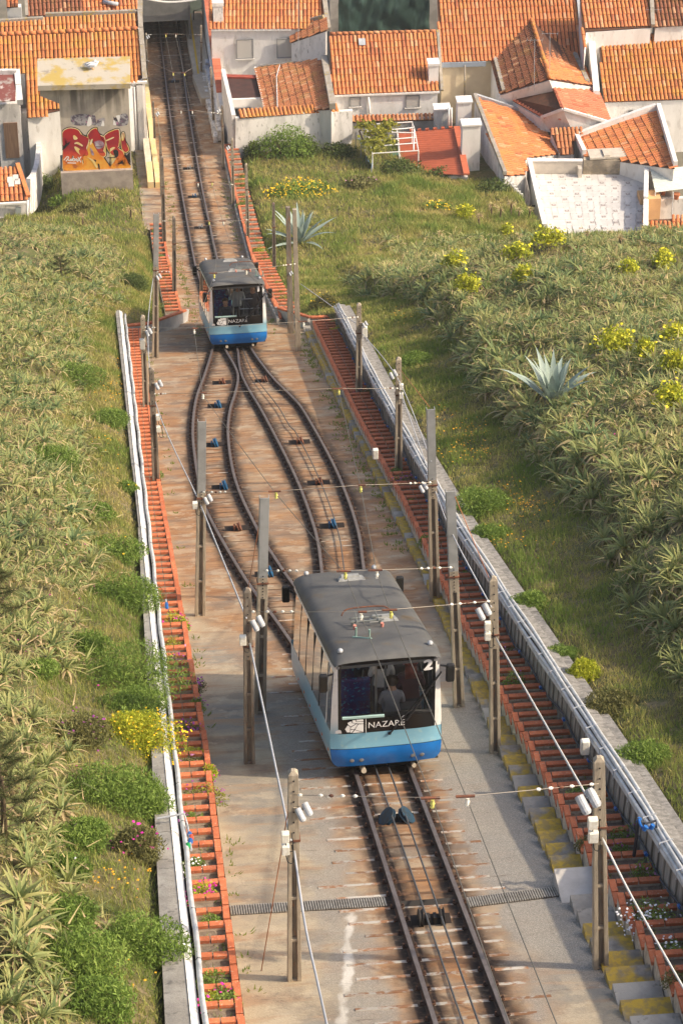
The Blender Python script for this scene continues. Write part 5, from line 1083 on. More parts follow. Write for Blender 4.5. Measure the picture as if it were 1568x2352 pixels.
coping(t,[pl.px(743,-12)+Vector((0,0,.1)),pl.px(754,72)+Vector((0,0,.1))],.24,.3,M_cop,'verge_coping')
antenna(685,-4,130,132.5,'thin rusty aerial mast on the small gable of the white house')
t=house('small lean-to roof with a worn white gable wall beside the shuttered windows',(6.5,133,0))
pl=Plane(lev(668,97,5.0),lev(749,68,5.0),p2=lev(744,40,5.9)); pl=Plane(lev(668,97,4.9),lev(665,64,4.9),p2=lev(746,40,5.9)); poly=[pl.px(*q) for q in ((668,97),(749,69),(744,42),(671,60),(666,66))]
tiled(t,pl,poly,'old',cp=.2,rp_=.36,limit=300); body(t,poly,-.2,M_grime); coping(t,[poly[3]+Vector((0,0,.1)),poly[2]+Vector((0,0,.1))],.16,.2,M_cop,'verge_coping')
t=house('low annexe with a dark brown flat terrace edged in red below the white house',(4,132,0))
za=4.0; poly=[lev(*q,za) for q in ((519,229),(606,226),(594,174),(512,170))]; body(t,poly,-.2,M_wall,drop=0,inset=0)
b=MB(); b.slab([lev(*q,za+.015) for q in ((522,226),(600,223),(590,180),(519,180))],(0,0,.02)); b.build('terrace',mat('terrace_brown',(.075,.035,.03),(.05,.028,.025),scale=2),t)
M_redt=mat('red_trim',(.34,.075,.05),(.28,.06,.04),scale=3)
coping(t,[lev(513,169,za+.1),lev(521,229,za+.1)],.16,.22,M_redt,'parapet'); coping(t,[lev(516,176,za+.05),lev(588,178,za+.05)],.3,.14,M_redt,'parapet')
yy=lev(560,228,za).y-.01; window(t,yy,537,247,576,268,False)
t=house('weathered tile roof with white gutter behind the garden wall',(6,129,0))
pl=Plane(lev(610,253,4.2),lev(587,156,4.2),p2=lev(741,137,5.5)); poly=[pl.px(*q) for q in ((609,256),(762,250),(742,136),(587,156))]
tiled(t,pl,poly,'old',cp=.20,rp_=.36,limit=300); body(t,poly,0,M_wall); coping(t,[pl.px(744,138)+Vector((0,0,.12)),pl.px(764,250)+Vector((0,0,.12))],.3,.34,M_cop,'verge_coping')
b=MB(); b.bar(pl.px(586,155),pl.px(609,255),.09,.09); b.build('gutter',M_wall,t); coping(t,[pl.px(594,154),pl.px(700,141)],.14,.12,M_cop,'ridge_coping',.6); pipe(t,[pl.px(637,250)+Vector((0,0,.1)),pl.px(635,180)+Vector((0,0,.12)),pl.px(643,165)+Vector((0,0,.4))],.025,M_pipe,'vent_pipe')
gy=at(560,357,0).y
t=thing('garden_wall',(5,gy,zt(gy)),'long white garden wall with an orange tile coping behind the big shrub','wall')
a=onY(537,270,gy); c=onY(806,254,gy+.9); 
for i in range(5):
    p=a.lerp(c,i/5); q=a.lerp(c,(i+.998)/5); b=MB(); b.bar(Vector((p.x,p.y,(p.z+.6)/2)),Vector((q.x,q.y,(q.z+.6)/2)),.2,p.z-.6); b.build('wall_panel',M_grime,t)
b=MB(); b.bar(a-Vector((0,0,a.z/2)),Vector((a.x-.2,a.y+5,a.z/2)),.2,a.z+.3); b.build('side_wall',M_grime,t)
pl=Plane(a+Vector((.3,-.1,.02)),c+Vector((-.6,-.1,.02)),slope=.45); tiled(t,pl,[pl.o,pl.o+pl.e*((c-a).length-.9),pl.o+pl.e*((c-a).length-.9)+pl.s*.52,pl.o+pl.s*.52],'lichen',cp=.205,rp_=.5,limit=60,name='coping')
# --- middle houses
t=house('white house with a broad orange tiled roof and skylight in the middle of the town',(10.5,130,0))
eL=lev(757,217,5.0); eR=lev(1009,207,5.0); pl=Plane(eL,eR,slope=.5); poly=[pl.px(*q) for q in ((757,218),(1009,208),(1000,72),(757,78))]
tiled(t,pl,poly,'orange',cp=.205,rp_=.40,limit=300); body(t,poly,-.2,M_wall,inset=.12)
b=MB(); b.bar(eL+Vector((0,-.06,-.07)),eR+Vector((0,-.06,-.07)),.11,.09); b.build('gutter',M_wall,t)
for i in range(17): b=MB(); a=poly[3].lerp(poly[2],i/17); c=poly[3].lerp(poly[2],(i+1)/17); b.tube([a+Vector((0,0,.04)),c],.09,7); b.build('ridge_tile',TM['old'],t,True)
a=pl.px(824,107); b=MB(); b.slab([a+pl.n*.05,a+pl.n*.05+pl.e*.34,a+pl.n*.05+pl.e*.34+pl.s*.42,a+pl.n*.05+pl.s*.42],pl.n*.08); b.build('skylight',M_zinc,t)
a=pl.px(993,190); b=MB(); b.box((a.x+.05,a.y+.3,a.z+.45),(.5,.55,1.0)); ch=b.build('chimney',M_wall,t); b=MB(); b.box((a.x+.05,a.y+.3,a.z+1.0),(.6,.65,.14)); b.build('chimney_cap',M_wall,ch)
yw=(eL.y+eR.y)/2+.05; window(t,eL.y-.01,803,222,828,243); window(t,eL.y-.01,931,219,963,245); pipe(t,[onY(846,222,eL.y-.08),onY(849,273,eL.y-.08)],.055)
b=MB(); b.bar(pl.px(1001,72)+Vector((.1,0,.05)),pl.px(1010,210)+Vector((.1,0,.05)),.14,.14); b.build('verge',M_cop,t)
yw=127.6; t=thing('yard_wall',(10,yw,zt(yw)),'grey yard wall with a row of tiles on top behind the vine arbour','wall'); a=onY(806,277,yw); c=onY(998,272,yw)
b=MB(); b.box(((a.x+c.x)/2,yw,(a.z+.3)/2),(c.x-a.x,.2,a.z-.3)); b.build('wall_body',mat('grey_yard',(.42,.40,.39),(.27,.255,.24),scale=1.6),t)
pl=Plane(a+Vector((0,-.15,0)),c+Vector((0,-.15,0)),slope=.4); tiled(t,pl,[pl.o,pl.o+pl.e*(c-a).length,pl.o+pl.e*(c-a).length+pl.s*.4,pl.o+pl.s*.4],'old',cp=.205,rp_=.4,limit=60,name='coping')
t=thing('scaffold_building',(9,139,0),'building under repair wrapped in dark green netting','building'); yb2=137.5
a=onY(757,90,yb2); c=onY(1004,-14,yb2); b=MB(); b.box(((a.x+c.x)/2,yb2+2.2,a.z),(c.x-a.x-.2,3,c.z-a.z+6)); b.build('wall',mat('shell_grey',(.19,.185,.18),(.12,.115,.11),scale=1.5),t)
for u0,u1 in ((757,779),(983,1004)): p=onY(u0,0,yb2-.2); q=onY(u1,0,yb2-.2); b=MB(); b.box(((p.x+q.x)/2,yb2-.2,a.z),(q.x-p.x,.3,c.z-a.z+6)); b.build('pier',mat('pier_grey',(.40,.37,.34),(.28,.26,.24),scale=1.4),t)
V=[];n=30
for j in range(14):
    for i in range(n+1):
        p=onY(776+208*i/n,80-92*j/13,yb2-.6); p.y+=-.25+.22*nz(i*.33,j*.16)+.16*nz(i*.9+j*.25,j*.3,4); V.append(tuple(p))
F=[(j*(n+1)+i,j*(n+1)+i+1,(j+1)*(n+1)+i+1,(j+1)*(n+1)+i) for j in range(13) for i in range(n)]
np_mesh('netting',V,F,mat('green_net',(.022,.05,.04),(.06,.11,.09),scale=1.1,stretch=(2.5,2.5,.5),lo=.5,hi=.72,rough=.7),kind=None,smooth=True,parent=t)
for u in (770,800,880,955,986): pipe(t,[onY(u,85,yb2-.3),onY(u,-10,yb2-.3)],.03,M_zinc,'scaffold_tube')
for v in (10,40,68): pipe(t,[onY(757,v+3,yb2-.31),onY(1000,v,yb2-.31)],.025,M_zinc,'scaffold_tube')
t=house('cream house with a big orange tiled roof and grey gutter band at top right',(16,137,0))
eL=lev(1011,142,5.2); eR=lev(1110,139,5.2); pl=Plane(eL,eR,slope=.5); poly=[pl.px(*q) for q in ((1010,143),(1112,140),(1331,112),(1326,-14),(1003,-14))]; poly=[pl.px(*q) for q in ((1010,143),(1345,128),(1326,-14),(1003,-14))]
tiled(t,pl,poly,'orange',cp=.205,rp_=.42,limit=300); body(t,poly,-.2,M_cream,inset=.12)
b=MB(); b.bar(eL+Vector((0,-.08,-.14)),eR+Vector((.1,-.08,-.14)),.10,.26); b.build('gutter_band',mat('band_blue_grey',(.30,.34,.40)),t); pipe(t,[onY(1067,150,eL.y-.16),onY(1066,222,eL.y-.16)],.04,M_cop)
coping(t,[pl.px(1326,-12)+Vector((0,0,.1)),pl.px(1338,118)+Vector((0,0,.1))],.2,.25,M_zinc,'verge_coping'); antenna(1071,70,150,134,'aerial with crossed rods standing on the cream house roof'); antenna(1050,8,40,138,'bent aerial near the top of the cream house roof')
t=house('gabled house with one slope tiled brown for its shade and one sunlit orange slope',(18,130,0))
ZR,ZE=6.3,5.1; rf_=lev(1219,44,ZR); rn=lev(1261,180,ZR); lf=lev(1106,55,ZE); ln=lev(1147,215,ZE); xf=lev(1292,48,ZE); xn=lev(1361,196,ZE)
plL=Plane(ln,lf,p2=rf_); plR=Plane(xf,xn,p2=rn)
tiled(t,plL,[ln,rn,rf_,lf],'brown',cp=.2,rp_=.36,limit=300,name='shaded_slope'); tiled(t,plR,[xn,xf,rf_,rn],'orange',cp=.2,rp_=.36,limit=300,name='sunlit_slope')  # left slope's shade is put into its colour by the brown tiles
b=MB(); d=Vector((0,0,-.12)); lo=lambda p:Vector((p.x,p.y,-.2)); b.add([lo(ln),lo(xn),lo(xf),lo(lf),ln+d,xn+d,xf+d,lf+d,rn+d,rf_+d],[(0,1,5,8,4),(1,2,6,5),(2,3,7,9,6),(3,0,4,7),(4,8,9,7),(8,5,6,9)]); b.build('wall',M_wall,t)
for i in range(14): b=MB(); a=rf_.lerp(rn,i/14); c=rf_.lerp(rn,(i+1.05)/14); b.tube([a+Vector((0,0,.02)),c+Vector((0,0,.05))],.11,8); b.build('ridge_tile',TM['lichen'],t,True)
coping(t,[xf+Vector((-.28,0,.2)),xn+Vector((-.28,0,.2))],.22,.16,M_cop,'verge_coping',.6); coping(t,[lf+Vector((.2,0,.14)),ln+Vector((.2,0,.14))],.2,.16,M_cop,'verge_coping',.6)
antenna(1227,90,185,126.5,'tall mast aerial at the near end of the gabled house ridge'); antenna(1262,75,175,127,'thin upright rod on the sunlit slope of the gabled house',0)
t=house('house with a smooth red ridged roof and white gable',(20,127,0))
ZR,ZE=5.6,4.7; rf_=lev(1259,174,ZR); rn=lev(1293,250,ZR); lf=lev(1154,218,ZE); ln=lev(1242,268,ZE); xf=lev(1374,214,ZE); xn=lev(1402,281,ZE)
tiled(t,Plane(ln,lf,p2=rf_),[ln,rn,rf_,lf],'red',cp=.205,rp_=.34,limit=300,name='left_slope'); tiled(t,Plane(xf,xn,p2=rn),[xn,xf,rf_,rn],'red',cp=.205,rp_=.34,limit=300,name='right_slope')
b=MB(); b.add([lo(ln),lo(xn),lo(xf),lo(lf),ln+d,xn+d,xf+d,lf+d,rn+d,rf_+d],[(0,1,5,8,4),(1,2,6,5),(2,3,7,9,6),(3,0,4,7),(4,8,9,7),(8,5,6,9)]); b.build('wall',M_wall,t)
for i in range(10): b=MB(); a=rf_.lerp(rn,i/10); c=rf_.lerp(rn,(i+1.05)/10); b.tube([a,c+Vector((0,0,.03))],.10,8); b.build('ridge_tile',TM['red'],t,True)
coping(t,[ln+Vector((0,-.05,0)),rn+Vector((0,-.05,.02))],.12,.14,M_wall,'gable_trim'); coping(t,[rn+Vector((0,-.05,.02)),xn+Vector((0,-.05,0))],.12,.14,M_wall,'gable_trim')
t=house('small old brown tiled lean-to wedged below the white gable',(19,124,0))
pl=Plane(lev(1284,354,3.7),lev(1316,330,3.7),slope=.45); pl=Plane(lev(1278,352,3.9),lev(1330,350,3.9),slope=.5); poly=[pl.px(*q) for q in ((1286,356),(1318,352),(1318,308),(1352,296),(1262,296))]; tiled(t,pl,poly,'old',cp=.205,limit=300); body(t,poly,0,M_wall)
t=house('tall house with a bare grey white side wall and a lichen orange lean-to roof',(16,123,0))
A_=lev(1158,402,4.9); B_=lev(1089,222,5.05); pl=Plane(lev(1284,354,3.9),lev(1240,272,3.9),p2=B_); pl=Plane(A_,B_,p2=lev(1240,272,3.85)); 
poly=[pl.px(*q) for q in ((1158,402),(1206,400),(1206,362),(1284,352),(1240,272),(1089,222))]
tiled(t,Plane(pl.px(1240,272),pl.px(1284,354),p2=B_),poly,'orange',cp=.2,rp_=.36,limit=300); body(t,poly,0,M_grime,inset=.02)
coping(t,[A_+Vector((.02,0,.1)),B_+Vector((.02,0,.1))],.18,.2,M_cop,'verge_coping',.7); coping(t,[pl.px(1089,222)+Vector((0,0,.1)),pl.px(1240,272)+Vector((0,0,.1))],.16,.18,M_zinc,'verge_coping',.7); coping(t,[pl.px(1240,272)+Vector((0,0,.05)),pl.px(1284,354)+Vector((0,0,.05))],.12,.12,M_dark,'edge_strip',3)
t=house('white house with an orange tiled roof and tall end parapet at the right edge',(23,126,0))
eL=lev(1386,233,4.5); eR=lev(1580,226,4.5); pl=Plane(eL,eR,slope=.5); poly=[pl.px(*q) for q in ((1386,234),(1582,227),(1582,78),(1374,88))]
tiled(t,pl,poly,'lichen',cp=.205,rp_=.40,limit=300); body(t,poly,-.2,M_wall,inset=.1)
for i in range(14): b=MB(); a=poly[3].lerp(poly[2],i/14); c=poly[3].lerp(poly[2],(i+1)/14); b.tube([a+Vector((0,0,.04)),c],.10,7); b.build('ridge_tile',TM['orange'],t,True)
a=pl.px(1381,220)+Vector((-.3,-.1,.35)); c=pl.px(1366,80)+Vector((-.25,0,.35)); b=MB(); b.add([Vector((a.x-.16,a.y,-.2)),Vector((a.x+.16,a.y,-.2)),Vector((c.x+.16,c.y,-.2)),Vector((c.x-.16,c.y,-.2)),a-Vector((.16,0,0)),a+Vector((.16,0,0)),c+Vector((.16,0,0)),c-Vector((.16,0,0))],[(3,2,1,0),(4,5,6,7),(0,1,5,4),(1,2,6,5),(2,3,7,6),(3,0,4,7)]); b.build('end_parapet',M_wall,t)
window(t,eL.y-.01,1441,252,1452,262,False); antenna(1500,20,60,131,'large tilted aerial at the top right corner')
t=house('orange tiled roofs at the top right corner split by a grey verge',(24,135,0))
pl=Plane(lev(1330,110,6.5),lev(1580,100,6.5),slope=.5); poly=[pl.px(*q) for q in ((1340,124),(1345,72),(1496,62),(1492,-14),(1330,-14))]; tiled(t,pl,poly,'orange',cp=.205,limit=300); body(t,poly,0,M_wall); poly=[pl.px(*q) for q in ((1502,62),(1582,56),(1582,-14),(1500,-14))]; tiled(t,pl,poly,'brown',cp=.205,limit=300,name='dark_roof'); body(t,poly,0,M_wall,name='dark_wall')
coping(t,[pl.px(1494,-12)+Vector((0,0,.1)),pl.px(1498,64)+Vector((0,0,.1))],.2,.25,M_cop,'verge_coping')
t=house('orange roof framed by white parapets above the tiled terrace',(22,123,0))
p1_=lev(1322,318,4.1); p4=lev(1341,356,4.1); p2_=lev(1508,250,5.3); pl=Plane(p4,p1_,p2=p2_); poly=[pl.px(*q) for q in ((1341,356),(1400,348),(1552,384),(1550,372),(1508,250),(1322,318))]
poly=[pl.px(*q) for q in ((1341,358),(1548,386),(1508,250),(1322,318))]; tiled(t,pl,poly,'old' if False else 'orange',cp=.205,rp_=.38,limit=300); body(t,poly,0,M_wall)
coping(t,[poly[3]+Vector((0,0,.15)),poly[2]+Vector((0,0,.15))],.2,.34,M_wall,'parapet',3); coping(t,[poly[2]+Vector((.05,0,.15)),poly[1]+Vector((.05,0,.15))],.2,.34,M_wall,'parapet',3); coping(t,[poly[3]+Vector((0,0,.15)),poly[0]+Vector((0,0,.15))],.2,.34,M_wall,'parapet',3)
# --- roof terrace
t=house('flat roofed house with a white parapet terrace of patterned pale tiles',(19,120,0),'terrace_house')
zf=3.7; FL_=lev(1219,400,zf); FR_=lev(1479,402,zf); NR_=lev(1472,545,zf); NL=lev(1252,545,zf)
b=MB(); q=[NL,NR_,FR_,FL_]; b.add([Vector((p.x,p.y,0)) for p in q]+[p-Vector((0,0,.03)) for p in q],[(3,2,1,0),(4,5,6,7),(0,1,5,4),(1,2,6,5),(2,3,7,6),(3,0,4,7)]); b.build('wall',M_grime,t)
M_ft=mat('floor_tile_pale',(.60,.565,.53),(.54,.51,.48),scale=3,rnd=.08,rough=.5); M_fd=mat('floor_tile_grey',(.32,.27,.25),rough=.5)
ex=(FR_-FL_); ey=(NL-FL_); nxt,nyt=17,11; tm={}
for i in range(nxt):
    for j in range(nyt):
        c=FL_+ex*((i+.5)/nxt)+((NR_-FR_)*((i+.5)/nxt)+ey*(1-(i+.5)/nxt))*((j+.5)/nyt); w=ex.length/nxt-.012; h=ey.length/nyt-.012
        if 'p' not in tm: tm['p']=meshbox('floor_tile',(w,h,.03),M_ft); tm['d']=meshbox('floor_tile',(.19,.16,.012),M_fd); tm['e']=meshbox('floor_tile',(.08,.06,.014),M_ft)
        place('floor_tile',tm['p'],t,Matrix.Translation(c))
        if (i%2==0)and(j%2==(i//2)%2):
            o=place('floor_motif',tm['d'],t,Matrix.Translation(c+Vector((0,0,.018)))); place('floor_motif',tm['e'],t,Matrix.Translation(c+Vector((0,0,.026))))
M_beige=mat('parapet_beige',(.56,.50,.42),(.48,.43,.37),scale=3)
def parapet(a,c,h,w=.16,m=None):
    b=MB(); b.bar(a+Vector((0,0,h/2)),c+Vector((0,0,h/2)),w,h-.002); b.build('parapet',m or M_wall,t); b=MB(); b.bar(a+Vector((0,0,h+.03)),c+Vector((0,0,h+.03)),w+.06,.06); b.build('parapet_cap',M_wall,t)
parapet(FL_+Vector((-.1,.12,-.3)),FL_.lerp(FR_,.45)+Vector((0,.12,-.3)),1.0,.16,M_beige); parapet(FL_+Vector((-.12,.1,-.3)),NL+Vector((-.12,-.2,-.3)),1.1); parapet(FR_+Vector((.1,.2,-.3)),FR_.lerp(NR_,.62)+Vector((.1,0,-.3)),1.15)
parapet(FR_.lerp(NR_,.62)+Vector((.12,0,-.3)),NR_+Vector((.12,-.2,-.3)),1.0,.18,mat('parapet_orange',(.62,.36,.17),(.56,.32,.16),scale=2))
b=MB(); b.bar(FL_.lerp(FR_,.46)+Vector((0,.15,.35)),FR_+Vector((-.1,.15,.35)),.3,.9); b.build('old_wall',mat('lichen_wall',(.46,.38,.28),(.20,.17,.13),scale=1.6,c3=(.38,.28,.10),scale3=3,bump=.3),t)
b=MB(); c=FL_.lerp(FR_,.60)+Vector((0,.45,.9)); b.box(c+Vector((.45,0,0)),(1.9,.9,.1)); b.build('slab',mat('slab_beige',(.52,.46,.38),(.44,.39,.32),scale=3),t); b=MB(); b.box(c+Vector((.35,-.05,.08)),(.3,.7,.1)); b.build('slab_block',mat('slab_beige',(0,0,0)),t)
b=MB(); a=FL_.lerp(FR_,.42)+Vector((0,-.15,.25)); b.box(a,(.18,.4,.5)); b.build('corner_pier',M_beige,t); pipe(t,[NL.lerp(FL_,.45)+Vector((-.2,0,.15)),NL.lerp(FL_,.45)+Vector((-.5,0,.15))],.05,M_dark,'spout'); pipe(t,[NL.lerp(FL_,.2)+Vector((-.2,0,.0)),NL.lerp(FL_,.2)+Vector((-.45,0,.0))],.05,M_dark,'spout')
t=house('low orange block with a small tiled roof and corrugated awning at the right edge',(23,119,0),'annexe','annexe')
b=MB(); a=lev(1466,448,4.0); c=lev(1513,445,4.0); b.box(((a.x+c.x)/2,a.y+.0,2.),(c.x-a.x,.9,4.0)); b.build('orange_wall',mat('parapet_orange',(0,0,0)),t)
pl=Plane(lev(1482,536,3.6),lev(1580,538,3.6),slope=.35); poly=[pl.px(*q) for q in ((1482,536),(1582,540),(1582,500),(1482,505))]; tiled(t,pl,poly,'orange',cp=.205,rp_=.4,limit=90); body(t,poly,0,M_grime)
a=lev(1512,470,3.6); b=MB(); b.box((a.x+1.2,a.y+.6,1.7),(2.6,.2,3.8)); b.build('yard_wall',M_grime,t)
V=[];n=60; A0=lev(1492,388,4.6); B0=lev(1582,382,4.6); C0=lev(1582,432,4.2); D0=lev(1504,442,4.2)
for j in range(2):
    for i in range(n+1):
        p=A0.lerp(D0,i/n) if j==0 else B0.lerp(C0,i/n); V.append((p.x,p.y,p.z+.03*math.sin(i*1.05)))
np_mesh('awning_sheet',V,[(i,i+1,n+2+i,n+1+i) for i in range(n)],mat('awning_pale',(.56,.60,.55),(.50,.52,.46),scale=2,rough=.5),kind=None,parent=t)
for u in (1504,1545): b=MB(); a=lev(u,442,4.18); b.tube([a,Vector((a.x,a.y,1.5))],.03,6); b.build('awning_post',M_pipe,t)
for u,v,l in ((1521,447,'larger terracotta pot on the wall at the right edge'),(1552,457,'small terracotta pot on the wall at the right edge')):
    p=lev(u,v,3.62); t=thing('flower_pot',p,l,'pot'); b=MB(); b.lathe(p,[(.10,0),(.15,.24),(.17,.25),(.17,.30),(.14,.30)],12); b.build('pot',mat('terracotta',(.42,.15,.07)),t); b=MB(); b.lathe(p+Vector((0,0,.27)),[(.135,0),(.1,.02)],10); b.build('pot_soil',M_soil,t)
# --- shed, arbour, chair
t=house('shed with a smooth red corrugated roof beside the vine arbour',(12,123,2),'shed','shed')
z7=lambda x,y:(792.3+.2197*x,252.6+.2197*y)
pl=Plane(lev(*z7(600,640),3.6),lev(*z7(555,230),3.6),p2=lev(*z7(1180,185),4.3)); A_,B_,C_,D_=[pl.px(*z7(*q)) for q in ((600,655),(555,232),(1185,185),(1290,682))]
n=84; V=[]
for i in range(n+1):
    for j in range(2):
        p=(A_.lerp(B_,i/n) if j==0 else D_.lerp(C_,i/n)); V.append(tuple(p+pl.n*(.045*max(-.4,math.sin(i*math.pi/2)))))
np_mesh('roof',V,[(2*i,2*i+1,2*i+3,2*i+2) for i in range(n)],mat('corrugated_red',(.52,.135,.065),(.46,.12,.06),scale=2,rough=.6),kind=None,parent=t); body(t,[A_,D_,C_,B_],.5,M_grime,drop=.14)
coping(t,[C_+Vector((-.1,0,.06)),D_+Vector((-.1,0,.06))],.3,.08,mat('corrugated_red',(0,0,0)),'ridge_sheet',1.2)
for i in range(6): p=B_.lerp(C_,.22+.13*i); b=MB(); b.bar(p+Vector((-.09,0,.06)),p+Vector((.09,0,.07)),.12,.07); b.build('crest_tile',mat('corrugated_red',(0,0,0)),t)
b=MB(); b.bar(A_+Vector((.0,.1,-.05)),B_+Vector((0,0,-.05)),.08,.08); b.build('gutter',M_wall,t)
t=thing('house_wall',(14,124,2),'white side walls and stacks between the shed and the tall grey wall','wall')
for u0,v0,u1,v1,yy,m in ((1051,237,1080,330,126,M_wall),(1062,290,1100,400,122.5,M_wall),(998,254,1032,292,127,M_grime)):
    a=onY(u0,v0,yy); c=onY(u1,v1,yy); b=MB(); b.box(((a.x+c.x)/2,yy+.3,(a.z+.5)/2),(c.x-a.x,.6,a.z-.5)); b.build('wall_block',m,t); b=MB(); b.box(((a.x+c.x)/2,yy+.28,a.z+.04),(c.x-a.x+.1,.7,.08)); b.build('wall_cap',M_wall,t)
for u in (1030,1036): pipe(t,[onY(u,248,125.8),onY(u,295,125.8)],.05,M_wall,'stack')
za=4.9; t=thing('vine_arbour',lev(900,330,za)-Vector((0,0,2)),'white pipe arbour frame with a grape vine on its left','arbour'); Z=lambda x,y,z=za:lev(*z7(x,y),z)
for i,l_ in enumerate(([(280,150),(700,125),(720,190),(765,425),(285,455),(240,260),(210,140)],[(450,210),(715,185)],[(300,228),(735,240)],[(330,320),(745,285)],[(300,380),(745,345)])):
    b=MB(); b.tube([Z(*q) for q in l_],.03,6); b.build('rail',M_wall,t)
for q in ((285,455),(765,425),(700,125),(210,140)): a=Z(*q); b=MB(); b.tube([a,a-Vector((0,0,2.2))],.032,6); b.build('post',M_wall,t)
b=MB(); b.tube([Z(720,190),Z(715,420)],.03,6); b.tube([Z(540,210),Z(575,610,3.2)],.03,6); b.build('brace',M_wall,t)
t=thing('blue_net',lev(*z7(190,420),3.6),'torn blue netting fence left of the vine arbour','netting')
V=[];n=16
for j in range(2):
    for i in range(n+1): p=lev(*z7(110+170*i/n,220+390*i/n),4.4-.9*j+.1*nz(i*.7,j)); V.append(tuple(p+Vector((.1*nz(i*.9,j+3),0,0))))
np_mesh('net',V,[(i,i+1,n+2+i,n+1+i) for i in range(n)],mat('net_blue',(.05,.18,.45),(.12,.28,.5),scale=4),kind=None,parent=t)
for i in range(4): b=MB(); p=lev(*z7(110+55*i,225+130*i),4.3); b.tube([p,p-Vector((0,0,1.4))],.02,5); b.build('net_post',M_zinc,t)
p=lev(*z7(520,640),2.7); t=thing('plastic_chair',p,'green plastic chair beside the red shed','chair'); M_ch=mat('chair_green',(.16,.30,.24),rough=.5)
b=MB(); b.box(p+Vector((0,0,.42)),(.46,.44,.05)); b.build('seat',M_ch,t,bevel=.01); b=MB(); b.box(p+Vector((0,.22,.72)),(.46,.05,.5),Matrix.Rotation(-.15,3,'X')); b.build('backrest',M_ch,t,bevel=.01)
for dx in (-.2,.2):
    for dy in (-.18,.18): b=MB(); b.bar(p+Vector((dx,dy,0)),p+Vector((dx,dy,.42)),.04,.04); b.build('leg',M_ch,t)
    b=MB(); b.bar(p+Vector((dx*1.1,-.18,.62)),p+Vector((dx*1.1,.2,.62)),.05,.04); b.build('armrest',M_ch,t)
b=MB(); pa=[lev(*z7(*q),2.75) for q in ((370,545),(640,500),(620,650),(360,640))]; b.slab(pa,(0,0,-.3)); tag(b.build('patio',mat('patio_pink',(.48,.38,.32),(.40,.32,.27),scale=3),loc=pa[0]),'small paved patio under the vine arbour','patio')
t=thing('gate',at(1180,420,.2),'white slatted gate between the tall wall and the terrace','gate')
for i in range(8): a=onY(1160+5.5*i,402+6*i,119.6-.25*i); b=MB(); b.bar(a,a-Vector((0,0,1.1)),.09,.03); b.build('slat',M_wall,t)
b=MB(); b.bar(onY(1160,410,119.6),onY(1200,450,117.9),.05,.05); b.build('gate_rail',M_wall,t)
# ================= plants
def leafmat(name,stops,trans=.25,rough=.6):
    if name in MATS: return MATS[name]
    m=bpy.data.materials.new(name); m.use_nodes=True; n=m.node_tree.nodes; l=m.node_tree.links; b=n['Principled BSDF']; b.inputs['Roughness'].default_value=rough; b.inputs['Specular IOR Level'].default_value=.25
    a=attr(n,'tone'); oi=n.new('ShaderNodeObjectInfo'); r=n.new('ShaderNodeMath'); r.operation='MULTIPLY_ADD'; l.new(oi.outputs['Random'],r.inputs[0]); r.inputs[1].default_value=.10; l.new(a,r.inputs[2])
    cr=n.new('ShaderNodeValToRGB'); l.new(r.outputs[0],cr.inputs[0]); e=cr.color_ramp.elements
    e[0].position=stops[0][0]; e[0].color=tuple(stops[0][1])+(1,); e[1].position=stops[-1][0]; e[1].color=tuple(stops[-1][1])+(1,)
    for p,c in stops[1:-1]: x=e.new(p); x.color=tuple(c)+(1,)
    l.new(cr.outputs[0],b.inputs['Base Color'])
    t=n.new('ShaderNodeBsdfTranslucent'); l.new(cr.outputs[0],t.inputs[0]); mx=n.new('ShaderNodeMixShader'); mx.inputs[0].default_value=trans
    l.new(b.outputs[0],mx.inputs[1]); l.new(t.outputs[0],mx.inputs[2]); l.new(mx.outputs[0],n['Material Output'].inputs[0]); MATS[name]=m; return m
ML={'aloe':leafmat('aloe_leaf',[(0,(.40,.29,.16)),(.18,(.56,.43,.235)),(.34,(.43,.385,.15)),(.55,(.31,.33,.115)),(.8,(.20,.255,.095)),(1,(.14,.205,.09))],.32),
 'grass':leafmat('grass_blade',[(0,(.56,.43,.20)),(.35,(.47,.41,.145)),(.6,(.32,.345,.09)),(1,(.17,.26,.05))],.42),
 'green':leafmat('green_leaf',[(0,(.09,.14,.028)),(.5,(.18,.275,.05)),(1,(.31,.40,.085))],.35),
 'dark':leafmat('dark_leaf',[(0,(.05,.075,.022)),(.5,(.095,.135,.035)),(1,(.17,.21,.055))],.3),
 'lime':leafmat('lime_leaf',[(0,(.18,.23,.025)),(.45,(.40,.44,.035)),(1,(.62,.58,.05))],.35),
 'olive':leafmat('olive_leaf',[(0,(.07,.075,.03)),(.5,(.15,.15,.05)),(1,(.28,.25,.09))],.25),
 'agave':leafmat('agave_leaf',[(0,(.16,.22,.19)),(.5,(.26,.33,.29)),(1,(.38,.44,.37))],.12,.5),
 'vine':leafmat('vine_leaf',[(0,(.14,.16,.02)),(.5,(.30,.30,.04)),(1,(.42,.38,.06))],.35),
 'pine':leafmat('pine_needle',[(0,(.05,.065,.025)),(.6,(.12,.135,.045)),(1,(.26,.17,.07))],.25)}
FLW={k:mat('petal_'+k,c,rough=.6) for k,c in dict(yellow=(.80,.50,.015),magenta=(.62,.03,.32),purple=(.30,.05,.26),white=(.80,.78,.78),pink=(.55,.22,.42),lime=(.66,.58,.03),orange=(.80,.38,.02)).items()}
M_stem=mat('stem_brown',(.16,.11,.07),(.10,.07,.045),scale=8)
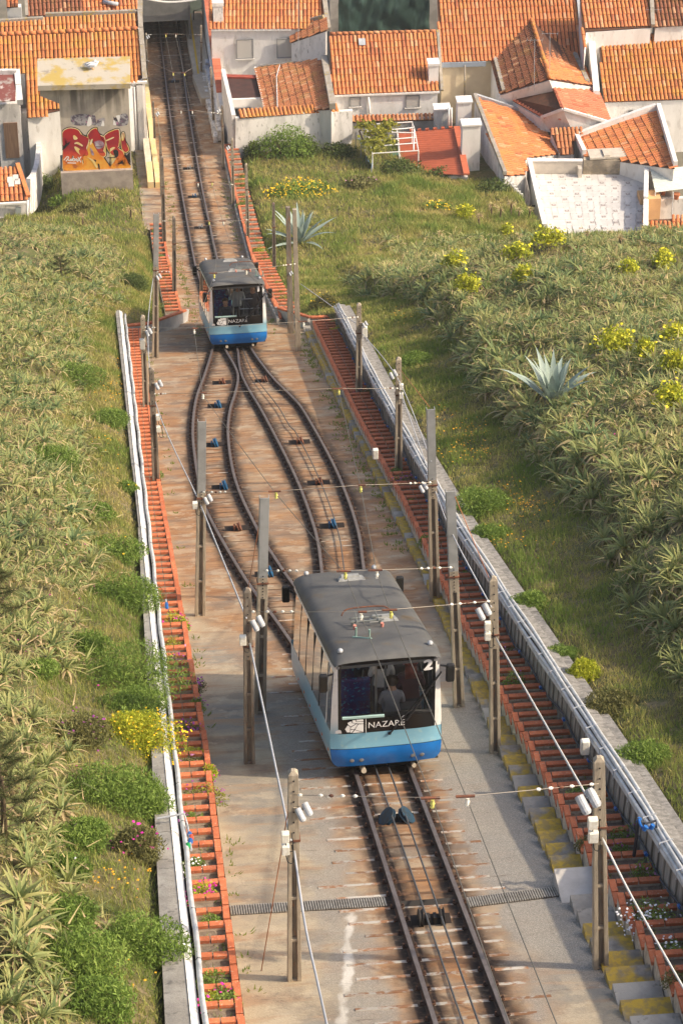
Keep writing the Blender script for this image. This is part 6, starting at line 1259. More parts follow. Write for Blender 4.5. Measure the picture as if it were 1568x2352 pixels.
def rosette(n,seg,L,wd,rng,wide=True,dead=.25):
    V=[];F=[];T=[]
    for k in range(n):
        f=k/n; az=k*2.39996+rng.uniform(-.3,.3); el=rad(82-92*f**.85)+rng.uniform(-.12,.12); ln=L*(.55+.5*math.sin(min(1,f*1.3+.15)*math.pi/2))*rng.uniform(.85,1.12); isd=f>1-dead
        tone=(rng.uniform(.0,.22) if isd and rng.random()<.75 else rng.uniform(.38,.62)+.38*(1-f)*rng.random()); droop=(1.5 if isd else .75)*rng.uniform(.6,1.3); px,pz=0.02,0.; e=el; s=ln/seg; b0=len(V); cx,sx=math.cos(az),math.sin(az); tw=rng.uniform(-.25,.25)
        for j in range(seg+1):
            t=j/seg; w=wd*(1-t)**.75*(1 if j else .85); 
            for q in ((-1,0,1) if wide else (-1,1)):
                V.append((px*cx-q*w*(sx+tw*t),px*sx+q*w*(cx-tw*t),pz+abs(q)*w*.45)); T.append(min(1,max(0,tone-.22*t*t+rng.uniform(-.02,.02))))
            px+=math.cos(e)*s; pz+=math.sin(e)*s; e-=droop/seg*(1 if f>.2 else .35)
        m=3 if wide else 2
        for j in range(seg):
            for q in range(m-1): a=b0+j*m+q; F.append((a,a+1,a+m+1,a+m))
    return np.array(V,np.float32),np.array(F,np.int32),np.array(T,np.float32)
def pxof(p):
    q=Vector(p)-CAM; d=q.dot(FWD); return 784+FD*q.dot(RGT)/d,1176-FD*q.dot(UPV)/d,d
def inview(p,mu=60,mv=60):
    u,v,d=pxof(p); return -mu<u<1568+mu and -mv<v<2352+mv
def nrm(x,y):
    e=.25; return Vector((hz(x-e,y)-hz(x+e,y),hz(x,y-e)-hz(x,y+e),2*e)).normalized()
BUSHZ=[]   # clearings (x,y,r)
def clear(x,y): return all((x-a)**2+(y-b_)**2>r*r for a,b_,r in BUSHZ)
def gp(u,v,sgn=None):      # point of the banks seen at a place of the photograph
    r=ray(u,v); t=25.; p=None
    while t<190:
        p=CAM+r*t
        if p.z<hz(p.x,p.y): break
        t+=.25
    return Vector((p.x,p.y,hz(p.x,p.y)))
def cloud(n,rx,ry,rzz,rng,shell=.55,lump=5):
    C=rng.normal(size=(lump,3)); C/=np.linalg.norm(C,axis=1)[:,None]; C*=np.array([rx,ry,rzz])*.55; C[:,2]=np.abs(C[:,2])
    k=rng.integers(0,lump,n); d=rng.normal(size=(n,3)); d/=np.linalg.norm(d,axis=1)[:,None]; d*=(shell+(1-shell)*rng.random((n,1)))*np.array([rx,ry,rzz])*.62
    P=C[k]+d; P[:,2]=np.abs(P[:,2])*.98+.02; return P,k
def leafquads(P,size,asp,rng,up=.35):
    n=len(P); a=rng.normal(size=(n,3)); a[:,2]+=up; a/=np.linalg.norm(a,axis=1)[:,None]; b=np.cross(a,rng.normal(size=(n,3))); b/=np.linalg.norm(b,axis=1)[:,None]; s=size*(.6+.8*rng.random((n,1)))
    V=np.stack([P-b*s*asp,P+a*s*.5+0*b,P+b*s*asp,P-a*s*.5],1) if False else np.stack([P-a*s*.5,P+b*s*asp*.5,P+a*s*.5,P-b*s*asp*.5],1)
    return V.reshape(-1,3),np.arange(4*n).reshape(-1,4)
def bush(p,label,cat='bush',kind='green',rx=.5,ry=None,h=.4,n=700,leaf=.06,asp=.45,fl=None,fn=40,fs=.05,name='bush',group=None,up=.35,lump=6,shell=.55):
    ry=ry or rx; rng=np.random.default_rng(R.randrange(10**6)); t=thing(name,p,label,cat,group); p=np.array(p)
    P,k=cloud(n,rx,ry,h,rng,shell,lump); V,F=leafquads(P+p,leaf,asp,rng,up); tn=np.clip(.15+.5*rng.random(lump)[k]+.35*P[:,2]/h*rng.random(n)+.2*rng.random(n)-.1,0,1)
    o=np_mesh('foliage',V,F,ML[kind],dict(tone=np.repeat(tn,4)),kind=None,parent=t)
    b=MB()
    for i in range(4): a=rng.uniform(0,6.28); b.tube([p+(0,0,-.05),p+(math.cos(a)*rx*.25,math.sin(a)*ry*.25,h*.4),p+(math.cos(a)*rx*.5,math.sin(a)*ry*.5,h*.75)],.02*max(.4,rx),5,.006)
    b.build('stem',M_stem,t)
    if fl and fn:
        P2,_=cloud(fn,rx*1.05,ry*1.05,h*1.12,rng,.9,lump); b=MB()
        C=P2+p; V=[];F=[]
        for c in C:
            a0=rng.uniform(0,6.28); s=fs*rng.uniform(.6,1.2); b0=len(V); tl=rng.normal(size=2)*.35
            V.append((c[0],c[1],c[2]+s*.25))
            for i in range(6): a=a0+i*1.0472; x,y=math.cos(a)*s*.5,math.sin(a)*s*.5; V.append((c[0]+x,c[1]+y,c[2]+x*tl[0]+y*tl[1]))
            F+=[(b0,b0+1+i,b0+1+(i+1)%6) for i in range(6)]
        np_mesh('flowers',V,F,FLW[fl],kind='stuff',parent=t)
    return t
# --- agaves with every leaf a piece of its own
def agave(p,label,n,L,w,ph=0.,upright=.5):
    t=thing('agave',p,label,'agave'); rng=random.Random(int(ph*100)+n); BUSHZ.append((p.x,p.y,L*.35))
    for k in range(n):
        f=k/n; az=k*2.39996+ph; el=rad(84-(88-40*upright)*f)+rng.uniform(-.1,.1); ln=L*rng.uniform(.75,1.05)*(1 if f>.15 else .8); V=[];F=[];T=[]; px,pz=.06,.0; e=el; seg=7; cx,sx=math.cos(az),math.sin(az); dr=rng.uniform(.2,.6)+(.9*f if rng.random()<.5 else .1)
        for j in range(seg+1):
            tt=j/seg; ww=w*(.55+.9*tt if tt<.42 else .93*(1-tt)/.58+.01)
            for q in (-1,0,1): V.append((px*cx-q*ww*sx,px*sx+q*ww*cx,pz+abs(q)*ww*.4)); T.append(.35+.35*rng.random()+(.12 if q==0 else 0))
            px+=math.cos(e)*ln/seg; pz+=math.sin(e)*ln/seg; e-=dr/seg*(1.6*tt)
        for j in range(seg):
            for q in (0,1): a=j*3+q; F.append((a,a+1,a+4,a+3))
        np_mesh('leaf',np.array(V)+np.array(p),F,ML['agave'],dict(tone=T),kind=None,parent=t,smooth=True)
    return t
pa=gp(688,560); agave(pa,'big grey blue agave left of the yellow flowers below the garden wall',26,1.95,.13,.3,.55)
pa=gp(1268,925); agave(pa,'pale grey blue agave rising from the aloe thicket on the right bank',22,1.6,.135,1.1,.9)
# --- bushes on the banks
BL=[ # u,v,rx,h,kind,flower,fn,label
(166,878,.75,.35,'green',None,0,'bright green low bush among the aloes high on the left bank'),(250,972,.45,.22,'green',None,0,'thin low green bush beside the left wall level with the loop top'),(120,1075,.55,.25,'green',None,0,'flat green bush among the aloes left of the dry grass'),
(268,1275,.5,.22,'green','yellow',8,'small low green bush beside the dry grass of the left bank'),(280,1385,.62,.38,'green',None,0,'wide green bush against the left wall opposite the zinc post'),(300,1582,.85,.55,'green',None,0,'largest bright green bush spilling over the left wall'),(385,1622,.36,.42,'green','yellow',60,'yellow flowering bush hanging over the left planter'),
(300,1648,.55,.30,'green',None,0,'soft green bush just below the largest bush on the left bank'),(196,1712,.38,.42,'olive','purple',60,'purple flowering bush on the left bank above the yellow mound'),(325,1722,.62,.38,'lime','yellow',420,'rounded mound of yellow flowers beside the left wall'),(255,1848,.62,.42,'green',None,0,'dense green bush left of the wall joint below the yellow mound'),(330,1868,.42,.34,'green',None,0,'small green bush touching the left wall above the valves'),
(320,1968,.32,.36,'olive','magenta',45,'magenta flowering bush beside the left wall'),(190,1950,.38,.26,'green',None,0,'small grassy green bush left of the magenta flowers'),(332,2200,.50,.48,'green',None,0,'round dark green bush leaning over the left wall near the bottom'),(190,2250,.55,.40,'green',None,0,'feathery green bush near the bottom of the left bank'),(150,2120,.35,.25,'green',None,0,'small green tuft bush below the pine on the left bank'),
(955,838,.42,.25,'green',None,0,'small green bush on the grass right of the wall top'),(1105,1175,.55,.42,'green',None,0,'dark green bush on the grass beside the right wall'),(1212,1418,.34,.32,'green',None,0,'bright green bush growing over the right wall'),(1340,1565,.26,.30,'lime',None,0,'lime green bush on the lower right grass'),(1285,1625,.28,.22,'green',None,0,'low grey green bush below the lime bush'),
(745,712,.42,.40,'olive','yellow',70,'yellow flowering bush at the top end of the right wall'),(300,660,.5,.35,'dark',None,0,'dark bush at the edge of the upper left aloes'),(225,1190,.3,.2,'green',None,0,'small green tuft at the left edge of the dry grass strip'),(290,1130,.24,.16,'green','yellow',10,'tiny yellow dotted tuft by the left wall opposite the loop'),(205,1500,.35,.25,'green',None,0,'green tuft among the aloes above the largest bush'),(95,1560,.3,.22,'green',None,0,'green tuft deep in the left aloes'),(225,2330,.4,.28,'green',None,0,'green bush at the very bottom of the left bank'),(1480,1760,.4,.25,'green',None,0,'soft green tuft on the lower right slope'),(1405,1640,.4,.22,'olive',None,0,'olive tuft on the lower right slope'),(1130,1240,.35,.2,'green','orange',20,'orange flowering tuft beside the right wall'),(150,2010,.3,.2,'green','white',6,'small tuft with white specks on the left bank')]
for u,v,rx,h,k,fl,fn,lab in BL:
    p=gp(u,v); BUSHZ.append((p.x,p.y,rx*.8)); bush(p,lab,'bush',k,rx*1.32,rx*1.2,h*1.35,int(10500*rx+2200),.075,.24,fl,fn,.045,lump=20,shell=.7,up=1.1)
LM=[(1260,572,.62),(1186,606,.55),(1042,622,.42),(1072,678,.48),(1205,655,.45),(1440,642,.35),(1412,812,.65),(1540,945,.48),(1548,800,.45),(1065,505,.5),(1520,625,.4),(1480,838,.3),(1545,865,.4),(1290,520,.3),(1160,545,.3)]
LL=['brightest yellow green spurge at the top of the right bank','yellow green spurge left of the brightest one','yellow green spurge leaning out at the left edge of the aloes','lower left yellow green spurge near the swale','low yellow green spurge just below the two topmost','faint yellow green spurge near the right edge of the bank','long yellow green spurge above and right of the pale agave','yellow green spurge at the right edge below the agave','yellow green spurge at the right edge level with the agave tips','yellow green spurge near the grassy top left of the bank','small spurge high at the right edge of the bank','small spurge between the agave and the right edge','mid spurge at the right edge beside the agave','tiny spurge on the ridge below the terrace','tiny spurge on the ridge left of the terrace']
for (u,v,rx),lab in zip(LM,LL):
    p=gp(u,v); BUSHZ.append((p.x,p.y,rx*.85)); p.z+=.22; bush(p,lab,'spurge','lime',rx,rx*.8,.55,int(900*rx+260),.10,.6,'lime',int(60*rx),.11,'spurge_bush','yellow green spurges on the right bank',.8,14)
# around the town
for u,v,rx,h,k,fl,fn,lab,n in [(648,362,1.5,1.7,'green',None,0,'big rounded shrub against the white garden wall',3600),(700,360,1.0,1.0,'dark',None,0,'darker shrub at the right flank of the big garden wall shrub',1800),(775,360,.95,.65,'dark',None,0,'dark low hedge bush right of the garden wall shrub',1500),(580,358,.5,.7,'dark','white',0,'small dark shrub at the left end of the garden wall',700),
 (690,445,1.55,.35,'green','yellow',520,'broad mat of bright yellow flowers below the garden wall',2400),(830,430,.9,.5,'olive','pink',14,'rounded olive bush in the grass right of the yellow flowers',1400),(1000,482,.7,.3,'green','yellow',110,'small patch of yellow flowers in the upper right grass',900),(1130,440,.9,.6,'dark',None,0,'dark bush at the foot of the tall grey wall',1300),(920,395,1.2,.5,'dark',None,0,'dark ground bush in front of the red shed',1500),(1020,405,.8,.4,'dark',None,0,'small dark bush below the right end of the red shed',1000),
 (115,345,.8,.8,'green',None,0,'green bush filling the corner behind the graffiti block',1500),(97,440,.85,.9,'dark',None,0,'dark bush beside the small low house',1800),(140,470,.55,.5,'green',None,0,'light green leafy bush right of the dark bush by the small house',900),(55,390,.45,.5,'olive',None,0,'olive bush in front of the brown door',700),(335,400,.5,.5,'green','yellow',40,'weedy patch right of the graffiti plinth',700),(180,490,.8,.4,'olive',None,0,'olive scrub below the graffiti plinth',1100)]:
    p=gp(u,v); BUSHZ.append((p.x,p.y,rx*.6)); bush(p,lab,'bush' if 'flowers' not in lab else 'flowers',k,rx,rx*.75,h,n,.13,.5,fl,fn,.085,'bush' if 'flowers' not in lab else 'flower_patch',lump=12)
# vine on the arbour and its trunk
t=thing('grape_vine',lev(*z7(185,400),3.2),'gnarled grape vine with yellow green leaves on the arbour','vine')
b=MB(); b.tube(catmull([lev(*z7(185,400),3.0),lev(*z7(180,300),4.0),lev(*z7(150,215),4.8),lev(*z7(220,225),5.0),lev(*z7(300,280),5.)],5),.05,7,.02); b.build('trunk',M_stem,t,True)
rng=np.random.default_rng(5); PP=[]
for x,y in ((170,155),(260,160),(350,200),(430,160),(480,150),(350,265),(270,250),(240,340),(330,350),(460,320),(330,410),(440,190),(380,260)): c=np.array(lev(*z7(x,y),za+.1)); PP.append(c+rng.normal(size=(70,3))*np.array([.17,.17,.10]))
PP=np.concatenate(PP); V,F=leafquads(PP,.17,.8,rng,.2); np_mesh('leaves',V,F,ML['vine'],dict(tone=np.repeat(rng.random(len(PP)),4)),kind='stuff',parent=t)
# --- pines at the left edge
def pine(p,label,H,r,n):
    t=thing('pine_tree',p,label,'pine'); rng=np.random.default_rng(R.randrange(10**6)); b=MB(); b.tube([p+Vector((0,0,-.2)),p+Vector((.05,0,H*.5)),p+Vector((0,.05,H))],.06,7,.012); b.build('trunk',M_stem,t,True)
    V=[];F=[];T=[]; bb=MB()
    for k in range(n):
        f=.12+.88*k/n; z=H*f; az=k*2.39996; L=r*(1.08-f)*rng.uniform(.75,1.15)+.12; tip=np.array([math.cos(az)*L,math.sin(az)*L,z+L*.35]); base=np.array([0,0,z]); bb.tube([Vector(base)+p,Vector((base+tip)/2+np.array([0,0,-.03]))+p,Vector(tip)+p],.014,4,.004)
        for j in range(9):
            c=base+(tip-base)*(.3+.7*j/8); dirv=(tip-base)/np.linalg.norm(tip-base); tb=rng.random()*.5
            for q in range(16):
                d=dirv*.6+rng.normal(size=3)*.55+np.array([0,0,.15]); d/=np.linalg.norm(d); w=np.cross(d,rng.normal(size=3)); w/=np.linalg.norm(w); ln=rng.uniform(.10,.19); b0=len(V); V+=[c-w*.004,c+w*.004,c+d*ln]; F.append((b0,b0+1,b0+2)); T+=[tb+(.5 if rng.random()<.12 else .2*rng.random())]*3
    bb.build('branch',M_stem,t); np_mesh('needles',np.array(V)+np.array(p),F,ML['pine'],dict(tone=T),kind='stuff',parent=t)
p=gp(18,1930); p.x-=.05; pine(p,'feathery young pine at the left edge below the middle',1.9,.75,46)
p=gp(-8,1440); pine(p,'feathery pine at the left edge opposite the tall zinc post',1.5,.55,34)
p=gp(140,640) ; pine(p,'small grey green pine sapling in the upper left aloes',.9,.45,18)
# --- aloes
rngp=random.Random(3); PTS=[]
for sgn in (-1,1):
    y=26.
    while y<113:
        x=0.
        sp=.40 if y<80 else .46
        x=4. if sgn>0 else -4.
        while abs(x)<24:
            xx=x+rngp.uniform(-.2,.2); yy=y+rngp.uniform(-.2,.2); ed=aloe_edge_R(yy) if sgn>0 else aloe_edge_L(yy); d=(xx-ed)*sgn
            if sgn>0: ok=d>-.05+.25*nz(xx*1.3,yy*1.3) and not (yy>100 and xx<8) and yy<109.5
            else: ok=d>-.05+.3*nz(xx*1.3,yy*1.3) and yy<111 and not(yy>105 and xx>-4.5)
            if ok and nz(xx*.6,yy*.5,9)>-.34+(.2 if yy>92 else 0) and nz(xx*1.9,yy*1.6,2)>-.42:
                p=Vector((xx,yy,hz(xx,yy)))
                if inview(p,70,80) and clear(xx,yy): PTS.append((p,sgn))
            x+=sgn*sp
        y+=sp
PTS.sort(key=lambda q:(q[0]-CAM).length)
HI=[rosette(24,4,.44,.032,rngp,True,.30) for i in range(5)]; LO=[rosette(17,3,.44,.036,rngp,False,.35) for i in range(6)]
HM=[]
for V,F,T in HI:
    o=np_mesh('aloe',V,F,ML['aloe'],dict(tone=T),kind=None); HM.append(o.data); bpy.data.objects.remove(o)
def frame(p,az,s):
    n_=(nrm(p.x,p.y)*.55+Vector((0,0,.6))+Vector((rngp.uniform(-.35,.35),rngp.uniform(-.35,.35),0))).normalized(); q=n_.to_track_quat('Z','Y').to_matrix().to_4x4()
    return Matrix.Translation(p)@q@Matrix.Rotation(az,4,'Z')@Matrix.Scale(s,4)
def asize(p,sgn): return (rngp.uniform(.5,1.12) if sgn<0 else rngp.uniform(.55,1.25))*(1.0+.38*nz(p.x*.45,p.y*.4,8))*(1.25 if sgn>0 and p.x-aloe_edge_R(p.y)<.9 else 1)
AL={-1:'spiky aloe rosette in the sunlit thicket covering the left bank',1:'spiky aloe rosette in the thicket covering the right hillside'}
VV=[];FF=[];TT=[];nb=0; quota={-1:165,1:135}
for p,sgn in PTS:
    s=asize(p,sgn); M=frame(p+Vector((0,0,rngp.uniform(.02,.22))),rngp.uniform(0,6.28),s)
    if quota[sgn]>0:
        quota[sgn]-=1; o=place('aloe',HM[rngp.randrange(5)],None,M); tag(o,AL[sgn],'aloe','aloe rosettes on the left bank' if sgn<0 else 'aloe rosettes on the right hillside')
    else:
        V,F,T=LO[rngp.randrange(6)]; m=np.array(M,np.float32); W_=V@m[:3,:3].T+m[:3,3]; VV.append(W_); FF.append(F+nb); TT.append(np.clip(T+.05+rngp.uniform(-.13,.13)+.38*nz(p.x*.5,p.y*.45,3)+.12*nz(p.x*1.7,p.y*1.7,5),0,1)); nb+=len(V)
# dry leaves and stalks lying through the thicket
rng=np.random.default_rng(11); nD=min(len(PTS)*7,52000); idx=rng.integers(0,len(PTS),nD); P=np.array([tuple(PTS[i][0]) for i in idx])+np.column_stack([rng.normal(size=nD)*.25,rng.normal(size=nD)*.25,rng.uniform(-.05,.30,nD)])
a=rng.uniform(0,6.283,nD); el=rng.normal(size=nD)*.5+.25; L=rng.uniform(.14,.42,nD); D=np.column_stack([np.cos(a)*np.cos(el),np.sin(a)*np.cos(el),np.sin(el)]); Wd=np.column_stack([-np.sin(a),np.cos(a),np.zeros(nD)])*rng.uniform(.008,.02,nD)[:,None]
Vd=np.stack([P-Wd,P+Wd,P+D*L[:,None]*.6+np.array([0,0,.02]),P+D*L[:,None]],1)[:, [0,1,2,3]].reshape(-1,3); Fd=np.arange(4*nD).reshape(-1,4)
VV.append(Vd.astype(np.float32)); FF.append(Fd+nb); TT.append(np.repeat(np.where(rng.random(nD)<.5,rng.uniform(0,.28,nD),rng.uniform(.4,.7,nD)),4)); 
o=np_mesh('aloe_thicket',np.concatenate(VV),np.concatenate(FF),ML['aloe'],dict(tone=np.concatenate(TT)),kind='stuff',label='dense mass of aloe rosettes and dry leaves covering both banks')
# dry aloe heads on bare stems along the ridge
for u,v in ((1128,500),(1146,508),(1172,498),(1190,506),(1216,500),(1240,510),(1262,502),(1288,512),(1100,520),(1318,520),(1345,560),(1420,575),(1010,560),(1190,560),(246,462),(262,470),(228,466),(300,505),(190,520)):
    p=gp(u,v); t=thing('dry_aloe',p,'dry brown aloe head drooping on a bare stem at the upper edge of the bank','aloe','dry aloe heads along the upper edges of the banks'); hh=rngp.uniform(.35,.65); b=MB(); b.tube([p,p+Vector((rngp.uniform(-.08,.08),0,hh))],.045,6); b.build('stem',M_stem,t)
    V,F,T=rosette(22,4,.30,.03,rngp,True,.85); np_mesh('leaves',V*rngp.uniform(.8,1.1)+np.array(p+Vector((0,0,hh))),F,ML['aloe'],dict(tone=np.clip(T*.5+rngp.uniform(-.1,.1),0,1)),kind=None,parent=t)
# --- grass
rng=np.random.default_rng(23); GP=[];GT=[];GL=[]
def grass_zone(n,fx,y0,y1,ln,tone):
    ys=rng.uniform(y0,y1,n); u=rng.random(n)
    for y,k in zip(ys,u):
        x=fx(y,k)
        if x is None: continue
        q=nz(x*.6,y*.6,2)+.5*nz(x*2,y*2,7); 
        if q<-.55 and rng.random()<.8: continue
        GP.append((x,y,hz(x,y)-.01)); GT.append(min(1,max(0,tone+.55*q+rng.normal()*.12))); GL.append(ln*(.6+.9*rng.random())*(1+.5*q))
grass_zone(56000,lambda y,k:(lambda a,b_:a+(b_-a)*k)(aloe_edge_L(y)-.5,ip(y,XLO)-.02 if y<90 else -2.35),26,112,.13,.46)
grass_zone(62000,lambda y,k:(lambda a,b_:a+(b_-a)*k)((ip(y,XRW)+.62) if y<88 else 2.8,aloe_edge_R(y)+.4),28,100,.13,.55)
grass_zone(38000,lambda y,k:2.8+k*10.5,98,126,.20,.5)
grass_zone(20000,lambda y,k:9+k*12,104,114,.2,.5)
grass_zone(16000,lambda y,k:9+k*6.5,110,121,.2,.5)
grass_zone(14000,lambda y,k:-2.4-k*6.5,104,127,.2,.5)
grass_zone(30000,lambda y,k:aloe_edge_L(y)-k*4,28,110,.17,.5)
grass_zone(42000,lambda y,k:aloe_edge_R(y)+k*10,38,108,.19,.5)
GP=np.array(GP);GT=np.array(GT);GL=np.array(GL); n=len(GP); a=rng.uniform(0,6.283,n); ln=rng.normal(size=(n,2))*.32
D=np.column_stack([ln[:,0],ln[:,1],np.ones(n)])*GL[:,None]; Wd=np.column_stack([np.cos(a),np.sin(a),np.zeros(n)])*(.011+.006*rng.random(n))[:,None]*np.clip(GP[:,1]/55,.8,2.)[:,None]
V=np.stack([GP-Wd,GP+Wd,GP+D],1).reshape(-1,3); np_mesh('grass',V,np.arange(3*n).reshape(-1,3),ML['grass'],dict(tone=np.repeat(GT,3)),kind='stuff',label='rough spring grass with straw on the banks')
# wild flowers sprinkled in the grass
def sprinkle(spec,key,label,s):
    V=[];F=[]
    for u,v,ru,rv,k in spec:
        for i in range(k):
            uu,vv=u+rng.normal()*ru,v+rng.normal()*rv; c=gp(uu,vv); c=np.array(c)+(0,0,rng.uniform(.05,.16)); b0=len(V); ss_=s*rng.uniform(.6,1.3); a0=rng.uniform(0,6)
            V.append(c+(0,0,.012))
            for q in range(5): V.append(c+(math.cos(a0+q*1.2566)*ss_,math.sin(a0+q*1.2566)*ss_,0))
            F+=[(b0,b0+1+q,b0+1+(q+1)%5) for q in range(5)]
    np_mesh('wildflowers',V,F,FLW[key],kind='stuff',label=label)
sprinkle([(1075,1000,40,22,70),(1060,1045,40,15,70),(1210,1170,35,16,55),(1150,1250,60,14,50),(1180,1140,25,20,40),(930,735,25,10,30),(250,905,22,18,60),(285,870,12,40,40),(250,1000,20,40,25),(1020,960,20,20,20),(240,1710,40,10,0),(230,2030,25,10,14),(300,2020,30,25,20),(250,2250,60,40,18),(1450,650,60,20,25),(1500,1440,20,5,4),(700,700,30,20,10)],'orange','orange yellow wild flowers scattered through the grass',.019)
sprinkle([(170,1300,40,60,16),(130,1500,60,60,12),(180,1790,8,6,6),(1090,780,20,20,5),(1450,1040,80,30,6),(330,500,30,15,14)],'magenta','scattered magenta wild flowers on the banks',.022)
# --- planter plants
def cellpt(key,u,v):
    best=None
    for e,w,a,b_,z in CELLS[key]:
        q=Vector(((e+w)/2,(a+b_)/2,z)); uu,vv,_=pxof(q); dd=(vv-v)**2
        if best is None or dd<best[0]: best=(dd,q,e,w)
    q=best[1].copy(); t_=onY(u,v,q.y); q.x=min(max(t_.x,min(best[2],best[3])+.08),max(best[2],best[3])-.05); return q
PPL=[('L',405,1445,.30,.30,'lime','magenta',26,'leafy clump with magenta flowers filling the left planter beside the blue valve'),('L',440,1448,.2,.22,'green','magenta',14,'small flowering clump spilling over the brick edge beside the leafy one'),('L',398,1488,.26,.28,'vine','pink',8,'yellow green clump just below the flowering one in the left planter'),('L',405,1530,.26,.26,'olive','purple',24,'dark purple flowering clump in the shaded left planter'),('L',458,1585,.22,.25,'olive','purple',18,'purple flowers leaning over the brick edge in the car shadow'),('L',462,1640,.16,.2,'green','purple',10,'small green tuft over the brick edge in the car shadow'),('L',435,1692,.27,.32,'dark','purple',55,'big purple flowering clump in the left planter opposite the near car'),('L',450,1737,.16,.18,'lime',None,0,'small lime plant on the brick corner below the purple clump'),
('L',440,1770,.2,.16,'olive','pink',8,'low mixed plant in the left planter above the spill of flowers'),('L',498,1795,.16,.2,'lime','magenta',10,'pale green flowers hanging outside the left planter edge'),('L',470,1828,.34,.22,'vine','purple',26,'wide trailing plant across two cells of the left planter'),('L',440,1885,.2,.14,'green','purple',9,'low plant with violet flowers below the trailing plant'),('L',450,2000,.24,.2,'green','white',26,'white flowering clump in the left planter below the valves'),('L',462,2070,.24,.24,'lime','magenta',48,'bright magenta flowering clump in the left planter near the drain'),('L',485,2145,.18,.2,'green',None,0,'grassy tuft in the left planter just below the drain'),('L',490,2262,.24,.24,'green',None,0,'fresh green grassy clump in the left planter near the bottom'),('L',482,2295,.18,.2,'lime','magenta',12,'lime plant with magenta flowers near the bottom of the left planter'),('L',510,2330,.26,.24,'green','magenta',16,'leafy plant at the very bottom of the left planter'),('L',372,1100,.15,.15,'green','pink',6,'small plant in the left planter beside the dark pole'),('L',338,830,.16,.15,'lime','white',6,'small lime plant near the top of the left planter'),
('R',1185,1582,.30,.36,'green','purple',6,'rounded green bush in the right planter above the landing'),('R',1165,1510,.2,.2,'olive','pink',10,'low pinkish plant in the right planter above the rounded bush'),('R',1325,1845,.2,.2,'green',None,0,'small bright green plant beside the big floodlight'),('R',1337,1935,.16,.2,'olive',None,0,'dry olive tuft on the brick edge of the right planter'),('R',1440,1935,.26,.26,'green','purple',12,'leafy plant with purple flowers behind the largest pole'),('R',1420,1975,.2,.2,'green','purple',8,'low plant just below the leafy one behind the largest pole'),('R',1478,2035,.26,.34,'green','pink',12,'upright green bush in the right planter below the stand pipe'),('R',1490,2135,.42,.34,'green','white',90,'big white flowering bush at the lower right of the planter'),('R',1545,2185,.26,.18,'green','white',26,'low white daisies in the lower right planter cell'),('R',1552,2262,.2,.28,'olive',None,0,'dry brown tuft at the lower right corner of the planter'),('R',1335,1850,.1,.1,'green',None,0,'tiny seedling next to the bright green plant'),
('R',925,1113,.34,.24,'olive','purple',30,'spreading plant with purple flowers over the bricks of the right planter'),('R',910,1095,.22,.2,'green',None,0,'green tuft just above the spreading purple plant'),('R',940,1165,.16,.16,'green',None,0,'small green plant on the fourth cell below the spreading plant'),('R',838,912,.32,.22,'olive','purple',20,'trailing reddish plant at the foot of the white boxed pole'),('R',830,772,.24,.26,'lime','yellow',14,'yellow flowering creeper hanging on the right wall'),('R',780,745,.2,.16,'green',None,0,'low green plant near the top of the right planter'),('R',955,1250,.2,.2,'green',None,0,'green plant beside the zinc post in the right planter'),('R',1100,1335,.16,.16,'green',None,0,'small plant in the right planter behind the lamp pole'),
('UL',385,715,.4,.3,'dark',None,0,'dark leafy plant in the upper left planter'),('UL',378,600,.3,.2,'green','pink',8,'green plant in the upper left planter'),('UR',645,665,.36,.26,'green',None,0,'green shrubby plant in the upper right planter beside the far car'),('UR',655,700,.34,.28,'green',None,0,'leafy plant at the foot of the upper right planter'),('UR',620,610,.34,.28,'green','pink',8,'green plant in the upper right planter beside the thin pole'),('UR',600,585,.3,.24,'lime',None,0,'lime plant in the upper right planter'),('UR',563,480,.4,.28,'green',None,0,'green plant in the upper right planter beside the concrete pole'),('UR',545,430,.4,.28,'green',None,0,'green plant at the far end of the upper right planter'),('UR',590,560,.26,.2,'green','pink',8,'low plant in the upper right planter behind the far car')]
for k,u,v,rx,h,kd,fl,fn,lab in PPL:
    p=cellpt(k,u,v); bush(p,lab,'plant',kd,rx*1.1,rx,h*1.25,int(1700*rx+220),.05,.4,fl,int(fn*1.6),.042,'planter_plant','plants in the brick planters')
rng=np.random.default_rng(77); V=[];T=[]
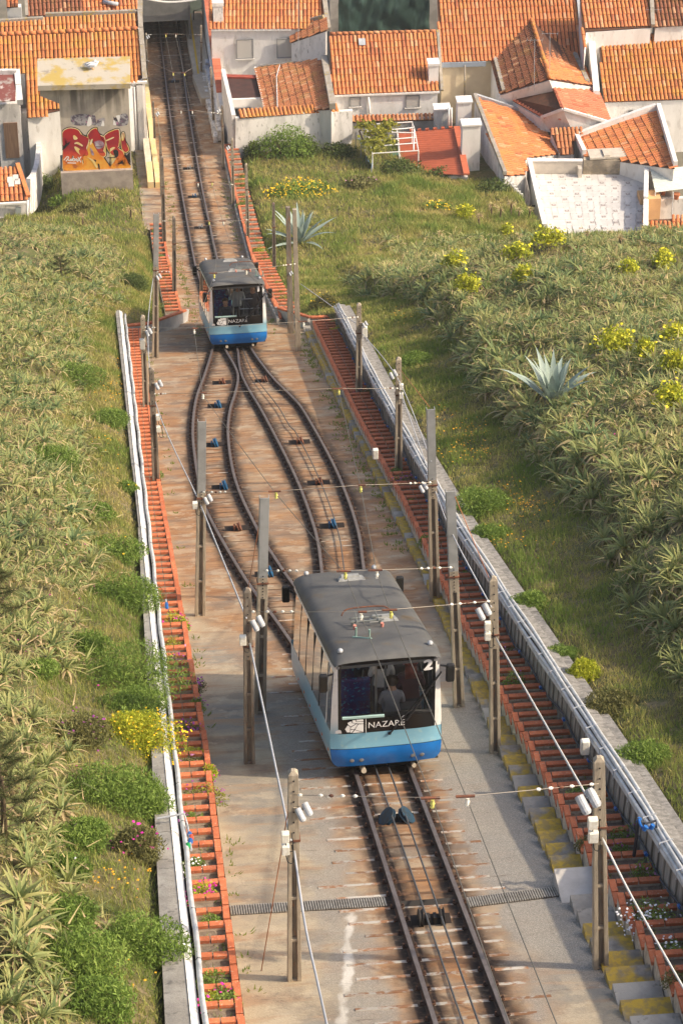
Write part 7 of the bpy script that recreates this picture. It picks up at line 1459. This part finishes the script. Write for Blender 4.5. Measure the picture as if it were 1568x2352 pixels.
for key in CELLS:
    for e,w,a,b_,z in CELLS[key]:
        if R.random()<.25: continue
        kx,ky=rng.uniform(min(e,w)+.1,max(e,w)-.05),rng.uniform(a+.05,b_)
        for i in range(R.randrange(8,42)*(3 if key[0]=='U' else 1)):
            x=min(max(kx+rng.normal()*.11,min(e,w)+.1),max(e,w)-.03); y=min(max(ky+rng.normal()*.12,a),b_); l_=rng.uniform(.03,.13)*(1.7 if key[0]=='U' else 1); d=rng.normal(size=2)*.04; ww=.013; th=rng.uniform(0,6.28); V+=[(x-ww*math.cos(th),y-ww*math.sin(th),z),(x+ww*math.cos(th),y+ww*math.sin(th),z),(x+d[0],y+d[1],z+l_)]; T+=[rng.uniform(.45,1)]*3
for i in range(420):       # weeds along the edges of the paving
    y=rng.uniform(55,122) ; x=(ip(y,XST)-.08-abs(rng.normal())*.18 if y<88 else rng.choice([1.75-abs(rng.normal())*.25,-1.3+abs(rng.normal())*.15]))
    if rng.random()<.12: y=rng.uniform(27,90); x=rng.choice([-3.1+abs(rng.normal())*.1])
    for j in range(7): dx,dy=rng.normal(size=2)*.06; l_=rng.uniform(.03,.10); ww=.016; V+=[(x+dx-ww,y+dy,zt(y+dy)),(x+dx+ww,y+dy,zt(y+dy)),(x+dx*1.5,y+dy,zt(y)+l_)]; T+=[rng.uniform(.5,1)]*3
np_mesh('weeds',V,np.arange(len(V)).reshape(-1,3),ML['grass'],dict(tone=T),kind='stuff',label='small weeds in the planter soil and along the edges of the paving')
# ================= thin warm haze over the whole slope
b=MB(); b.box((0,250,32),(640,620,86)); hzo=b.build('haze',None); hzo.data.materials.clear()
m=bpy.data.materials.new('haze_air'); m.use_nodes=True; n=m.node_tree.nodes; n.remove(n['Principled BSDF']); v=n.new('ShaderNodeVolumePrincipled'); v.inputs['Color'].default_value=(.92,.90,.86,1); v.inputs['Density'].default_value=.0003; v.inputs['Anisotropy'].default_value=.2
m.node_tree.links.new(v.outputs[0],n['Material Output'].inputs['Volume']); hzo.data.materials.append(m); tag(hzo,'thin warm haze in the air over the slope and the town',None,None,'stuff')
